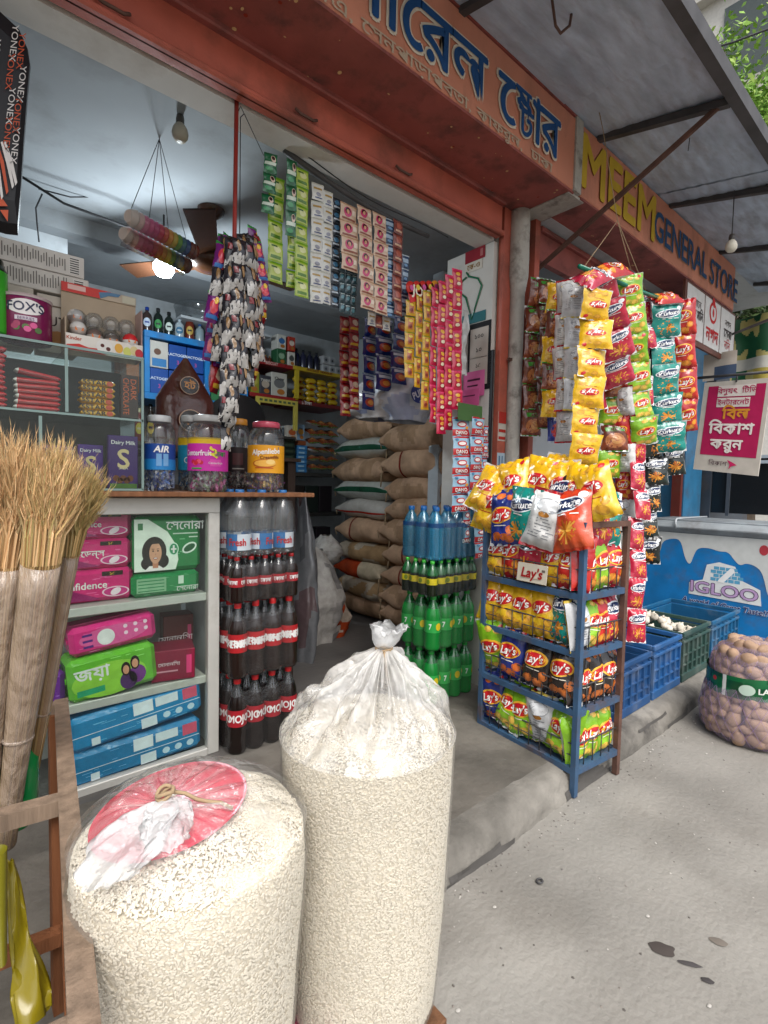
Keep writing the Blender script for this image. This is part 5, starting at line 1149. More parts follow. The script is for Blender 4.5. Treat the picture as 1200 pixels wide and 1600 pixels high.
mb.text('IGLOO', .098, lambda x, z, o=0: g(x, z-.02, o), hx('3a2048'), bold=.05, sx=1.28, off=.003); mb.text('IGLOO', .098, lambda x, z, o=0: g(x, z-.02, o), hx('b89ac4'), bold=.02, sx=1.28, off=.005)
mb.text('A world of Great Taste!!', .048, lambda x, z, o=0: g(x, z-.115, o), hx('dfe4ea'), bold=.045, off=.001, shear=.2); mb.text('A world of Great Taste!!', .048, lambda x, z, o=0: g(x, z-.115, o), hx('1c2a6a'), bold=.012, off=.003, shear=.2)
put('logo', mb, 'print', fz)
mb = MB(); mb.box((0, yc, .895), (.76, W_+.04, .10), hx('8f969b'), bev=.045); ld = put('lid', mb, 'paint', fz)
mb = MB(); mb.box((.02, yc, .950), (.62, W_-.08, .02), hx('868d92'), bev=.006); put('lid_panel', mb, 'paint', ld)
mb = MB(); mb.tube([(-.375, .52, .885), (-.39, .52, .94), (-.34, .53, .966), (-.1, .52, .970), (.3, .5, .970)], .008, 6, hx('b9bec2')); put('cable', mb, 'print', fz)
mb = MB(); mb.box((0, yc, .03), (.62, W_-.06, .06), hx('2a2e33')); put('plinth', mb, 'paint', fz)
# net sack of potatoes
PS = Vector((3.30, .745, .0)); net = thing('potato_sack', 'net sack full of potatoes with a green printed band', 'sack', PS)
prp = [(0, .205), (.03, .235), (.12, .245), (.24, .225), (.31, .205), (.38, .205), (.44, .185), (.49, .13), (.52, .05)]
mb = MB(); mb.lathe([(r, z) for z, r in prp], 40, rfn=lambda a, z: 1.03+.03*noise.noise((math.cos(a)*3, math.sin(a)*3, z*9))); put('net', mb, 'net', net)
mb = MB()
for k in range(26):
    a0 = 2*math.pi*k/26
    for sgn in (1, -1):
        mb.tube([((bag_r(z, prp)*1.035)*math.cos(a0+sgn*z*2.2), (bag_r(z, prp)*1.035)*math.sin(a0+sgn*z*2.2), z) for z in np.linspace(.004, .515, 14)], .0008, 3, hx('9a80a8'), cap=False)
put('mesh_threads', mb, 'straw', net, kind='stuff')
mb = MB(); ac = CAMDIR(PS); gz = lambda a: .325+.035*math.sin(a-ac-.6)
mb.grid(lambda u, v: ((bag_r(.3, prp)*1.075+.006*noise.noise((u*20, v*3, 1)))*math.cos(2*math.pi*u), (bag_r(.3, prp)*1.075+.006*noise.noise((u*20, v*3, 1)))*math.sin(2*math.pi*u), gz(2*math.pi*u)-.055+.11*v), 72, 5, wrap=True,
        colfn=lambda u, v: hx('dfe2dc') if (v < .1 or v > .9 or abs((2*math.pi*u-ac+math.pi) % (2*math.pi)-math.pi+.62) < .05) else hx('16643a') if noise.noise((u*16, v*3, 4)) > -.1 else hx('0f4a2c'))
f_ = lambda x, z, o=0.0: ((.233+o)*math.cos(ac+x/.233), (.233+o)*math.sin(ac+x/.233), gz(ac+x/.233)+z)
mb.ell(-.03, .0, .035, .028, f_, hx('b9cfc0'), .004); mb.text('LABBU', .040, lambda x, z, o=0: f_(x+.075, z, o), hx('d9e0d8'), off=.005, bold=.03)
mb.ell(-.19, .025, .012, .012, f_, hx('b03028'), .004); put('green_band', mb, 'gloss', net)
pm = []
for k in range(4):
    mb = MB(); s_ = k*3.3
    mb.lathe([(.03*math.sin(t)*(1+.08*math.sin(3*t+s_)), -.044*math.cos(t)) for t in np.linspace(.02, math.pi-.02, 10)], 14, rfn=lambda a, z, s_=s_: 1+.10*noise.noise((math.cos(a)*1.5+s_, math.sin(a)*1.5, z*30))); pm.append(mb.mesh('potato', 'potato'))
np_ = 0
for ring in range(10):
    z = .035+ring*.050; r = bag_r(z, prp)-.030
    if r < .03: continue
    nn = int(2*math.pi*r/.058)
    for k in range(nn):
        a = 2*math.pi*(k+.5*(ring % 2)+rnd(-.2, .2))/nn
        o = put('potato', pm[np_ % 4], None, loc=(PS.x+r*math.cos(a), PS.y+r*math.sin(a), z+rnd(-.010, .010)), rot=(rnd(-.5, .5)+1.57*(random.random() < .6), rnd(-.4, .4), a+rnd(-.6, .6)), sc=rnd(.75, 1.2)); np_ += 1
        tag(o, 'potato packed inside the green banded net sack', 'potato', 'potatoes in the net sack')
for k in range(8):
    a = rnd(0, 6.28); r = rnd(0, .1); o = put('potato', pm[k % 4], None, loc=(PS.x+r*math.cos(a), PS.y+r*math.sin(a), .48+rnd(-.01, .01)-r*.25), rot=(1.5, rnd(-.4, .4), rnd(0, 6)), sc=rnd(.8, 1.1)); tag(o, 'potato packed inside the green banded net sack', 'potato', 'potatoes in the net sack')

# ------------------------------------------------------------------ boards beyond the second shop
def bX(px, py, x=4.78): return PX(px, py, x)
q0, q1, q2, q3 = bX(1101, 598), bX(1206, 590), bX(1184, 744), bX(1083, 733)
bd = thing('poster_board', 'hanging white and magenta board with Bengali bill payment writing', 'sign', q0)
ex = (q1-q0); ez = (q3-q0); nn_ = ex.cross(ez).normalized()
if nn_.x > 0: nn_ = -nn_
def bf(u, v, o=0.0): return ex*u+ez*(-v)+(q2-q1-ez)*u*(-v)+nn_*o      # u 0..1 across, v 0..-1 down
mb = MB(); mb.add([bf(0, 0, -.0), bf(1, 0, 0), bf(1, -1, 0), bf(0, -1, 0), bf(0, 0, -.02), bf(1, 0, -.02), bf(1, -1, -.02), bf(0, -1, -.02)], [(3, 2, 1, 0), (4, 5, 6, 7), (0, 1, 5, 4), (1, 2, 6, 5), (2, 3, 7, 6), (3, 0, 4, 7)], hx('bdb6ac')); put('panel', mb, 'card', bd)
MG = hx('a8184e'); mb = MB(); mb.grid(lambda u, v: bf(.08+.86*u, -.05-.77*v, .002), 1, 1, MG, smooth=False)
mb.grid(lambda u, v: bf(.24+.56*u, -.05-.12*v, .004), 1, 1, hx('cfc6bf'), smooth=False); mb.grid(lambda u, v: bf(.24+.50*u, -.185-.10*v, .004), 1, 1, hx('cfc6bf'), smooth=False)
sxr = ex.length/ez.length
def btext(t_, cx, cy, sz, col, bold=.02): mb.text(t_, sz, lambda x, z, o=0: bf(cx+x/sxr, cy+z, .006+o), col, bold=bold)
btext('িবদুযৎ  িটিভ', .52, -.11, .080, MG, .01); btext('ইনটারেনট', .49, -.235, .075, MG, .01); btext('িবল', .55, -.36, .16, hx('c8862a'), .03); btext('িবকাশ', .51, -.52, .165, hx('ded6d0'), .03); btext('করুন', .47, -.69, .155, hx('ded6d0'), .03); btext('িবকাশ', .38, -.905, .070, hx('6a5a5c'), .008)
mb.poly([(.52, -.86), (.60, -.88), (.68, -.91), (.60, -.925), (.56, -.96), (.57, -.91)], lambda a, b_, o=0: bf(a, b_, .006), hx('c0245c')); put('print', mb, 'card', bd)
mb = MB(); mb.tube([bf(-.25, .06), bf(1.2, .06)], .012, 6); mb.tube([bf(.5, .06), bf(.5, -.02, .01)], .006, 5); put('hanging_rod', mb, 'darkmetal', bd)
# white stickers on a brown board under the second sign
a0 = PY(1074, 440, 1.50); nb = thing('sticker_board', 'brown board with three white payment stickers under MEEM sign', 'sign', a0)
b1 = PY(1148, 508, 1.50)-a0; hgt = .44
mb = MB(); mb.box((b1.x/2, .012, -hgt/2+.02), (b1.x+.04, .02, hgt), hx('6a3a2c'), bev=.002); put('board', mb, 'paint', nb)
for k in range(3):
    w_ = b1.x/3-.02; x = (k+.5)*b1.x/3; mb = MB(); mb.box((x, -.0005, -hgt/2+.03), (w_, .004, hgt*.86), hx('d4d2d0'), bev=.001); f_ = front(-.003, x, -hgt/2+.03)
    if k == 1:
        mb.ell(0, .09, .085, .085, f_, hx('c02a2c'), .001); mb.ell(0, .09, .06, .06, f_, hx('d4d2d0'), .002); mb.ell(0, .09, .02, .035, f_, hx('c02a2c'), .003); mb.ell(0, .17, .03, .04, f_, hx('c02a2c'), .003, rot=.5)
        mb.text('নগদ', .15, lambda x_, z, o=0: f_(x_, z-.09, o), hx('b8282c'), off=.002, bold=.03)
    else:
        mb.text('এখােন' if k == 0 else 'নগদ', .08, lambda x_, z, o=0: f_(x_, z+.08, o), hx('4a3c3c'), off=.002); mb.text('েসনড মািন' if k == 0 else 'েসবা', .10, lambda x_, z, o=0: f_(x_, z, o), hx('3a3032'), off=.002, bold=.02, sx=.7 if k == 0 else 1); mb.text('ও' if k == 0 else 'নিন', .10, lambda x_, z, o=0: f_(x_, z-.10, o), hx('b8282c'), off=.002)
    put('sticker', mb, 'card', nb)
mb = MB(); p0, p1 = PX(1146, 500, 5.6), PX(1200, 590, 5.6); e = p1-p0
mb.grid(lambda u, v: Vector((.03*math.sin(u*7)+.008*math.sin(v*11+u*5), e.y*u*1.25, e.z*v*1.05)), 60, 40, colfn=lambda u, v: hx('b3a24a') if (v > .8 and u > .5) else hx('c9c8be') if .62 < v < .8 else hx('1f5a3a') if noise.noise((u*5, v*4, 2)) < .12 else hx('b9b070'))
o = put('banner', mb, 'print', loc=p0); tag(o, 'creased green and cream banner hanging beyond the sticker board', 'banner')
mb = MB(); p0, p1 = PX(1100, 555, 5.0), PX(1150, 590, 5.0); e = p1-p0; mb.grid(lambda u, v: Vector((.01*math.sin(u*6), e.y*u, e.z*v)), 6, 4, colfn=lambda u, v: hx('c2b8ac') if v < .5 or u < .3 else hx('4a5a74')); o = put('paper_notice', mb, 'card', loc=p0); tag(o, 'pale torn paper notice just above the magenta board', 'notice')

# ------------------------------------------------------------------ bulb under the awning
def bulb(label, p, drop, mt='print', col=hx('d8d2c2')):
    t = thing('light_bulb', label, 'light bulb', p)
    mb = MB(); mb.lathe([(.008, -.062), (.020, -.060), (.031, -.045), (.034, -.028), (.030, -.010), (.020, .006), (.016, .010)], 20, col); put('globe', mb, mt, t)
    mb = MB(); mb.lathe([(.0165, .009), (.017, .03), (.014, .045), (.006, .05)], 16, hx('4a4642')); put('holder', mb, 'print', t)
    mb = MB(); mb.tube([(0, 0, .05), (.002, 0, .05+drop*.5), (0, 0, .05+drop)], .003, 5); put('wire', mb, 'wire', t); return t
bp_ = PY(1143, 378, 1.12); bulb('unlit white bulb hanging from the awning beside the MEEM sign', bp_, 3.20-bp_.z-.05)
for k, (q, l) in enumerate((((1078, 222), 70), ((1104, 205), 95))):
    a = PY(q[0], q[1]-20, 1.15); mb = MB(); mb.tube([(0, 0, .12), (.01, 0, 0), (-.01, 0, -l*.0017)], .0022, 4); o = put('loose_wire', mb, 'wire', loc=a); tag(o, ['shorter loose wire end hanging under the awning', 'longer loose wire end hanging under the awning by the stay'][k], 'wire')
# ================================================================== BOTTLE PACKS
def bottle_meshes(R0, H, fill, liquid, film_, cap, lab, word=None, wcol=WHITE, lz=(.36, .58), second=None, band=None):
    pr = [(R0*.55, 0), (R0*.86, H*.008), (R0*.97, H*.03), (R0, H*.07), (R0*.97, H*.20), (R0, H*.30), (R0*.99, H*.45), (R0, H*.60), (R0*.94, H*.68), (R0*.74, H*.77), (R0*.48, H*.85), (R0*.33, H*.90), (R0*.31, H*.93)]
    body = MB(); body.lathe(pr, 16, liquid or WHITE, rfn=lambda a, z: 1+(.03*math.cos(5*a) if z < H*.06 else 0), matfn=(lambda z: 1 if z < H*fill else 0) if liquid else None)
    c = MB(); c.lathe([(R0*.36, H*.925), (R0*.38, H*.935), (R0*.38, H*.985), (R0*.34, H), (.001, H)], 14, cap)
    l = MB(); l.lathe([(R0*1.012, H*lz[0]), (R0*1.012, H*lz[1])], 20, lab, colfn=(lambda u, z: band(u, z/H)) if band else None); l.f = [f for f in l.f if len(f) == 4 and True]
    nf = 20; l.f = l.f[:nf]; l.m = l.m[:nf]; l.c = l.c[:nf]; l.sm = l.sm[:nf]
    if word:
        for a in (-math.pi/2, -math.pi/2-1.9, -math.pi/2+1.9): 
            f_ = cylfn(R0*1.015, H*(lz[0]+lz[1])/2, a); l.text(word, (lz[1]-lz[0])*H*.62, f_, wcol, off=.0006, bold=.03, sx=.8)
    if second:
        for a in (-math.pi/2-.9, -math.pi/2+1.1): l.ell(0, 0, R0*.35, H*.07, cylfn(R0*1.015, H*(lz[0]+lz[1])/2, a), second, .0006, n=14)
    return body.mesh('bottle', [film_, 'gloss'] if liquid else [film_]), c.mesh('cap', 'gloss'), l.mesh('label', 'print')
def bottle_pack(label, x0, y0, z0, nx, ny, ms, R0, H, yawj=1.0, wrap=True, group='bottle packs by the doorway', jig=.0):
    t = thing('bottle_pack', label, 'bottle pack', (x0, y0, z0), group=group)
    for i in range(nx):
        for j in range(ny):
            b = put('bottle', ms[0], None, t, (R0+i*2.03*R0+rnd(-jig, jig), R0+j*2.03*R0, 0), (0, 0, rnd(-.9, .9)*yawj))
            put('cap', ms[1], None, b); put('label', ms[2], None, b)
    if wrap:
        W, D = nx*2.03*R0+.002, ny*2.03*R0+.002
        def sk(u, v):
            a = 2*math.pi*u; k = 4; cx_ = math.copysign(abs(math.cos(a))**.35, math.cos(a)); sy_ = math.copysign(abs(math.sin(a))**.35, math.sin(a))
            z = H*(.03+.80*v); q = 1-.10*max(0, v-.75)/.25*1.0
            return (W/2+cx_*(W/2+.003)*q+.003*noise.noise((u*30, v*6, x0)), D/2+sy_*(D/2+.003)*q, z)
        mb = MB(); mb.grid(sk, 64, 10, wrap=True); put('shrink_wrap', mb, 'wrap', t)
    return t
RED = hx('a81c22')
cola = bottle_meshes(.042, .335, .74, hx('20130f'), 'pet', hx('c0262a'), RED, 'েকাকা েকালা', lz=(.36, .60))
colas = bottle_meshes(.033, .200, .80, hx('1a0d09'), 'pet', hx('9a1c20'), hx('9a1c26'), 'েকালা', lz=(.36, .56))
mojo = bottle_meshes(.042, .335, .78, hx('140a08'), 'pet', hx('b82428'), hx('9c1a26'), 'MOJO', lz=(.38, .60))
wband = lambda u, z: hx('c9d4dc') if (z-.2) > .16*math.sin(u*12) else hx('2a6ca4')
water = bottle_meshes(.052, .292, .0, None, 'pet', hx('2a6aa8'), hx('c4cdd4'), 'Fresh', hx('b02a30'), lz=(.10, .34), band=wband)
X0, Y0 = .925, 2.06
bottle_pack('pack of dark cola bottles reading MOJO, bottom of the stack', X0, Y0, FL, 4, 3, mojo, .042, .335)
bottle_pack('pack of large cola bottles with red labels and bright red caps', X0, Y0, FL+.337, 4, 3, cola, .042, .335)
bottle_pack('pack of small dark cola bottles under the clear water bottles', X0, Y0, FL+.674, 5, 4, colas, .033, .200)
bottle_pack('pack of clear drinking water bottles on top of the cola stack', X0, Y0, FL+.876, 3, 2, water, .052, .292)
GRB = hx('0a4a1c')
seven = bottle_meshes(.046, .30, .80, hx('12762e'), 'petgreen', hx('1f8a34'), hx('2a9a44'), '7', hx('d8e4d8'), lz=(.34, .56), second=hx('c9b41e'))
dew = bottle_meshes(.032, .19, .62, hx('141c10'), 'petgreen', hx('3fae3a'), hx('c0b022'), None, lz=(.34, .52), second=hx('6a7a1c'))
blue = bottle_meshes(.048, .29, .0, None, 'petblue', hx('1a5a9a'), hx('0f3f6e'), None, lz=(.62, .70))
GX_, GY_ = 1.975, 1.885
bottle_pack('pack of green lemonade bottles standing on the step floor', GX_, GY_, FL, 4, 3, seven, .046, .30, group='bottle packs by the pillar')
bottle_pack('second pack of green lemonade bottles stacked above the bottom one', GX_+.005, GY_, FL+.302, 4, 3, seven, .046, .30, group='bottle packs by the pillar')
bottle_pack('pack of small yellow labelled dark bottles under the blue water', GX_-.01, GY_, FL+.604, 6, 4, dew, .032, .19, group='bottle packs by the pillar')
bottle_pack('pack of translucent blue water bottles on top of the stack', GX_+.01, GY_, FL+.796, 4, 3, blue, .048, .29, group='bottle packs by the pillar')

# ================================================================== HANGING SACHETS
def sachet_mesh(design, w_, h_, t=.012, seed=0):
    mb = MB(); f = pillow(w_, h_, t, seed, 1); b = pillow(w_, h_, t, seed+3, -1)
    base, top_, marks = design
    mb.grid(lambda u, v: f((u-.5)*w_, (v-.5)*h_), 8, 10, colfn=lambda u, v: hx(top_) if v > .86 else hx(base)); mb.grid(lambda u, v: b((u-.5)*w_, (v-.5)*h_), 6, 6, hx(base), flip=True)
    for k, q in enumerate(marks):
        if q[0] == 'e': mb.ell(q[1]*w_, q[2]*h_, q[3]*w_, q[4]*h_, f, hx(q[5]), .0010+.0006*k, n=14, rings=3)
        elif q[0] == 'r': mb.rect(q[1]*w_, q[2]*h_, q[3]*w_, q[4]*h_, f, hx(q[5]), .0010+.0006*k, nx=6, ny=4)
        else: mb.text(q[1], q[4]*h_, lambda x, y, o=0, q=q: f(q[2]*w_+x, q[3]*h_+y, o), hx(q[5]), off=.0022+.0006*k, bold=.02)
    return mb.mesh('sachet', 'foil')
SD = {
 'dkgreen': ('14603a', '0f4a2c', [('r', -.45, -.1, .45, .06, 'c9d8c8'), ('e', .2, .22, .2, .17, 'd8c2b0'), ('e', .2, .26, .14, .1, '3a1a14'), ('e', -.1, -.3, .3, .1, '1f8a4c')]),
 'lime': ('8fae2a', '6a9a1c', [('r', -.42, -.42, .42, .34, 'b2c25a'), ('r', -.35, -.36, .35, -.2, '4f7a1c'), ('e', .05, .1, .26, .17, 'd4d8a0'), ('r', -.30, .2, .1, .28, '2f5a1c')]),
 'white': ('cfcfca', 'b8b6a8', [('r', -.35, .1, .35, .22, 'a88a4a'), ('e', .0, -.18, .22, .12, '8a8c98'), ('r', -.3, -.4, .3, -.34, '3a4a7a')]),
 'blackblue': ('1a2430', '10161c', [('e', 0, .1, .3, .2, '3a6a8a'), ('r', -.35, -.3, .35, -.18, 'b0bac4')]),
 'cream': ('d0b49c', 'b08a6c', [('e', -.08, .02, .25, .30, 'c23a6a'), ('e', -.08, .10, .16, .18, '2a1410'), ('e', -.08, .04, .10, .13, 'd09a7c'), ('r', -.4, -.42, .4, -.32, '8a4a3a'), ('r', .18, -.1, .42, .2, 'e2d2c0')]),
 'tealdark': ('1c3a44', '142a30', [('e', 0, 0, .3, .2, '4a7a86'), ('r', -.3, .25, .3, .34, 'a8b8b8')]),
 'bluew': ('203a5a', 'b8c4cc', [('r', -.4, -.1, .4, .2, '9ab0c4'), ('e', 0, -.28, .25, .1, '5a86b0')]),
 'brownred': ('7a3c34', '5a2a24', [('e', 0, .05, .3, .24, 'a85a4a'), ('r', -.35, -.38, .35, -.26, 'c9a080')]),
 'candyred': ('c01c44', 'd8406a', [('r', -.25, -.35, .25, .35, 'b0142e'), ('e', 0, .22, .22, .09, 'e0a82a'), ('e', 0, -.02, .2, .09, 'd8903a'), ('e', 0, -.25, .2, .08, 'e6d6b8')]),
 'candyyel': ('c89a1c', '8a8a20', [('r', -.25, -.35, .25, .35, 'b05a1c'), ('e', 0, .2, .22, .1, 'd8c03a'), ('e', 0, -.15, .2, .12, '7a2a1c')]),
 'milk': ('8fb4ca', 'a8242a', [('r', -.5, -.48, .5, -.14, 'b02428'), ('t', 'DANO', 0, -.31, .26, 'f0ece6'), ('e', 0, .12, .3, .15, 'b8242c'), ('e', 0, .12, .22, .09, 'e6dcd8'), ('e', -.3, .33, .1, .07, '3f7aa0'), ('e', .3, -.05, .1, .08, 'd8902a')]),
 'wafer': ('26242a', '1c1a1e', [('r', -.5, -.5, .5, -.12, 'b9b6b2'), ('e', -.3, -.12, .12, .10, 'b9b6b2'), ('e', .0, -.12, .12, .12, 'b9b6b2'), ('e', .3, -.12, .12, .08, 'b9b6b2'), ('e', -.15, .22, .14, .2, '8a6a44')]),
 'waferw': ('1e1c22', '1a181c', [('r', -.5, -.5, .5, -.22, 'a9a6a2'), ('e', .2, -.2, .14, .14, 'a9a6a2'), ('e', -.2, -.2, .14, .10, 'a9a6a2'), ('e', .25, .2, .12, .2, '9a7a54'), ('r', -.4, .1, -.1, .3, '7a1c24')]),
 'purple': ('6a1c6a', '2a8a3a', [('e', 0, 0, .3, .25, 'c83a4a'), ('e', .1, .2, .15, .12, 'd8b02a'), ('r', -.4, -.4, .4, -.28, '2a6ab0')]),
 'redwrap': ('8a1018', '5a0a10', [('e', 0, .1, .3, .2, 'b8a08a'), ('r', -.4, -.35, .4, -.2, 'c8a02a')]),
 'bluechip': ('16286a', 'a8b0c4', [('e', 0, -.1, .36, .24, 'a83a20'), ('e', .05, -.1, .24, .14, 'd08a3a'), ('r', -.38, .18, .38, .34, 'c2c8d4')]),
}
SM = {}
def sachets(label, design, x0, x1, yt, yb, n, cols=1, y=2.0, xb=None, group='sachet strips hanging in the shop front', yaw=0.0, t=.010, sway=.02, name='sachet_strip', cat='sachet strip'):
    a, b = PY((x0+x1)/2, yt, y), PY(((x0+x1)/2 if xb is None else xb), yb, y)
    wl, wr = PY(x0, (yt+yb)/2, y), PY(x1, (yt+yb)/2, y); W = (wr.x-wl.x)/cols; L = (b-a).length/n
    if not yaw: yaw = rnd(-.85, .85) if 'rod' in group else rnd(-.28, .18)
    t_ = thing(name, label, cat, a, (0, 0, yaw), group); d_ = b-a
    if yaw: d_ = Matrix.Rotation(-yaw, 3, 'Z') @ d_
    ds = design if isinstance(design, list) else [design]
    for c in range(cols):
        for k in range(n):
            ds_ = ds[(k+c) % len(ds)]; key = (ds_, round(W/L, 2))
            if key not in SM: SM[key] = sachet_mesh(SD[ds_], .1*W/L, .1, t*.1/L, len(SM)*1.3)
            ph = k/n
            o = put('sachet', SM[key], None, t_, d_*((k+.5)/n)+Vector(((c-(cols-1)/2)*W, sway*math.sin(ph*3+c+W*90)*.5+rnd(-1, 1)*.003, 0)), (rnd(-.06, .06), 0, rnd(-.12, .12)), L/.1*(1.22 if 'rod' in group else 1.0))
            o.rotation_euler.y = math.atan2(d_.x, d_.z)+math.pi if d_.z < 0 else 0
    return t_
ln = PY(372, 170, 1.99); e2 = PY(700, 372, 1.99)
mb = MB(); mb.tube([(e2-ln)*k+Vector((0, 0, -.035*math.sin(k*math.pi)+.01*math.sin(k*9))) for k in np.linspace(0, 1, 14)], .003, 5); o = put('hanging_line', mb, 'wire', loc=ln); tag(o, 'dark wire strung under the lintel carrying the sachet strips', 'wire')
mb = MB(); mb.tube([(e2-ln)*(.18+.72*k)+Vector((0, .03, -.03-.03*math.sin(k*math.pi))) for k in np.linspace(0, 1, 12)], [.011+.010*abs(noise.noise((k*9, 0, 0))) for k in np.linspace(0, 1, 12)], 8); o = put('rag_rail', mb, 'darkmetal', loc=ln); tag(o, 'dark rolled rail behind the wire with sachet strips', 'rail')
S = sachets
S('dark green card strip hanging nearest the red rod', 'dkgreen', 413, 432, 242, 332, 3, xb=419)
S('lime sachet strip below the first dark green cards', 'lime', 421, 445, 277, 441, 5, y=2.02, xb=431)
S('dark green card strip between two lime strips', 'dkgreen', 446, 462, 252, 369, 3, y=1.98)
S('lime sachet strip showing below the second green cards', 'lime', 448, 463, 340, 449, 4, y=2.03)
S('long lime sachet strip beside the white strips', 'lime', 461, 483, 263, 464, 7)
S('white sachet strip next to the lime strip', 'white', 487, 505, 288, 472, 7)
S('white sachet strip next to the black blue strip', 'white', 503, 519, 300, 474, 7, y=2.02)
S('thin black and blue sachet strip', 'blackblue', 517, 531, 312, 480, 9, y=2.04)
S('short cream strip of sachets with printed faces', 'cream', 532, 559, 319, 424, 4)
S('three column dark teal strip under the short cream strip', 'tealdark', 530, 556, 395, 491, 6, 3, y=2.04)
S('wide double cream strip of sachets with printed faces', 'cream', 560, 606, 328, 488, 7, 2, y=1.98)
S('dark blue and white sachet strip beside the double cream strip', 'bluew', 601, 617, 342, 496, 8, y=2.0)
S('brownish red sachet strip near the yellow candy', 'brownred', 615, 631, 344, 492, 7, y=1.99)
S('pale blue sachet strip behind the brownish red one', 'bluew', 626, 637, 400, 502, 5, y=2.03)
S('small pink and silver strip under the double cream strip', ['brownred', 'white'], 575, 612, 470, 512, 2, 3, y=2.06)
# candy on a header card
hc = thing('candy_header', 'red and yellow scalloped header card above the candy strips', 'header card', PY(672, 452, 1.97))
mb = MB()
for k in range(7): mb.lathe([(.001, -.002), (.034, -.002), (.034, .002), (.001, .002)], 16, hx('c8322a') if k < 4 else hx('d8902a'), X=Matrix.Translation((-.14+k*.045, 0, -.03+.013*k)) @ Matrix.Rotation(math.pi/2, 4, 'X')); mb.ell(-.14+k*.045, -.03+.013*k, .014, .014, front(-.006), hx('d8c03a') if k % 2 else hx('c04a8a'), .002)
mb.box((0, .001, -.045), (.33, .006, .07), hx('c82a2c'), X=Matrix.Rotation(R_(-16), 4, 'Y')); mb.text('JOJO', .07, front(-.006, -.06, -.035), hx('e8dcc8'), bold=.03); put('card', mb, 'print', hc)
S('yellow candy strip farthest from the pillar', 'candyyel', 634, 648, 470, 590, 5, y=1.98, t=.016)
S('yellow candy strip, second from the rear', 'candyyel', 648, 660, 462, 605, 6, y=1.97, t=.016)
S('long yellow candy strip beside the pink red strips', 'candyyel', 660, 672, 455, 640, 8, y=1.96, t=.016)
for k, (x0, x1, yt, yb) in enumerate(((672, 685, 450, 660), (684, 697, 440, 678), (696, 709, 430, 672), (708, 722, 420, 640))):
    S(ORD[k]+' pink red candy strip counting from the yellow ones', 'candyred', x0, x1, yt, yb, 7, y=1.95-.01*k, t=.02)
mb = MB(); mb.grid(lambda u, v: ((u-.5)*.05+.012*math.sin(v*7), .02*noise.noise((u*3, v*6, 2)), -.36*v), 6, 18, hx('b8bab8')); o = put('foil_strip', mb, 'foil', loc=PY(727, 485, 1.97)); tag(o, 'crumpled silver foil strip behind the pink red candy', 'foil strip')
# milk powder sachets
S('milk powder sachet strip nearest the bottles', 'milk', 708, 730, 652, 800, 5, y=1.86, t=.016)
S('milk powder sachet strip in the middle, longest', 'milk', 733, 757, 652, 790, 5, y=1.83, t=.016)
S('milk powder sachet strip hanging behind, ending lowest', 'milk', 742, 762, 745, 872, 5, y=1.85, t=.016)
S('milk powder sachet strip nearest the pillar', ['milk'], 752, 764, 665, 790, 5, y=1.87, t=.016)
S('thin milk sachet strip between two others', ['milk'], 726, 736, 680, 850, 6, y=1.88, t=.016)
# red strips and blue chips deeper in
S('dark red wrapped snack strip beside the blue ones', 'redwrap', 532, 548, 495, 650, 6, y=2.5, t=.03)
S('second dark red wrapped snack strip', 'redwrap', 546, 562, 495, 640, 6, y=2.45, t=.03)
S('dark blue crisp strip over the sacks, far one', 'bluechip', 565, 590, 500, 640, 5, y=2.5, t=.03)
S('dark blue crisp strip over the sacks, middle one', 'bluechip', 588, 615, 498, 610, 4, y=2.42, t=.03)
S('dark blue crisp strip over the sacks, near the yellow candy', 'bluechip', 612, 638, 496, 600, 4, y=2.36, t=.03)
# red rod with a bunch of wafer strips
r0, r1 = PY(370, 138, 1.90), PY(362, 640, 1.90)
mb = MB(); mb.tube([(0, 0, 0), r1-r0], .0085, 8, hx('8e2a22')); o = put('hanging_rod', mb, 'paint', loc=r0); tag(o, 'red painted rod hanging down from the shutter beam', 'rod')
mb = MB(); mb.tube([(.012, .01, .0), (.02, .01, .02), (.035, .01, .0), (.02, .01, -.02), (.02, .01, -.45)], .002, 4); mb.tube([(.035, .01, 0), PY(412, 215, 1.99)-r0], .0018, 4); o = put('hook_cord', mb, 'wire', loc=r0+Vector((0, 0, -.07))); tag(o, 'thin cord and hook beside the red rod', 'cord')
mb = MB(); mb.box((0, 0, 0), (.04, .02, .035), hx('2f9a86'), bev=.006); o = put('teal_clip', mb, 'gloss', loc=PY(356, 634, 1.89)); tag(o, 'small teal clip near the lower end of the red rod', 'clip')
k = 0
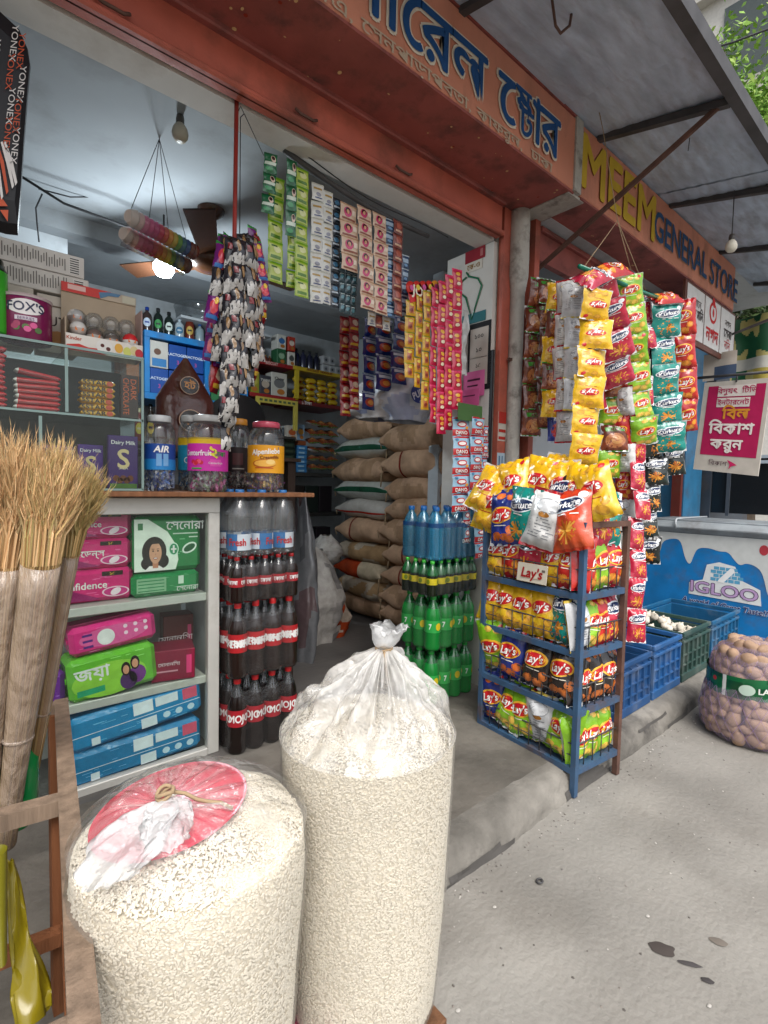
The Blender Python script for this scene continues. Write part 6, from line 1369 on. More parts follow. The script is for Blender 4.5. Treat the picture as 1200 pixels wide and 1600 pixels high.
for xt, xb, yt, yb, y, ds in ((352, 328, 375, 560, 1.98, ['purple']), (350, 336, 372, 610, 1.95, ['purple', 'redwrap']), (388, 408, 360, 520, 1.97, ['purple']), (394, 412, 372, 500, 1.95, ['redwrap', 'purple']), (384, 402, 395, 590, 1.98, ['redwrap', 'wafer']),
        (358, 340, 378, 560, 1.90, ['wafer', 'waferw']), (360, 352, 380, 655, 1.87, ['waferw', 'wafer']), (368, 368, 385, 600, 1.93, ['wafer', 'waferw']), (378, 376, 375, 610, 1.88, ['wafer', 'waferw']), (384, 392, 382, 540, 1.87, ['waferw', 'wafer']), (388, 400, 390, 570, 1.91, ['wafer', 'waferw']), (366, 352, 560, 700, 1.93, ['waferw', 'wafer']), (350, 338, 400, 520, 1.93, ['waferw', 'wafer']),
        (356, 346, 376, 600, 1.96, ['wafer']), (372, 362, 380, 640, 1.85, ['wafer', 'waferw']), (380, 386, 372, 600, 1.96, ['waferw']), (392, 408, 376, 560, 1.93, ['wafer']), (348, 330, 385, 500, 1.90, ['purple', 'wafer']), (396, 414, 382, 470, 1.92, ['purple'])):
    nm = {'purple': 'glossy purple and green', 'redwrap': 'dark red wrapped', 'wafer': 'dark grey topped wafer', 'waferw': 'white topped wafer'}[ds[0]]
    S(f'{nm} packet strip bunched on the red rod, {ORD[k % 14]} {"around" if k < 14 else "outer one"}', ds, xt-9, xt+9, yt, yb, max(3, round((yb-yt)/38)), y=y, xb=xb, t=.03, group='wafer strips bunched on the red rod', sway=.03); k += 1

# ================================================================== SACKS IN THE SHOP
def sack_mesh(L, W, T, seed, kind):
    mb = MB()
    def fn(u, v):
        s_ = abs(2*v-1); a = 2*math.pi*u
        th = T*(1-s_**5)**.55*.5+.006; wd = W*.5*(1-.10*s_**3)*(1+.05*(s_**8)); y = (v-.5)*L*(1+.0*s_)
        x = wd*math.copysign(abs(math.cos(a))**.75, math.cos(a)); z = th*math.copysign(abs(math.sin(a))**.8, math.sin(a))
        n_ = noise.noise((x*5+seed, y*5, z*6)); ear = (.03 if s_ > .9 and abs(math.cos(a)) > .93 else 0)
        return (x*(1+.10*n_)+math.copysign(ear, x)*0, y*(1+.02*n_)+math.copysign(ear, y), z*(1+.14*n_)-.018*s_**4)
    J1, J2 = hx('b8967a'), hx('a48468')
    def cf(u, v):
        a = 2*math.pi*u
        if kind == 'jute': return J1 if noise.noise((u*6, v*6, seed)) > 0 else J2
        if kind == 'stitch': return hx('7a2a22') if (.70 < v < .715 and .3 < u < .75) else J1
        if kind == 'green': return hx('1c4a34') if .47 < u < .53 else hx('a9aaa2')
        if kind == 'red': return hx('a83024') if .52 < u < .545 else hx('b0aaa2')
        if kind == 'clear': return hx('9a7c5a') if noise.noise((u*5, v*5, seed)) > 0 else hx('a89a88')
        if kind == 'orange': return hx('a03a1c') if v > .45 else hx('b9a88e')
    mb.grid(fn, 40, 36, wrap=True, colfn=cf)
    return mb.mesh('body', 'foil' if kind in ('green', 'red') else 'jute')
SKM = {}
def sack(label, y, z, L, W, T, kind, i, x=2.78, yaw=0.0, pitch=0.0):
    key = (kind, i % 3, round(L, 2), round(T, 2))
    if key not in SKM: SKM[key] = sack_mesh(L, W, T, i*2.7+.4, kind)
    t = thing('rice_sack', label, 'sack', (x+W/2-.02, y, z), (pitch, 0, yaw), 'sacks stacked along the inner wall')
    put('body', SKM[key], None, t)
    mb = MB(); mb.tube([(-W*.42, -L*.5, -.01), (-W*.47, -L*.52, -.04), (-W*.46, -L*.50, -.10-.04*(i % 3))], .006, 5); put('tie_end', mb, 'rope', t); mb = MB()
    mb.tube([(-W*.40, L*.5, -.01), (-W*.46, L*.52, -.03), (-W*.45, L*.51, -.07)], .005, 5); put('tie_end', mb, 'rope', t)
def zx(px, py): return PX(px, py, 2.78).z
left = [(945, 'jute'), (918, 'clear'), (890, 'orange'), (862, 'clear'), (827, 'stitch'), (794, 'red'), (764, 'green'), (735, 'jute'), (700, 'green'), (668, 'jute')]
for k, (py, kd) in enumerate(left):
    nm = {'jute': 'plain brown jute sack', 'clear': 'jute sack in a torn clear cover', 'orange': 'sack with orange red print', 'stitch': 'jute sack with a red stitched seam', 'red': 'white sack with a red stripe', 'green': 'white sack with a dark green stripe'}[kd]
    z = zx(555, py); T = .235 if kd in ('jute', 'stitch') else .20
    sack(f'{nm}, {ORD[k]} from the floor in the rear column', 3.58+rnd(-.03, .03), z, .70+rnd(-.04, .04), .52, T, kd, k, 2.78+rnd(-.03, .03), rnd(-.05, .05))
right = [(968, 'jute'), (938, 'jute'), (905, 'stitch'), (870, 'stitch'), (832, 'jute'), (797, 'jute'), (765, 'jute'), (722, 'stitch'), (685, 'jute')]
for k, (py, kd) in enumerate(right):
    nm = {'jute': 'brown jute sack', 'stitch': 'brown jute sack with a red stitched seam'}[kd]
    sack(f'{nm}, {ORD[k]} from the floor in the front column', 2.86+rnd(-.03, .03), zx(640, py), .72+rnd(-.03, .05), .52, .265 if k > 6 else .245, kd, k+3, 2.76+rnd(-.03, .03), rnd(-.05, .05))
def loose_bag(name, label, px0, px1, py0, py1, y, cols, mt='cloth', depth=.22, seed=0, cat='bag', rough_=.16, floor=False):
    a, b = PY(px0, py1, y), PY(px1, py0, y)
    if floor: a.z = FL
    W = b.x-a.x; H = b.z-a.z
    mb = MB()
    def fn(u, v):
        an = 2*math.pi*u; k = (.72+.5*math.sin(math.pi*min(1, v*.9+.1)))*(1-.55*v**3)
        n_ = 1+rough_*2*noise.noise((math.cos(an)*1.6+seed, math.sin(an)*1.6, v*3))+rough_*noise.noise((math.cos(an)*5+seed, math.sin(an)*5, v*8))
        return (W/2*k*math.cos(an)*n_, depth*.6*k*math.sin(an)*n_, H*v*(1+.08*noise.noise((an, seed, 0))))
    mb.grid(fn, 32, 22, wrap=True, colfn=lambda u, v: cols[int((noise.noise((u*4, v*4, seed))*.5+.5)*len(cols)*.999)])
    o = put(name, mb, mt, loc=((a.x+b.x)/2, y, a.z)); return tag(o, label, cat)
loose_bag('white_sack', 'crumpled white woven sack on the floor by the cola bottles', 452, 525, 855, 968, 3.3, [hx('8f8a86'), hx('a39e98'), hx('7c7876')], depth=.3, seed=2, cat='sack', floor=True)
loose_bag('white_sack', 'orange and white sack leaning at the foot of the sack stack', 488, 535, 905, 988, 3.35, [hx('a89888'), hx('9a3c1c'), hx('b5a698')], depth=.25, seed=5, cat='sack', floor=True)
loose_bag('grey_bag', 'tall grey printed plastic bag behind the water bottles', 455, 486, 778, 900, 3.0, [hx('4f5054'), hx('66676a'), hx('5a4a4c')], 'foil', .25, 8, floor=True)
loose_bag('white_sack', 'white plastic bag end poking from the rear sack column', 490, 528, 835, 880, 3.5, [hx('98938e'), hx('a8a39c')], 'cloth', .2, 9, 'sack')
loose_bag('tissue_bag', 'clear bag of white tissue rolls lying on the sacks', 560, 615, 595, 652, 2.65, [hx('a9a4a0'), hx('b9b4b2'), hx('8a8fa8')], 'foil', .25, 3, 'bag')
t = loose_bag('tissue_bag', 'blue printed white bag reading PURE soft on the sacks', 600, 668, 570, 655, 2.5, [hx('b4b8c4'), hx('c4c6cd'), hx('a4acc4')], 'foil', .2, 6, 'bag')
mb = MB(); mb.ell(0, 0, .075, .06, front(0), hx('26387a'), .0, rot=.5); mb.text('PURE', .055, lambda x, z, o=0: (x*.9-z*.4, -o, z+x*.45), hx('d4d8e0'), off=.003, bold=.03); mb.text('Soft', .04, lambda x, z, o=0: (x*.9-z*.4+.03, -o, z+x*.45-.05), hx('d4d8e0'), off=.003, bold=.02); put('print', mb, 'print', t, (-.05, -.17, .16), (R_(-8), 0, 0))

# ================================================================== SHELVES ON THE BACK WALL
SYB = 4.22
def shelf_board(par, x0, x1, z, col, h=.035, d_=.42, m_='print'):
    mb = MB(); mb.box(((x0+x1)/2, d_/2, z), (x1-x0, d_, h), hx(col), bev=.002); return put('shelf', mb, m_, par)
def item_box(name, label, x, z, w_, h_, col, draw=None, y=None, d_=.12, cat='box', rz=0.0, group=None):
    return pack(name, label, (x, (SYB+.10 if y is None else y), z+h_/2), (w_, d_, h_), hx(col), draw, (0, 0, rz), cat, 'print', .003, group)
def small_bottle(label, x, z, r, h, col, cap, y=None, lab=None, group=None):
    t = thing('bottle', label, 'bottle', (x, SYB+.10 if y is None else y, z), group=group)
    mb = MB(); mb.lathe([(r*.9, 0), (r, .01), (r, h*.62), (r*.85, h*.72), (r*.35, h*.82), (r*.32, h*.88)], 14, hx(col)); put('body', mb, 'gloss', t)
    mb = MB(); mb.lathe([(r*.42, h*.87), (r*.42, h*.99), (r*.3, h), (.001, h)], 12, hx(cap)); put('cap', mb, 'gloss', t)
    if lab:
        mb = MB(); f_ = cylfn(r, h*.38, CAMDIR(t.location)); mb.ell(0, 0, r*.75, h*.17, f_, hx(lab), .001, n=14); mb.rect(-r*.4, -h*.03, r*.4, h*.03, f_, hx(cap), .002, nx=4); put('label', mb, 'print', t)
# blue cabinet
bx0, bx1, bz0, bz1 = 1.17, 2.02, 1.95, 2.42
bc = thing('blue_cabinet', 'bright blue wall cabinet of milk powder boxes behind the counter', 'cabinet', (bx0, SYB, bz0))
for c, d_ in (((.425, .2, .0), (.85, .42, .05)), ((.425, .2, .47), (.85, .42, .05)), ((.02, .2, .235), (.04, .42, .42)), ((.83, .2, .235), (.04, .42, .42)), ((.50, .21, .235), (.04, .40, .42)), ((.42, .40, .235), (.8, .02, .42))):
    mb = MB(); mb.box(c, d_, hx('1c78b8'), bev=.003); put('panel', mb, 'paint', bc)
mb = MB(); mb.text('েনসেল', .03, front(-.012, .66, .47), hx('b9d4e6'), bold=.01); mb.text('সুস্বাসথ', .025, front(-.012, .66, .0), hx('b9d4e6')); put('lettering', mb, 'print', bc)
def d_lac(mb, fn, w_, h_): mb.text('LACTOGEN', h_*.15, lambda x, z, o=0: fn(x, h_*.1+z, o), hx('d8e0ea'), off=.0006, bold=.02); mb.text(str(random.choice((1, 2, 3, 4))), h_*.22, lambda x, z, o=0: fn(x, -h_*.2+z, o), hx('b8508a'), off=.0006, bold=.02)
for r_ in range(2):
    for k in range(3):
        if r_ == 1 and k == 0: item_box('carton', 'white photo printed carton in the blue cabinet top corner', bx0+.12, bz0+.23, .135, .205, 'c2bdb4', lambda mb, fn, w_, h_: (mb.ell(-w_*.1, h_*.1, w_*.2, h_*.12, fn, hx('6a4a3a'), .0005), mb.rect(-w_*.4, -h_*.45, w_*.4, -h_*.15, fn, hx('3a7ab0'), .0004)), y=SYB+.09)
        else: item_box('carton', f'{["lower", "upper"][r_]} row navy milk powder carton, {ORD[k]} in the blue cabinet', bx0+.12+k*.142, bz0+.03+r_*.205, .135, .195, '1c4a94', d_lac, y=SYB+.09, group='milk powder cartons in the blue cabinet')
for k, (x, c) in enumerate(((.58, '3a7a4a'), (.66, '2f6a8a'), (.74, '7a2a7a'))): item_box('soap_box', ['green', 'teal', 'purple'][k]+' flat soap box in the blue cabinet side', bx0+x, bz0+.03, .085, .10, c)
item_box('soap_box', 'small pale carton above the soap boxes in blue cabinet', bx0+.66, bz0+.14, .22, .09, '4a8a6a')
for k in range(11):
    x = bx0+.05+k*.083; c, cp, lb = [('3a2c2a', '1c3a8a', 'b9c4d4'), ('1a2420', '2a2a2c', '3a8a4a'), ('1a2420', '1c1c1e', 'c9d4cc'), ('a8b4ba', 'b9c4cc', '3a6a8a'), ('6a2a1c', '2a1a14', 'b89a4a'), ('8a9aa0', '2a4a7a', None), ('141c26', '101418', None), ('202a34', '3a4a5a', None), ('2a3440', '1a2028', '6a7a8a'), ('1c2a3a', '26303a', None), ('38424c', '5a6a7a', None)][k]
    small_bottle(f'{ORD[k]} bottle from the glass case end on top of the blue cabinet', x, bz1+.028, .036, [.20, .21, .20, .17, .21, .16, .17, .18, .16, .17, .15][k], c, cp, lab=lb, group='bottles on the blue cabinet')
mb = MB(); mb.box((1.09, 4.40, 2.22), (.09, .36, .52), hx('8a4a20'), bev=.003); o = put('plywood_sheet', mb, 'wood'); tag(o, 'orange brown plywood sheet at the end of the blue cabinet', 'plywood')
# clear round tub above cabinet
mb = MB(); mb.lathe([(.17, 0), (.19, .02), (.20, .09), (.21, .11), (.19, .13), (.10, .15), (.02, .16)], 30, WHITE); o = put('clear_tub', mb, 'pet', loc=(1.75, 4.1, 2.66)); tag(o, 'round clear tub lid stored above the blue cabinet', 'tub')
o.location = (PY(313, 500, 4.35).x, 4.35, PY(313, 505, 4.35).z)
mb = MB(); mb.box((0, 0, 0), (.8, .44, .02)); o = put('upper_ledge', mb, 'wall', loc=(1.85, 4.45, PY(313, 505, 4.35).z-.012)); tag(o, 'pale ledge under the clear tub near the ceiling', 'ledge')
# bottles below the cabinet
lf = thing('wall_shelf', 'wooden wall shelves with jars below the blue cabinet', 'shelf', (0, SYB, 0))
for z in (1.58, 1.25): shelf_board(lf, .4, 2.05, z, '4a3a30', m_='wood')
for k in range(5): small_bottle(f'{ORD[k]} dark sauce bottle with yellow label below the blue cabinet', 1.16+k*.085, 1.60, .034, .30 if k else .26, ['7a1c18', '2a2018', '1c1814', '201a14', '2a2420'][k], ['c9b48a', '1a1816', 'b8a02a', '1a1816', '8a1c18'][k], lab='c0a828', group='sauce bottles below the cabinet')
# brown pouch standing behind the jars
mb = MB(); pb = PY(290, 660, 2.75); W = .30; H = PY(290, 560, 2.75).z-pb.z+.16
def pf_(u, v):
    an = 2*math.pi*u; k = (1.0 if v < .55 else 1-.93*((v-.55)/.45)**1.1); return (W/2*k*math.copysign(abs(math.cos(an))**.6, math.cos(an)), .07*k*math.sin(an)*(1-.3*v), H*v)
mb.grid(pf_, 28, 20, hx('5a2a20'), wrap=True)
for zc, s_, wd in ((H*.70, .8, 'হট'), (H*.33, 1.0, 'নক')):
    f_ = lambda x, z, o=0.0, zc=zc: (x, -.078-o+(.02 if zc > H*.5 else 0), zc+z)
    mb.ell(0, 0, .062*s_, .058*s_, f_, hx('c9a284'), .001, n=24); mb.ell(0, 0, .057*s_, .053*s_, f_, hx('1c0f0c'), .003, n=24); mb.text(wd, .065*s_, f_, hx('d08a3a'), off=.005, bold=.03)
o = put('brown_pouch', mb, 'foil', loc=(pb.x, 2.75, pb.z-.16)); tag(o, 'tall brown pouch with two round black logos behind candy jars', 'pouch')
stl = thing('inner_table', 'dark inner table behind the counter carrying the brown pouch', 'table', (1.05, 2.78, FL))
hT = pb.z-.16-FL
mb = MB(); mb.box((0, 0, hT-.012), (1.1, .3, .02), hx('3a2c24')); put('top', mb, 'wood', stl)
for x in (-.5, .5): mb = MB(); mb.box((x, 0, hT/2-.012), (.05, .26, hT-.024), hx('30241e')); put('leg', mb, 'wood', stl)
# black chair back
mb = MB(); pc = PY(370, 700, 3.1); H = PY(370, 618, 3.1).z-pc.z
mb.grid(lambda u, v: Vector((.20*math.cos(math.pi*u)*(.55+.45*v), -.05*math.sin(math.pi*u), H*(math.sin(math.pi*u)**.45)*v)), 24, 8, BLACK); mb.grid(lambda u, v: Vector((.20*math.cos(math.pi*u)*(.55+.45*v), -.05*math.sin(math.pi*u)+.03, H*(math.sin(math.pi*u)**.45)*v)), 24, 8, BLACK, flip=True)
ch = thing('chair', 'black rounded plastic chair back seen behind the candy jars', 'chair', (pc.x, 3.1, FL)); put('backrest', mb, 'print', ch, (0, 0, pc.z-FL))
hs_ = .46; mb = MB(); mb.box((0, .18, hs_), (.40, .42, .04), BLACK, bev=.01); put('seat', mb, 'print', ch)
for sx_ in (-.17, .17):
    for yy in (0.0, .36): mb = MB(); mb.bar((sx_, yy, 0), (sx_, yy, (pc.z-FL) if yy == 0 else hs_), .03, .03, BLACK); put('leg', mb, 'print', ch)
# yellow trimmed shelves
ys = thing('wall_shelf', 'wall shelves with red and yellow edge strips full of groceries', 'shelf', (0, SYB, 0))
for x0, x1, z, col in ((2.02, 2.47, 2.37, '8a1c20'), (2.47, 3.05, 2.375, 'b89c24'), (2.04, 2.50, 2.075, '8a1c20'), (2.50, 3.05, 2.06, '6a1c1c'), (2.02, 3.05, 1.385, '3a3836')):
    shelf_board(ys, x0, x1, z, col)
mb = MB()
mb.box((2.30, -.015, 2.035), (.42, .02, .05), hx('b8a84a')); mb.box((2.105, -.015, 1.88), (.045, .02, .26), hx('b8a84a')); mb.box((2.49, -.015, 1.90), (.04, .02, .22), hx('b8a84a')); mb.box((2.50, -.015, 2.22), (.04, .02, .26), hx('b8a02a'))
for k in range(8): mb.rect(2.12+k*.047, 2.025, 2.15+k*.047, 2.045, front(-.026), hx('4a5a3a'), .001)
put('edge_strip', mb, 'print', ys); 
mb = MB(); mb.text('BISCUIT', .035, front(-.004, 2.25, 2.37), hx('d8b0a8'), bold=.02); mb.text('NOODLES  NOODLES', .03, front(-.004, 2.76, 2.377), hx('7a1c1c'), bold=.02); mb.text('১ টাকা', .04, front(-.004, 2.62, 2.06), hx('d8d0c8'), bold=.02); put('lettering', mb, 'print', ys)
def d_g(word, c2, c3):
    def f(mb, fn, w_, h_): mb.ell(0, h_*.05, w_*.35, h_*.2, fn, hx(c2), .0004); mb.text(word, h_*.18, lambda x, z, o=0: fn(x, h_*.25+z, o), hx(c3), off=.0008, bold=.02); mb.ell(w_*.1, -h_*.3, w_*.25, h_*.12, fn, hx('a8682a'), .0008)
    return f
z = 2.39
for k, (x, w_, h_, c, c2, wd, lab) in enumerate(((2.37, .09, .14, '2a5a3a', '8aa88a', 'O', 'dark green carton low on the red edged top shelf'), (2.37, .09, .13, 'c4c2ba', '3a6aa0', '৳', 'white price printed carton above the dark green one'), (2.475, .075, .13, 'b03a2a', 'd8c8b8', 'Soy', 'red and cream carton on the upper shelf'), (2.475, .075, .13, 'c9c4ba', '4a4a4a', 'ok', 'white carton under the red and cream one'))):
    item_box('carton', lab, x, z+(.14 if k in (1, 2) else 0), w_, h_, c, d_g(wd, c2, '2a2a2a'))
for k in range(4): small_bottle(f'{ORD[k]} dark tin on the upper yellow edged shelf', 2.56+k*.075, z, .033, .19, ['1a1c3a', '2a2c44', '24263a', '1c1e30'][k], '2a2c30', group='dark tins on the upper shelf')
for k in range(5): item_box('tissue_roll', f'{ORD[k]} pale tissue roll pack at the upper shelf end', 2.86+(k % 3)*.075, z+(0 if k < 3 else .085), .072, .08, 'a9aaac', lambda mb, fn, w_, h_: (mb.ell(0, 0, w_*.35, h_*.35, fn, hx('8a8c90'), .0004, n=14), mb.ell(0, 0, w_*.16, h_*.16, fn, hx('3a3c40'), .0008, n=12)), group='tissue rolls on the upper shelf')
for k in range(7): small_bottle(f'{ORD[k]} little dark bottle on the red shelf beside wafer bunch', 2.04+k*.04, z, .017, .07, ['5a2a1c', '3a2a24', '6a3020'][k % 3], 'b08a4a', group='little bottles on the red shelf')
z = 2.094
for k, (x, w_, h_, c, c2, wd, lab) in enumerate(((2.09, .12, .19, '8a8a2a', 'a8a04a', 'Tea', 'olive yellow tea carton on the middle shelf'), (2.21, .11, .17, '3a3a40', 'a89a8a', 'TWINS', 'dark biscuit pouch beside the olive carton'), (2.35, .16, .215, 'b5b2a8', '6a6a6a', 'Chow', 'white noodle carton on the middle shelf'))): item_box('carton', lab, x, z, w_, h_, c, d_g(wd, c2, '2a2a2a' if k != 1 else 'c9c4ba'))
nm_ = MB(); nm_.grid(lambda u, v: (.065*(2*v-1), .035*math.cos(2*math.pi*u)*(1-abs(2*v-1)**5), .030*math.sin(2*math.pi*u)*(1-abs(2*v-1)**4)+.002*math.sin(v*30)), 12, 12, hx('b8961c'), wrap=True, colfn=lambda u, v: hx('8a2a1c') if abs(v-.5) < .16 and .55 < u < .95 else hx('b8961c'))
nme = nm_.mesh('noodle_packet', 'foil')
for r_ in range(4):
    for c in range(4):
        o = put('noodle_packet', nme, None, loc=(2.58+c*.125+rnd(-.01, .01), SYB+.07+rnd(-.01, .01), 2.112+r_*.058), rot=(rnd(-.2, .2), rnd(-.1, .1), rnd(-.15, .15))); tag(o, f'yellow noodle packet, {ORD[c]} across in the {ORD[r_]} row up', 'noodle packet', 'yellow noodle packets on the shelf')
z = 1.405
for k in range(9): small_bottle(f'{ORD[k]} small dark bottle in the yellow framed shelf', 2.14+k*.036, 1.74, .015, .095, '26303a', '8a98a4', group='small bottles in the yellow framed shelf')
mb = MB(); mb.box((2.30, SYB+.2, 1.72), (.42, .4, .02), hx('3a3836')); o = put('bottle_ledge', mb, 'print'); tag(o, 'thin dark ledge under the small bottles', 'ledge')
item_box('carton', 'white orange biscuit pouch beside the small bottles', 2.49, 1.70, .11, .14, 'b5aca0', d_g('Bis', 'b0582a', '7a2a1c'))
item_box('carton', 'pale blue biscuit carton over the sky blue stack', 2.585, 1.71, .085, .15, '7a94ac', d_g('Nan', 'c08a3a', '2a3a5a'))
item_box('carton', 'small orange brown carton between pale blue and sky blue boxes', 2.60, 1.665, .09, .042, '8a4a2a')
for k in range(6): item_box('flat_box', f'{ORD[k]} sky blue flat box from the bottom of its stack', 2.605+rnd(-.004, .004), 1.405+k*.043, .105, .041, '3a7ab0', lambda mb, fn, w_, h_: mb.rect(-w_*.4, -h_*.3, w_*.2, h_*.1, fn, hx('9ac0d8'), .0005), group='sky blue boxes stacked on the low shelf')
for k in range(6): item_box('flat_box', f'{ORD[k]} dark green box from the bottom of its stack', 2.46+rnd(-.004, .004), 1.405+k*.056, .13, .053, '1c2a22', lambda mb, fn, w_, h_: mb.rect(-w_*.3, -h_*.2, w_*.3, h_*.2, fn, hx('3a4a3a'), .0005), group='dark green boxes stacked on the low shelf')
for r_ in range(6):
    for c in range(3):
        o = put('snack_pouch', pk('brown', 0), None, loc=(2.72+c*.11, SYB+.06+rnd(-.02, .02), 1.46+r_*.085), rot=(R_(-75)+rnd(-.2, .2), rnd(-.2, .2), rnd(-.3, .3)), sc=.8); tag(o, f'brown snack pouch, {ORD[c]} in the {ORD[r_]} layer of the heap', 'snack pouch', 'brown snack pouches heaped on the low shelf')
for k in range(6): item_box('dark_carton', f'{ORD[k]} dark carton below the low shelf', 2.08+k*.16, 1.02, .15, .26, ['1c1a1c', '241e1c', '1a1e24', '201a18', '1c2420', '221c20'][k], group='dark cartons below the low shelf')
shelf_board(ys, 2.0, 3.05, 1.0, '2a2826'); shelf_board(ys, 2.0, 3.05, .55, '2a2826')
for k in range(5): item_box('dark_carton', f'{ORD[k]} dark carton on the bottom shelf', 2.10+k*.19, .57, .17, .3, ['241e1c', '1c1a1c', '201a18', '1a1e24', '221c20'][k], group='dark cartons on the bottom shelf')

# ================================================================== CEILING: fan, lamp, cables, trays
fp = PZ(322, 300, CEIL); fp = Vector((1.18, 2.95, CEIL-.002)); 
fan = thing('ceiling_fan', 'brown ceiling fan with three blades inside the shop', 'fan', fp)
BR = hx('3a2418')
mb = MB(); mb.lathe([(.075, 0), (.07, -.02), (.03, -.05), (.016, -.055)], 22, BR); put('ceiling_cup', mb, 'gloss', fan)
mb = MB(); mb.tube([(0, 0, -.05), (0, 0, -.26)], .012, 8, BR); put('rod', mb, 'gloss', fan)
mb = MB(); mb.lathe([(.02, -.14), (.045, -.16), (.06, -.19), (.055, -.21), (.02, -.215)], 20, BR); put('lower_cup', mb, 'gloss', fan)
mb = MB(); mb.lathe([(.03, -.235), (.09, -.245), (.115, -.27), (.12, -.30), (.10, -.33), (.05, -.345), (.01, -.348)], 28, hx('4a2e1c')); put('motor', mb, 'gloss', fan)
for k in range(3):
    a = R_(243)+k*2*math.pi/3; mb = MB()
    mb.grid(lambda u, v: ((.10+.48*v), (u-.5)*(.10+.045*v), -.285+.02*(u-.5)), 4, 12, BR); mb.grid(lambda u, v: ((.10+.48*v), (u-.5)*(.10+.045*v), -.290+.02*(u-.5)), 4, 12, BR, flip=True)
    put('blade', mb, 'gloss', fan, rot=(0, 0, a))
lp = PY(256, 414, 3.20); lm = thing('ceiling_lamp', 'glowing white bulb lamp under the ceiling behind hanging trays', 'lamp', lp)
mb = MB(); mb.lathe([(.005, -.07), (.04, -.06), (.058, -.03), (.06, -.005), (.045, .02), (.025, .035)], 24); put('globe', mb, 'lamp', lm)
mb = MB(); mb.lathe([(.026, .034), (.026, .08), (.012, .085)], 14, hx('b0b0b0')); put('holder', mb, 'print', lm)
mb = MB(); mb.tube([(0, 0, .08), (0, 0, CEIL-lp.z)], .005, 6); put('cord', mb, 'wire', lm)
L_ = bpy.data.lights.new('lamp_light', 'POINT'); L_.energy = 24; L_.shadow_soft_size = .06; L_.color = (.82, .93, 1.0); lo = bpy.data.objects.new('lamp_light', L_); COL.objects.link(lo); lo.parent = lm; lo.location = (0, 0, -.14)
bulb('unlit round bulb on the ceiling close behind the lintel', PZ(292, 182, 2.80)+Vector((0, .08, .0)), .01, 'print', hx('a8a090'))
def cable(label, pts, r=.004): 
    p0 = pts[0]; mb = MB(); mb.tube([q-p0 for q in pts], r, 5); o = put('cable', mb, 'wire', loc=p0); tag(o, label, 'cable')
cable('black cable sagging across the ceiling to the fan', [PY(60, 295, 3.3), PY(110, 308, 3.3), PY(170, 308, 3.3), PY(220, 322, 3.3), PY(300, 326, 3.3), PY(335, 315, 3.3), PY(410, 308, 3.3)])
cable('dark cable running from the black bag past the trays', [PY(32, 275, 3.2), PY(100, 318, 3.2), PY(200, 355, 3.2), PY(262, 390, 3.25)], .007)
cable('short cable dropping behind the stacked cartons', [PY(66, 303, 3.3), PY(56, 325, 3.3), PY(58, 350, 3.3), PY(61, 378, 3.3)])
# hanging trays of coloured bangles/cups
tr = thing('hanging_tray', 'clear hanging tray of stacked rainbow coloured cups', 'tray', PY(245, 375, 2.5)); t0 = tr.location
A_, B_ = PY(200, 352, 2.45)-t0, PY(294, 402, 2.60)-t0
cols = ['d8c4b8', 'd8b0a8', 'd0688a', 'cc4a7c', 'c03a70', 'c8304a', 'c84a28', 'd88a24', 'c9a82a', '6a9a3a', '3a6a7a', '2f4a86', '7a3024', '6a2a20']
for row, off_ in enumerate((Vector((0, -.04, .02)), Vector((0, .05, -.02)))):
    dv = (B_-A_); rotm = dv.to_track_quat('Z', 'Y').to_matrix().to_4x4()
    for k, c in enumerate(cols):
        X = Matrix.Translation(A_+dv*(k/13.0)+off_) @ rotm
        mb = MB(); mb.lathe([(.026, -.012), (.036, .010), (.038, .016), (.030, .016)], 14, hx(c), X=X); put('cup', mb, 'gloss', tr)
mb = MB(); side = Vector((.0, 1, 0))
for o_ in (-.085, .10):
    mb.add([A_*1.08+side*o_+Vector((0, 0, -.055)), B_*1.08+side*o_+Vector((0, 0, -.055)), B_*1.08+side*o_+Vector((0, 0, .06)), A_*1.08+side*o_+Vector((0, 0, .06))], [(0, 1, 2, 3)])
mb.add([A_*1.08+side*-.085+Vector((0, 0, -.055)), B_*1.08+side*-.085+Vector((0, 0, -.055)), B_*1.08+side*.10+Vector((0, 0, -.055)), A_*1.08+side*.10+Vector((0, 0, -.055))], [(0, 1, 2, 3)]); put('clear_box', mb, 'pet', tr)
mb = MB(); hkp = PY(249, 285, 2.52)-t0; hkp.z = CEIL-t0.z
for q in (A_+Vector((0, -.05, .05)), A_*.3+Vector((0, 0, .05)), B_*.5+Vector((0, .05, .05)), B_+Vector((0, 0, .05))): mb.tube([hkp, q], .0015, 4)
put('strings', mb, 'wire', tr)
# black racket bag
yb = thing('racket_bag', 'black racket bag with orange and white YONEX lettering hanging overhead', 'bag', PY(0, 190, 1.96)); y0_ = yb.location
out = [(-120, -30), (-40, -10), (0, 18), (30, 46), (44, 78), (48, 105), (44, 150), (38, 230), (33, 310), (28, 368), (10, 366), (-40, 352), (-110, 330)]
P_ = [PY(a, b, 1.96)-y0_ for a, b in out]; cen = sum(P_, Vector())/len(P_); mb = MB()
n = len(P_)
for s_ in (-1, 1):
    rings = [(1.0, .0), (.93, .028), (.75, .038)]
    V = []; 
    for k_, t_ in rings: V += [cen+(p-cen)*k_+Vector((0, s_*t_, 0)) for p in P_]
    F = [(r*n+j, r*n+(j+1) % n, (r+1)*n+(j+1) % n, (r+1)*n+j) for r in range(2) for j in range(n)]+[tuple(2*n+j for j in range(n))]
    mb.add(V, F, hx('17161a'), smooth=False)
put('body', mb, 'print', yb)
mb = MB(); o_c, w_c = hx('b8481c'), hx('cfcac6')
def bagpt(px, py, o=0.0): q = PY(px, py, 1.915-o)-y0_; return q
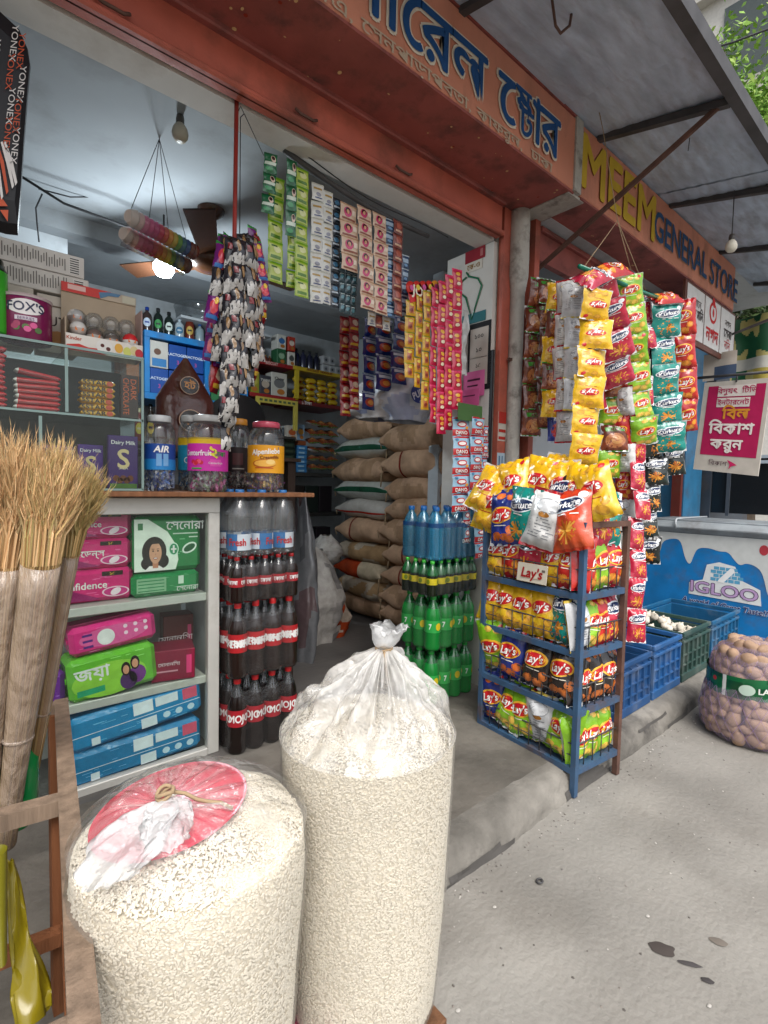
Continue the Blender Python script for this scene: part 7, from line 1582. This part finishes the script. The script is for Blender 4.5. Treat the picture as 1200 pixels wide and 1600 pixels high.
def btxt(px, py, ang, col, size=17):
    V, F = text2d('YONEX'); V = np.array(V); ca, sa = math.cos(R_(ang)), math.sin(R_(ang))
    mb.add([bagpt(px+(x*ca-(-y)*sa)*size*.85, py+(x*sa+(-y)*ca)*size) for x, y in V], F, col)
for px, py, c in ((20, 38, w_c), (31, 50, o_c), (14, 82, o_c), (32, 102, w_c), (15, 136, w_c), (25, 150, o_c), (10, 180, o_c), (22, 198, w_c), (-8, 60, w_c), (-10, 120, o_c)): btxt(px, py, 97, c)
for k, (c, o1) in enumerate(((w_c, 0), (w_c, 5), (o_c, 14), (w_c, 22))):
    x = 6-o1; mb.add([bagpt(*q, .001*k) for q in ((x, 222), (x+3, 221), (x+14, 252), (x+21, 285+o1), (x+18, 290+o1), (x+9, 256))], [(0, 1, 2, 3, 4, 5)], c)
mb.add([bagpt(*q) for q in ((1, 306), (12, 322), (-6, 322))], [(0, 1, 2)], o_c); mb.add([bagpt(*q) for q in ((0, 328), (13, 328), (12, 346))], [(0, 1, 2)], o_c); put('lettering', mb, 'print', yb)
mb = MB(); mb.tube([cen+Vector((-.1, 0, .2)), cen+Vector((-.1, 0, .45))], .006, 5); put('strap', mb, 'wire', yb)

# ================================================================== BEYOND THE AWNING
bl = thing('apartment_building', 'pale apartment block with a grey window bay behind the awning', 'building', (19.5, 5.0, 0))
mb = MB(); mb.box((0, 0, 10), (6, 9, 20), hx('c9c6bf')); put('wall', mb, 'card', bl)
for z in (7.0, 10.2, 13.4, 16.6):
    for y_ in (-3.2, -.35, 2.4):
        mb = MB(); mb.box((-3.02, y_, z), (.12, 1.3, 2.2), hx('4a524f')); wi = put('window', mb, 'gloss', bl)
        mb = MB(); mb.box((-3.1, y_, z-1.2), (.2, 1.5, .12), hx('a9a69f')); put('sill', mb, 'card', wi)
    mb = MB(); mb.box((-3.15, 0, z-1.6), (.35, 9.1, .14), hx('b5b2aa')); put('ledge', mb, 'card', bl)
def tree(label, base, h, crown, spread, n, cols, seed):
    t = thing('tree', label, 'tree', base, group='trees behind the shops'); random.seed(seed)
    mb = MB(); mb.tube([(0, 0, 0), (.1, .05, h*.3), (.0, .1, h*.6), (.1, 0, h*.9)], [.16, .13, .09, .03], 8)
    cl = []
    for k in range(26):
        a = rnd(0, 6.28); r = spread*math.sqrt(random.random()); c = Vector((r*math.cos(a), r*math.sin(a), h*crown+rnd(-.5, .5)*h*(1-crown)*2.0)); cl.append(c)
        if k < 9: mb.tube([(.05, .05, h*.45+rnd(0, h*.2)), c*.5+Vector((0, 0, h*.3)), c], [.05, .03, .012], 6)
    put('trunk', mb, 'bark', t)
    V = []; F = []; C = []
    for k in range(n):
        c = random.choice(cl); q = Vector((random.gauss(0, .34), random.gauss(0, .34), random.gauss(0, .26)))*spread*.5
        p = c+q; s_ = rnd(.05, .10); u = Vector((rnd(-1, 1), rnd(-1, 1), rnd(-1, .3))).normalized(); w2 = u.cross(Vector((rnd(-1, 1), rnd(-1, 1), rnd(-1, 1)))).normalized()
        o = len(V); V += [p, p+u*s_*.5+w2*s_*.32, p+u*s_*1.3, p+u*s_*.5-w2*s_*.32]; F.append((o, o+1, o+2, o+3)); C.append(random.choice(cols))
    mb = MB(); mb.add(V, F, C); put('crown', mb, 'leaf', t)
LG = [(.15, .30, .03), (.20, .36, .05), (.11, .22, .03), (.26, .38, .07)]; DG = [(.03, .06, .015), (.045, .08, .02), (.025, .045, .015), (.06, .09, .03)]
tree('sunlit light green tree beyond the awning edge', (9.9, 2.5, 0), 8.0, .86, 1.5, 9000, LG, 11)
tree('dark leafy tree behind the green banner', (8.9, 2.5, 0), 5.0, .78, 1.5, 9000, DG, 12)
tree('small leafy tree rising beside the pale building', (11.4, 2.3, 0), 8.6, .86, 1.3, 7000, LG, 13)
a_, b_ = PD(1080, 85, 6.0), PD(1215, 40, 5.6)
cable('dark overhead cable crossing in front of the pale building', [a_-(b_-a_)*1.2, a_, (a_+b_)/2+Vector((0, 0, -.02)), b_, b_+(b_-a_)], .012)

# ================================================================== SMALL THINGS ON THE ROAD
random.seed(21)
def flat_bit(name, label, cat, p, r, col, n=9, seed=0, sx_=1.0, mt='card', ang=0.0):
    mb = MB(); V = [(0, 0, .004)]
    for j in range(n):
        a = 2*math.pi*j/n; q = r*(1+.45*noise.noise((math.cos(a)*1.3+seed, math.sin(a)*1.3, seed))); x, y = q*math.cos(a)*sx_, q*math.sin(a)
        V.append((x*math.cos(ang)-y*math.sin(ang), x*math.sin(ang)+y*math.cos(ang), .001))
    mb.add(V, [(0, 1+j, 1+(j+1) % n) for j in range(n)], col, smooth=True); o = put(name, mb, mt, loc=(p.x, p.y, road_z(p.x, p.y)+.002)); return tag(o, label, cat)
flat_bit('dark_stain', 'dark brown splotch on the grey road', 'stain', PZ(1036, 1483, 0), .022, (.06, .05, .045), 30, 3, 1.6, ang=-.9)
flat_bit('dark_stain', 'small dark drip trailing from the splotch on the road', 'stain', PZ(1076, 1506, 0), .007, (.06, .055, .055), 10, 5, 4.5, ang=-1.0)
flat_bit('dark_stain', 'tiny dark spot beyond the drip on the road', 'stain', PZ(1105, 1532, 0), .009, (.05, .045, .045), 10, 8, 1.8, ang=-1.0)
flat_bit('dark_stain', 'faint grey brown spot beside the dark splotch', 'stain', PZ(1122, 1472, 0), .014, (.15, .13, .11), 10, 2, 1.6, ang=-1.0)
mb = MB(); mb.tube([(.011*math.cos(t), .011*math.sin(t)*.8, .006) for t in np.linspace(0, 6.1, 16)], .0035, 5); p = PZ(843, 1378, 0); o = put('rubber_ring', mb, 'darkmetal', loc=(p.x, p.y, road_z(p.x, p.y))); tag(o, 'small dark ring lying on the road near the step', 'ring')
for k, q in enumerate(((773, 1418), (1012, 1432), (1104, 1176), (1016, 1174), (1108, 1571), (716, 1578), (1020, 1171))):
    flat_bit('paper_scrap', ['white scrap on the road left of the ring', 'white scrap in the middle of the road', 'pale scrap near the potato sack', 'pale scrap near the crate row', 'white scrap low on the road', 'white scrap at the foot of the tall bag', 'tiny pale scrap beside another near the crates'][k], 'scrap', PZ(*q, 0), .005, (.42, .40, .37), 7, k*1.7, 1.4)
P_ = []
mb = MB()
for k in range(900):
    x, y = rnd(.75, 4.2), (rnd(-.5, 1.02) if k < 520 else 1.045-abs(random.gauss(0, .05))); r = rnd(.0015, .005); c = random.choice([(.10, .09, .08), (.14, .13, .12), (.38, .36, .33), (.2, .18, .16)])
    z = road_z(x, y); V = [(x+r*math.cos(a)*rnd(.6, 1.3), y+r*math.sin(a)*rnd(.6, 1.3), z+.0005) for a in (0, 1.3, 2.6, 3.9, 5.1)]+[(x, y, z+r*.8)]
    mb.add(V, [(j, (j+1) % 5, 5) for j in range(5)], c)
o = put('road_grit', mb, 'card', kind='stuff'); o['label'] = 'fine grit and pebbles scattered over the road'; o['category'] = 'grit'
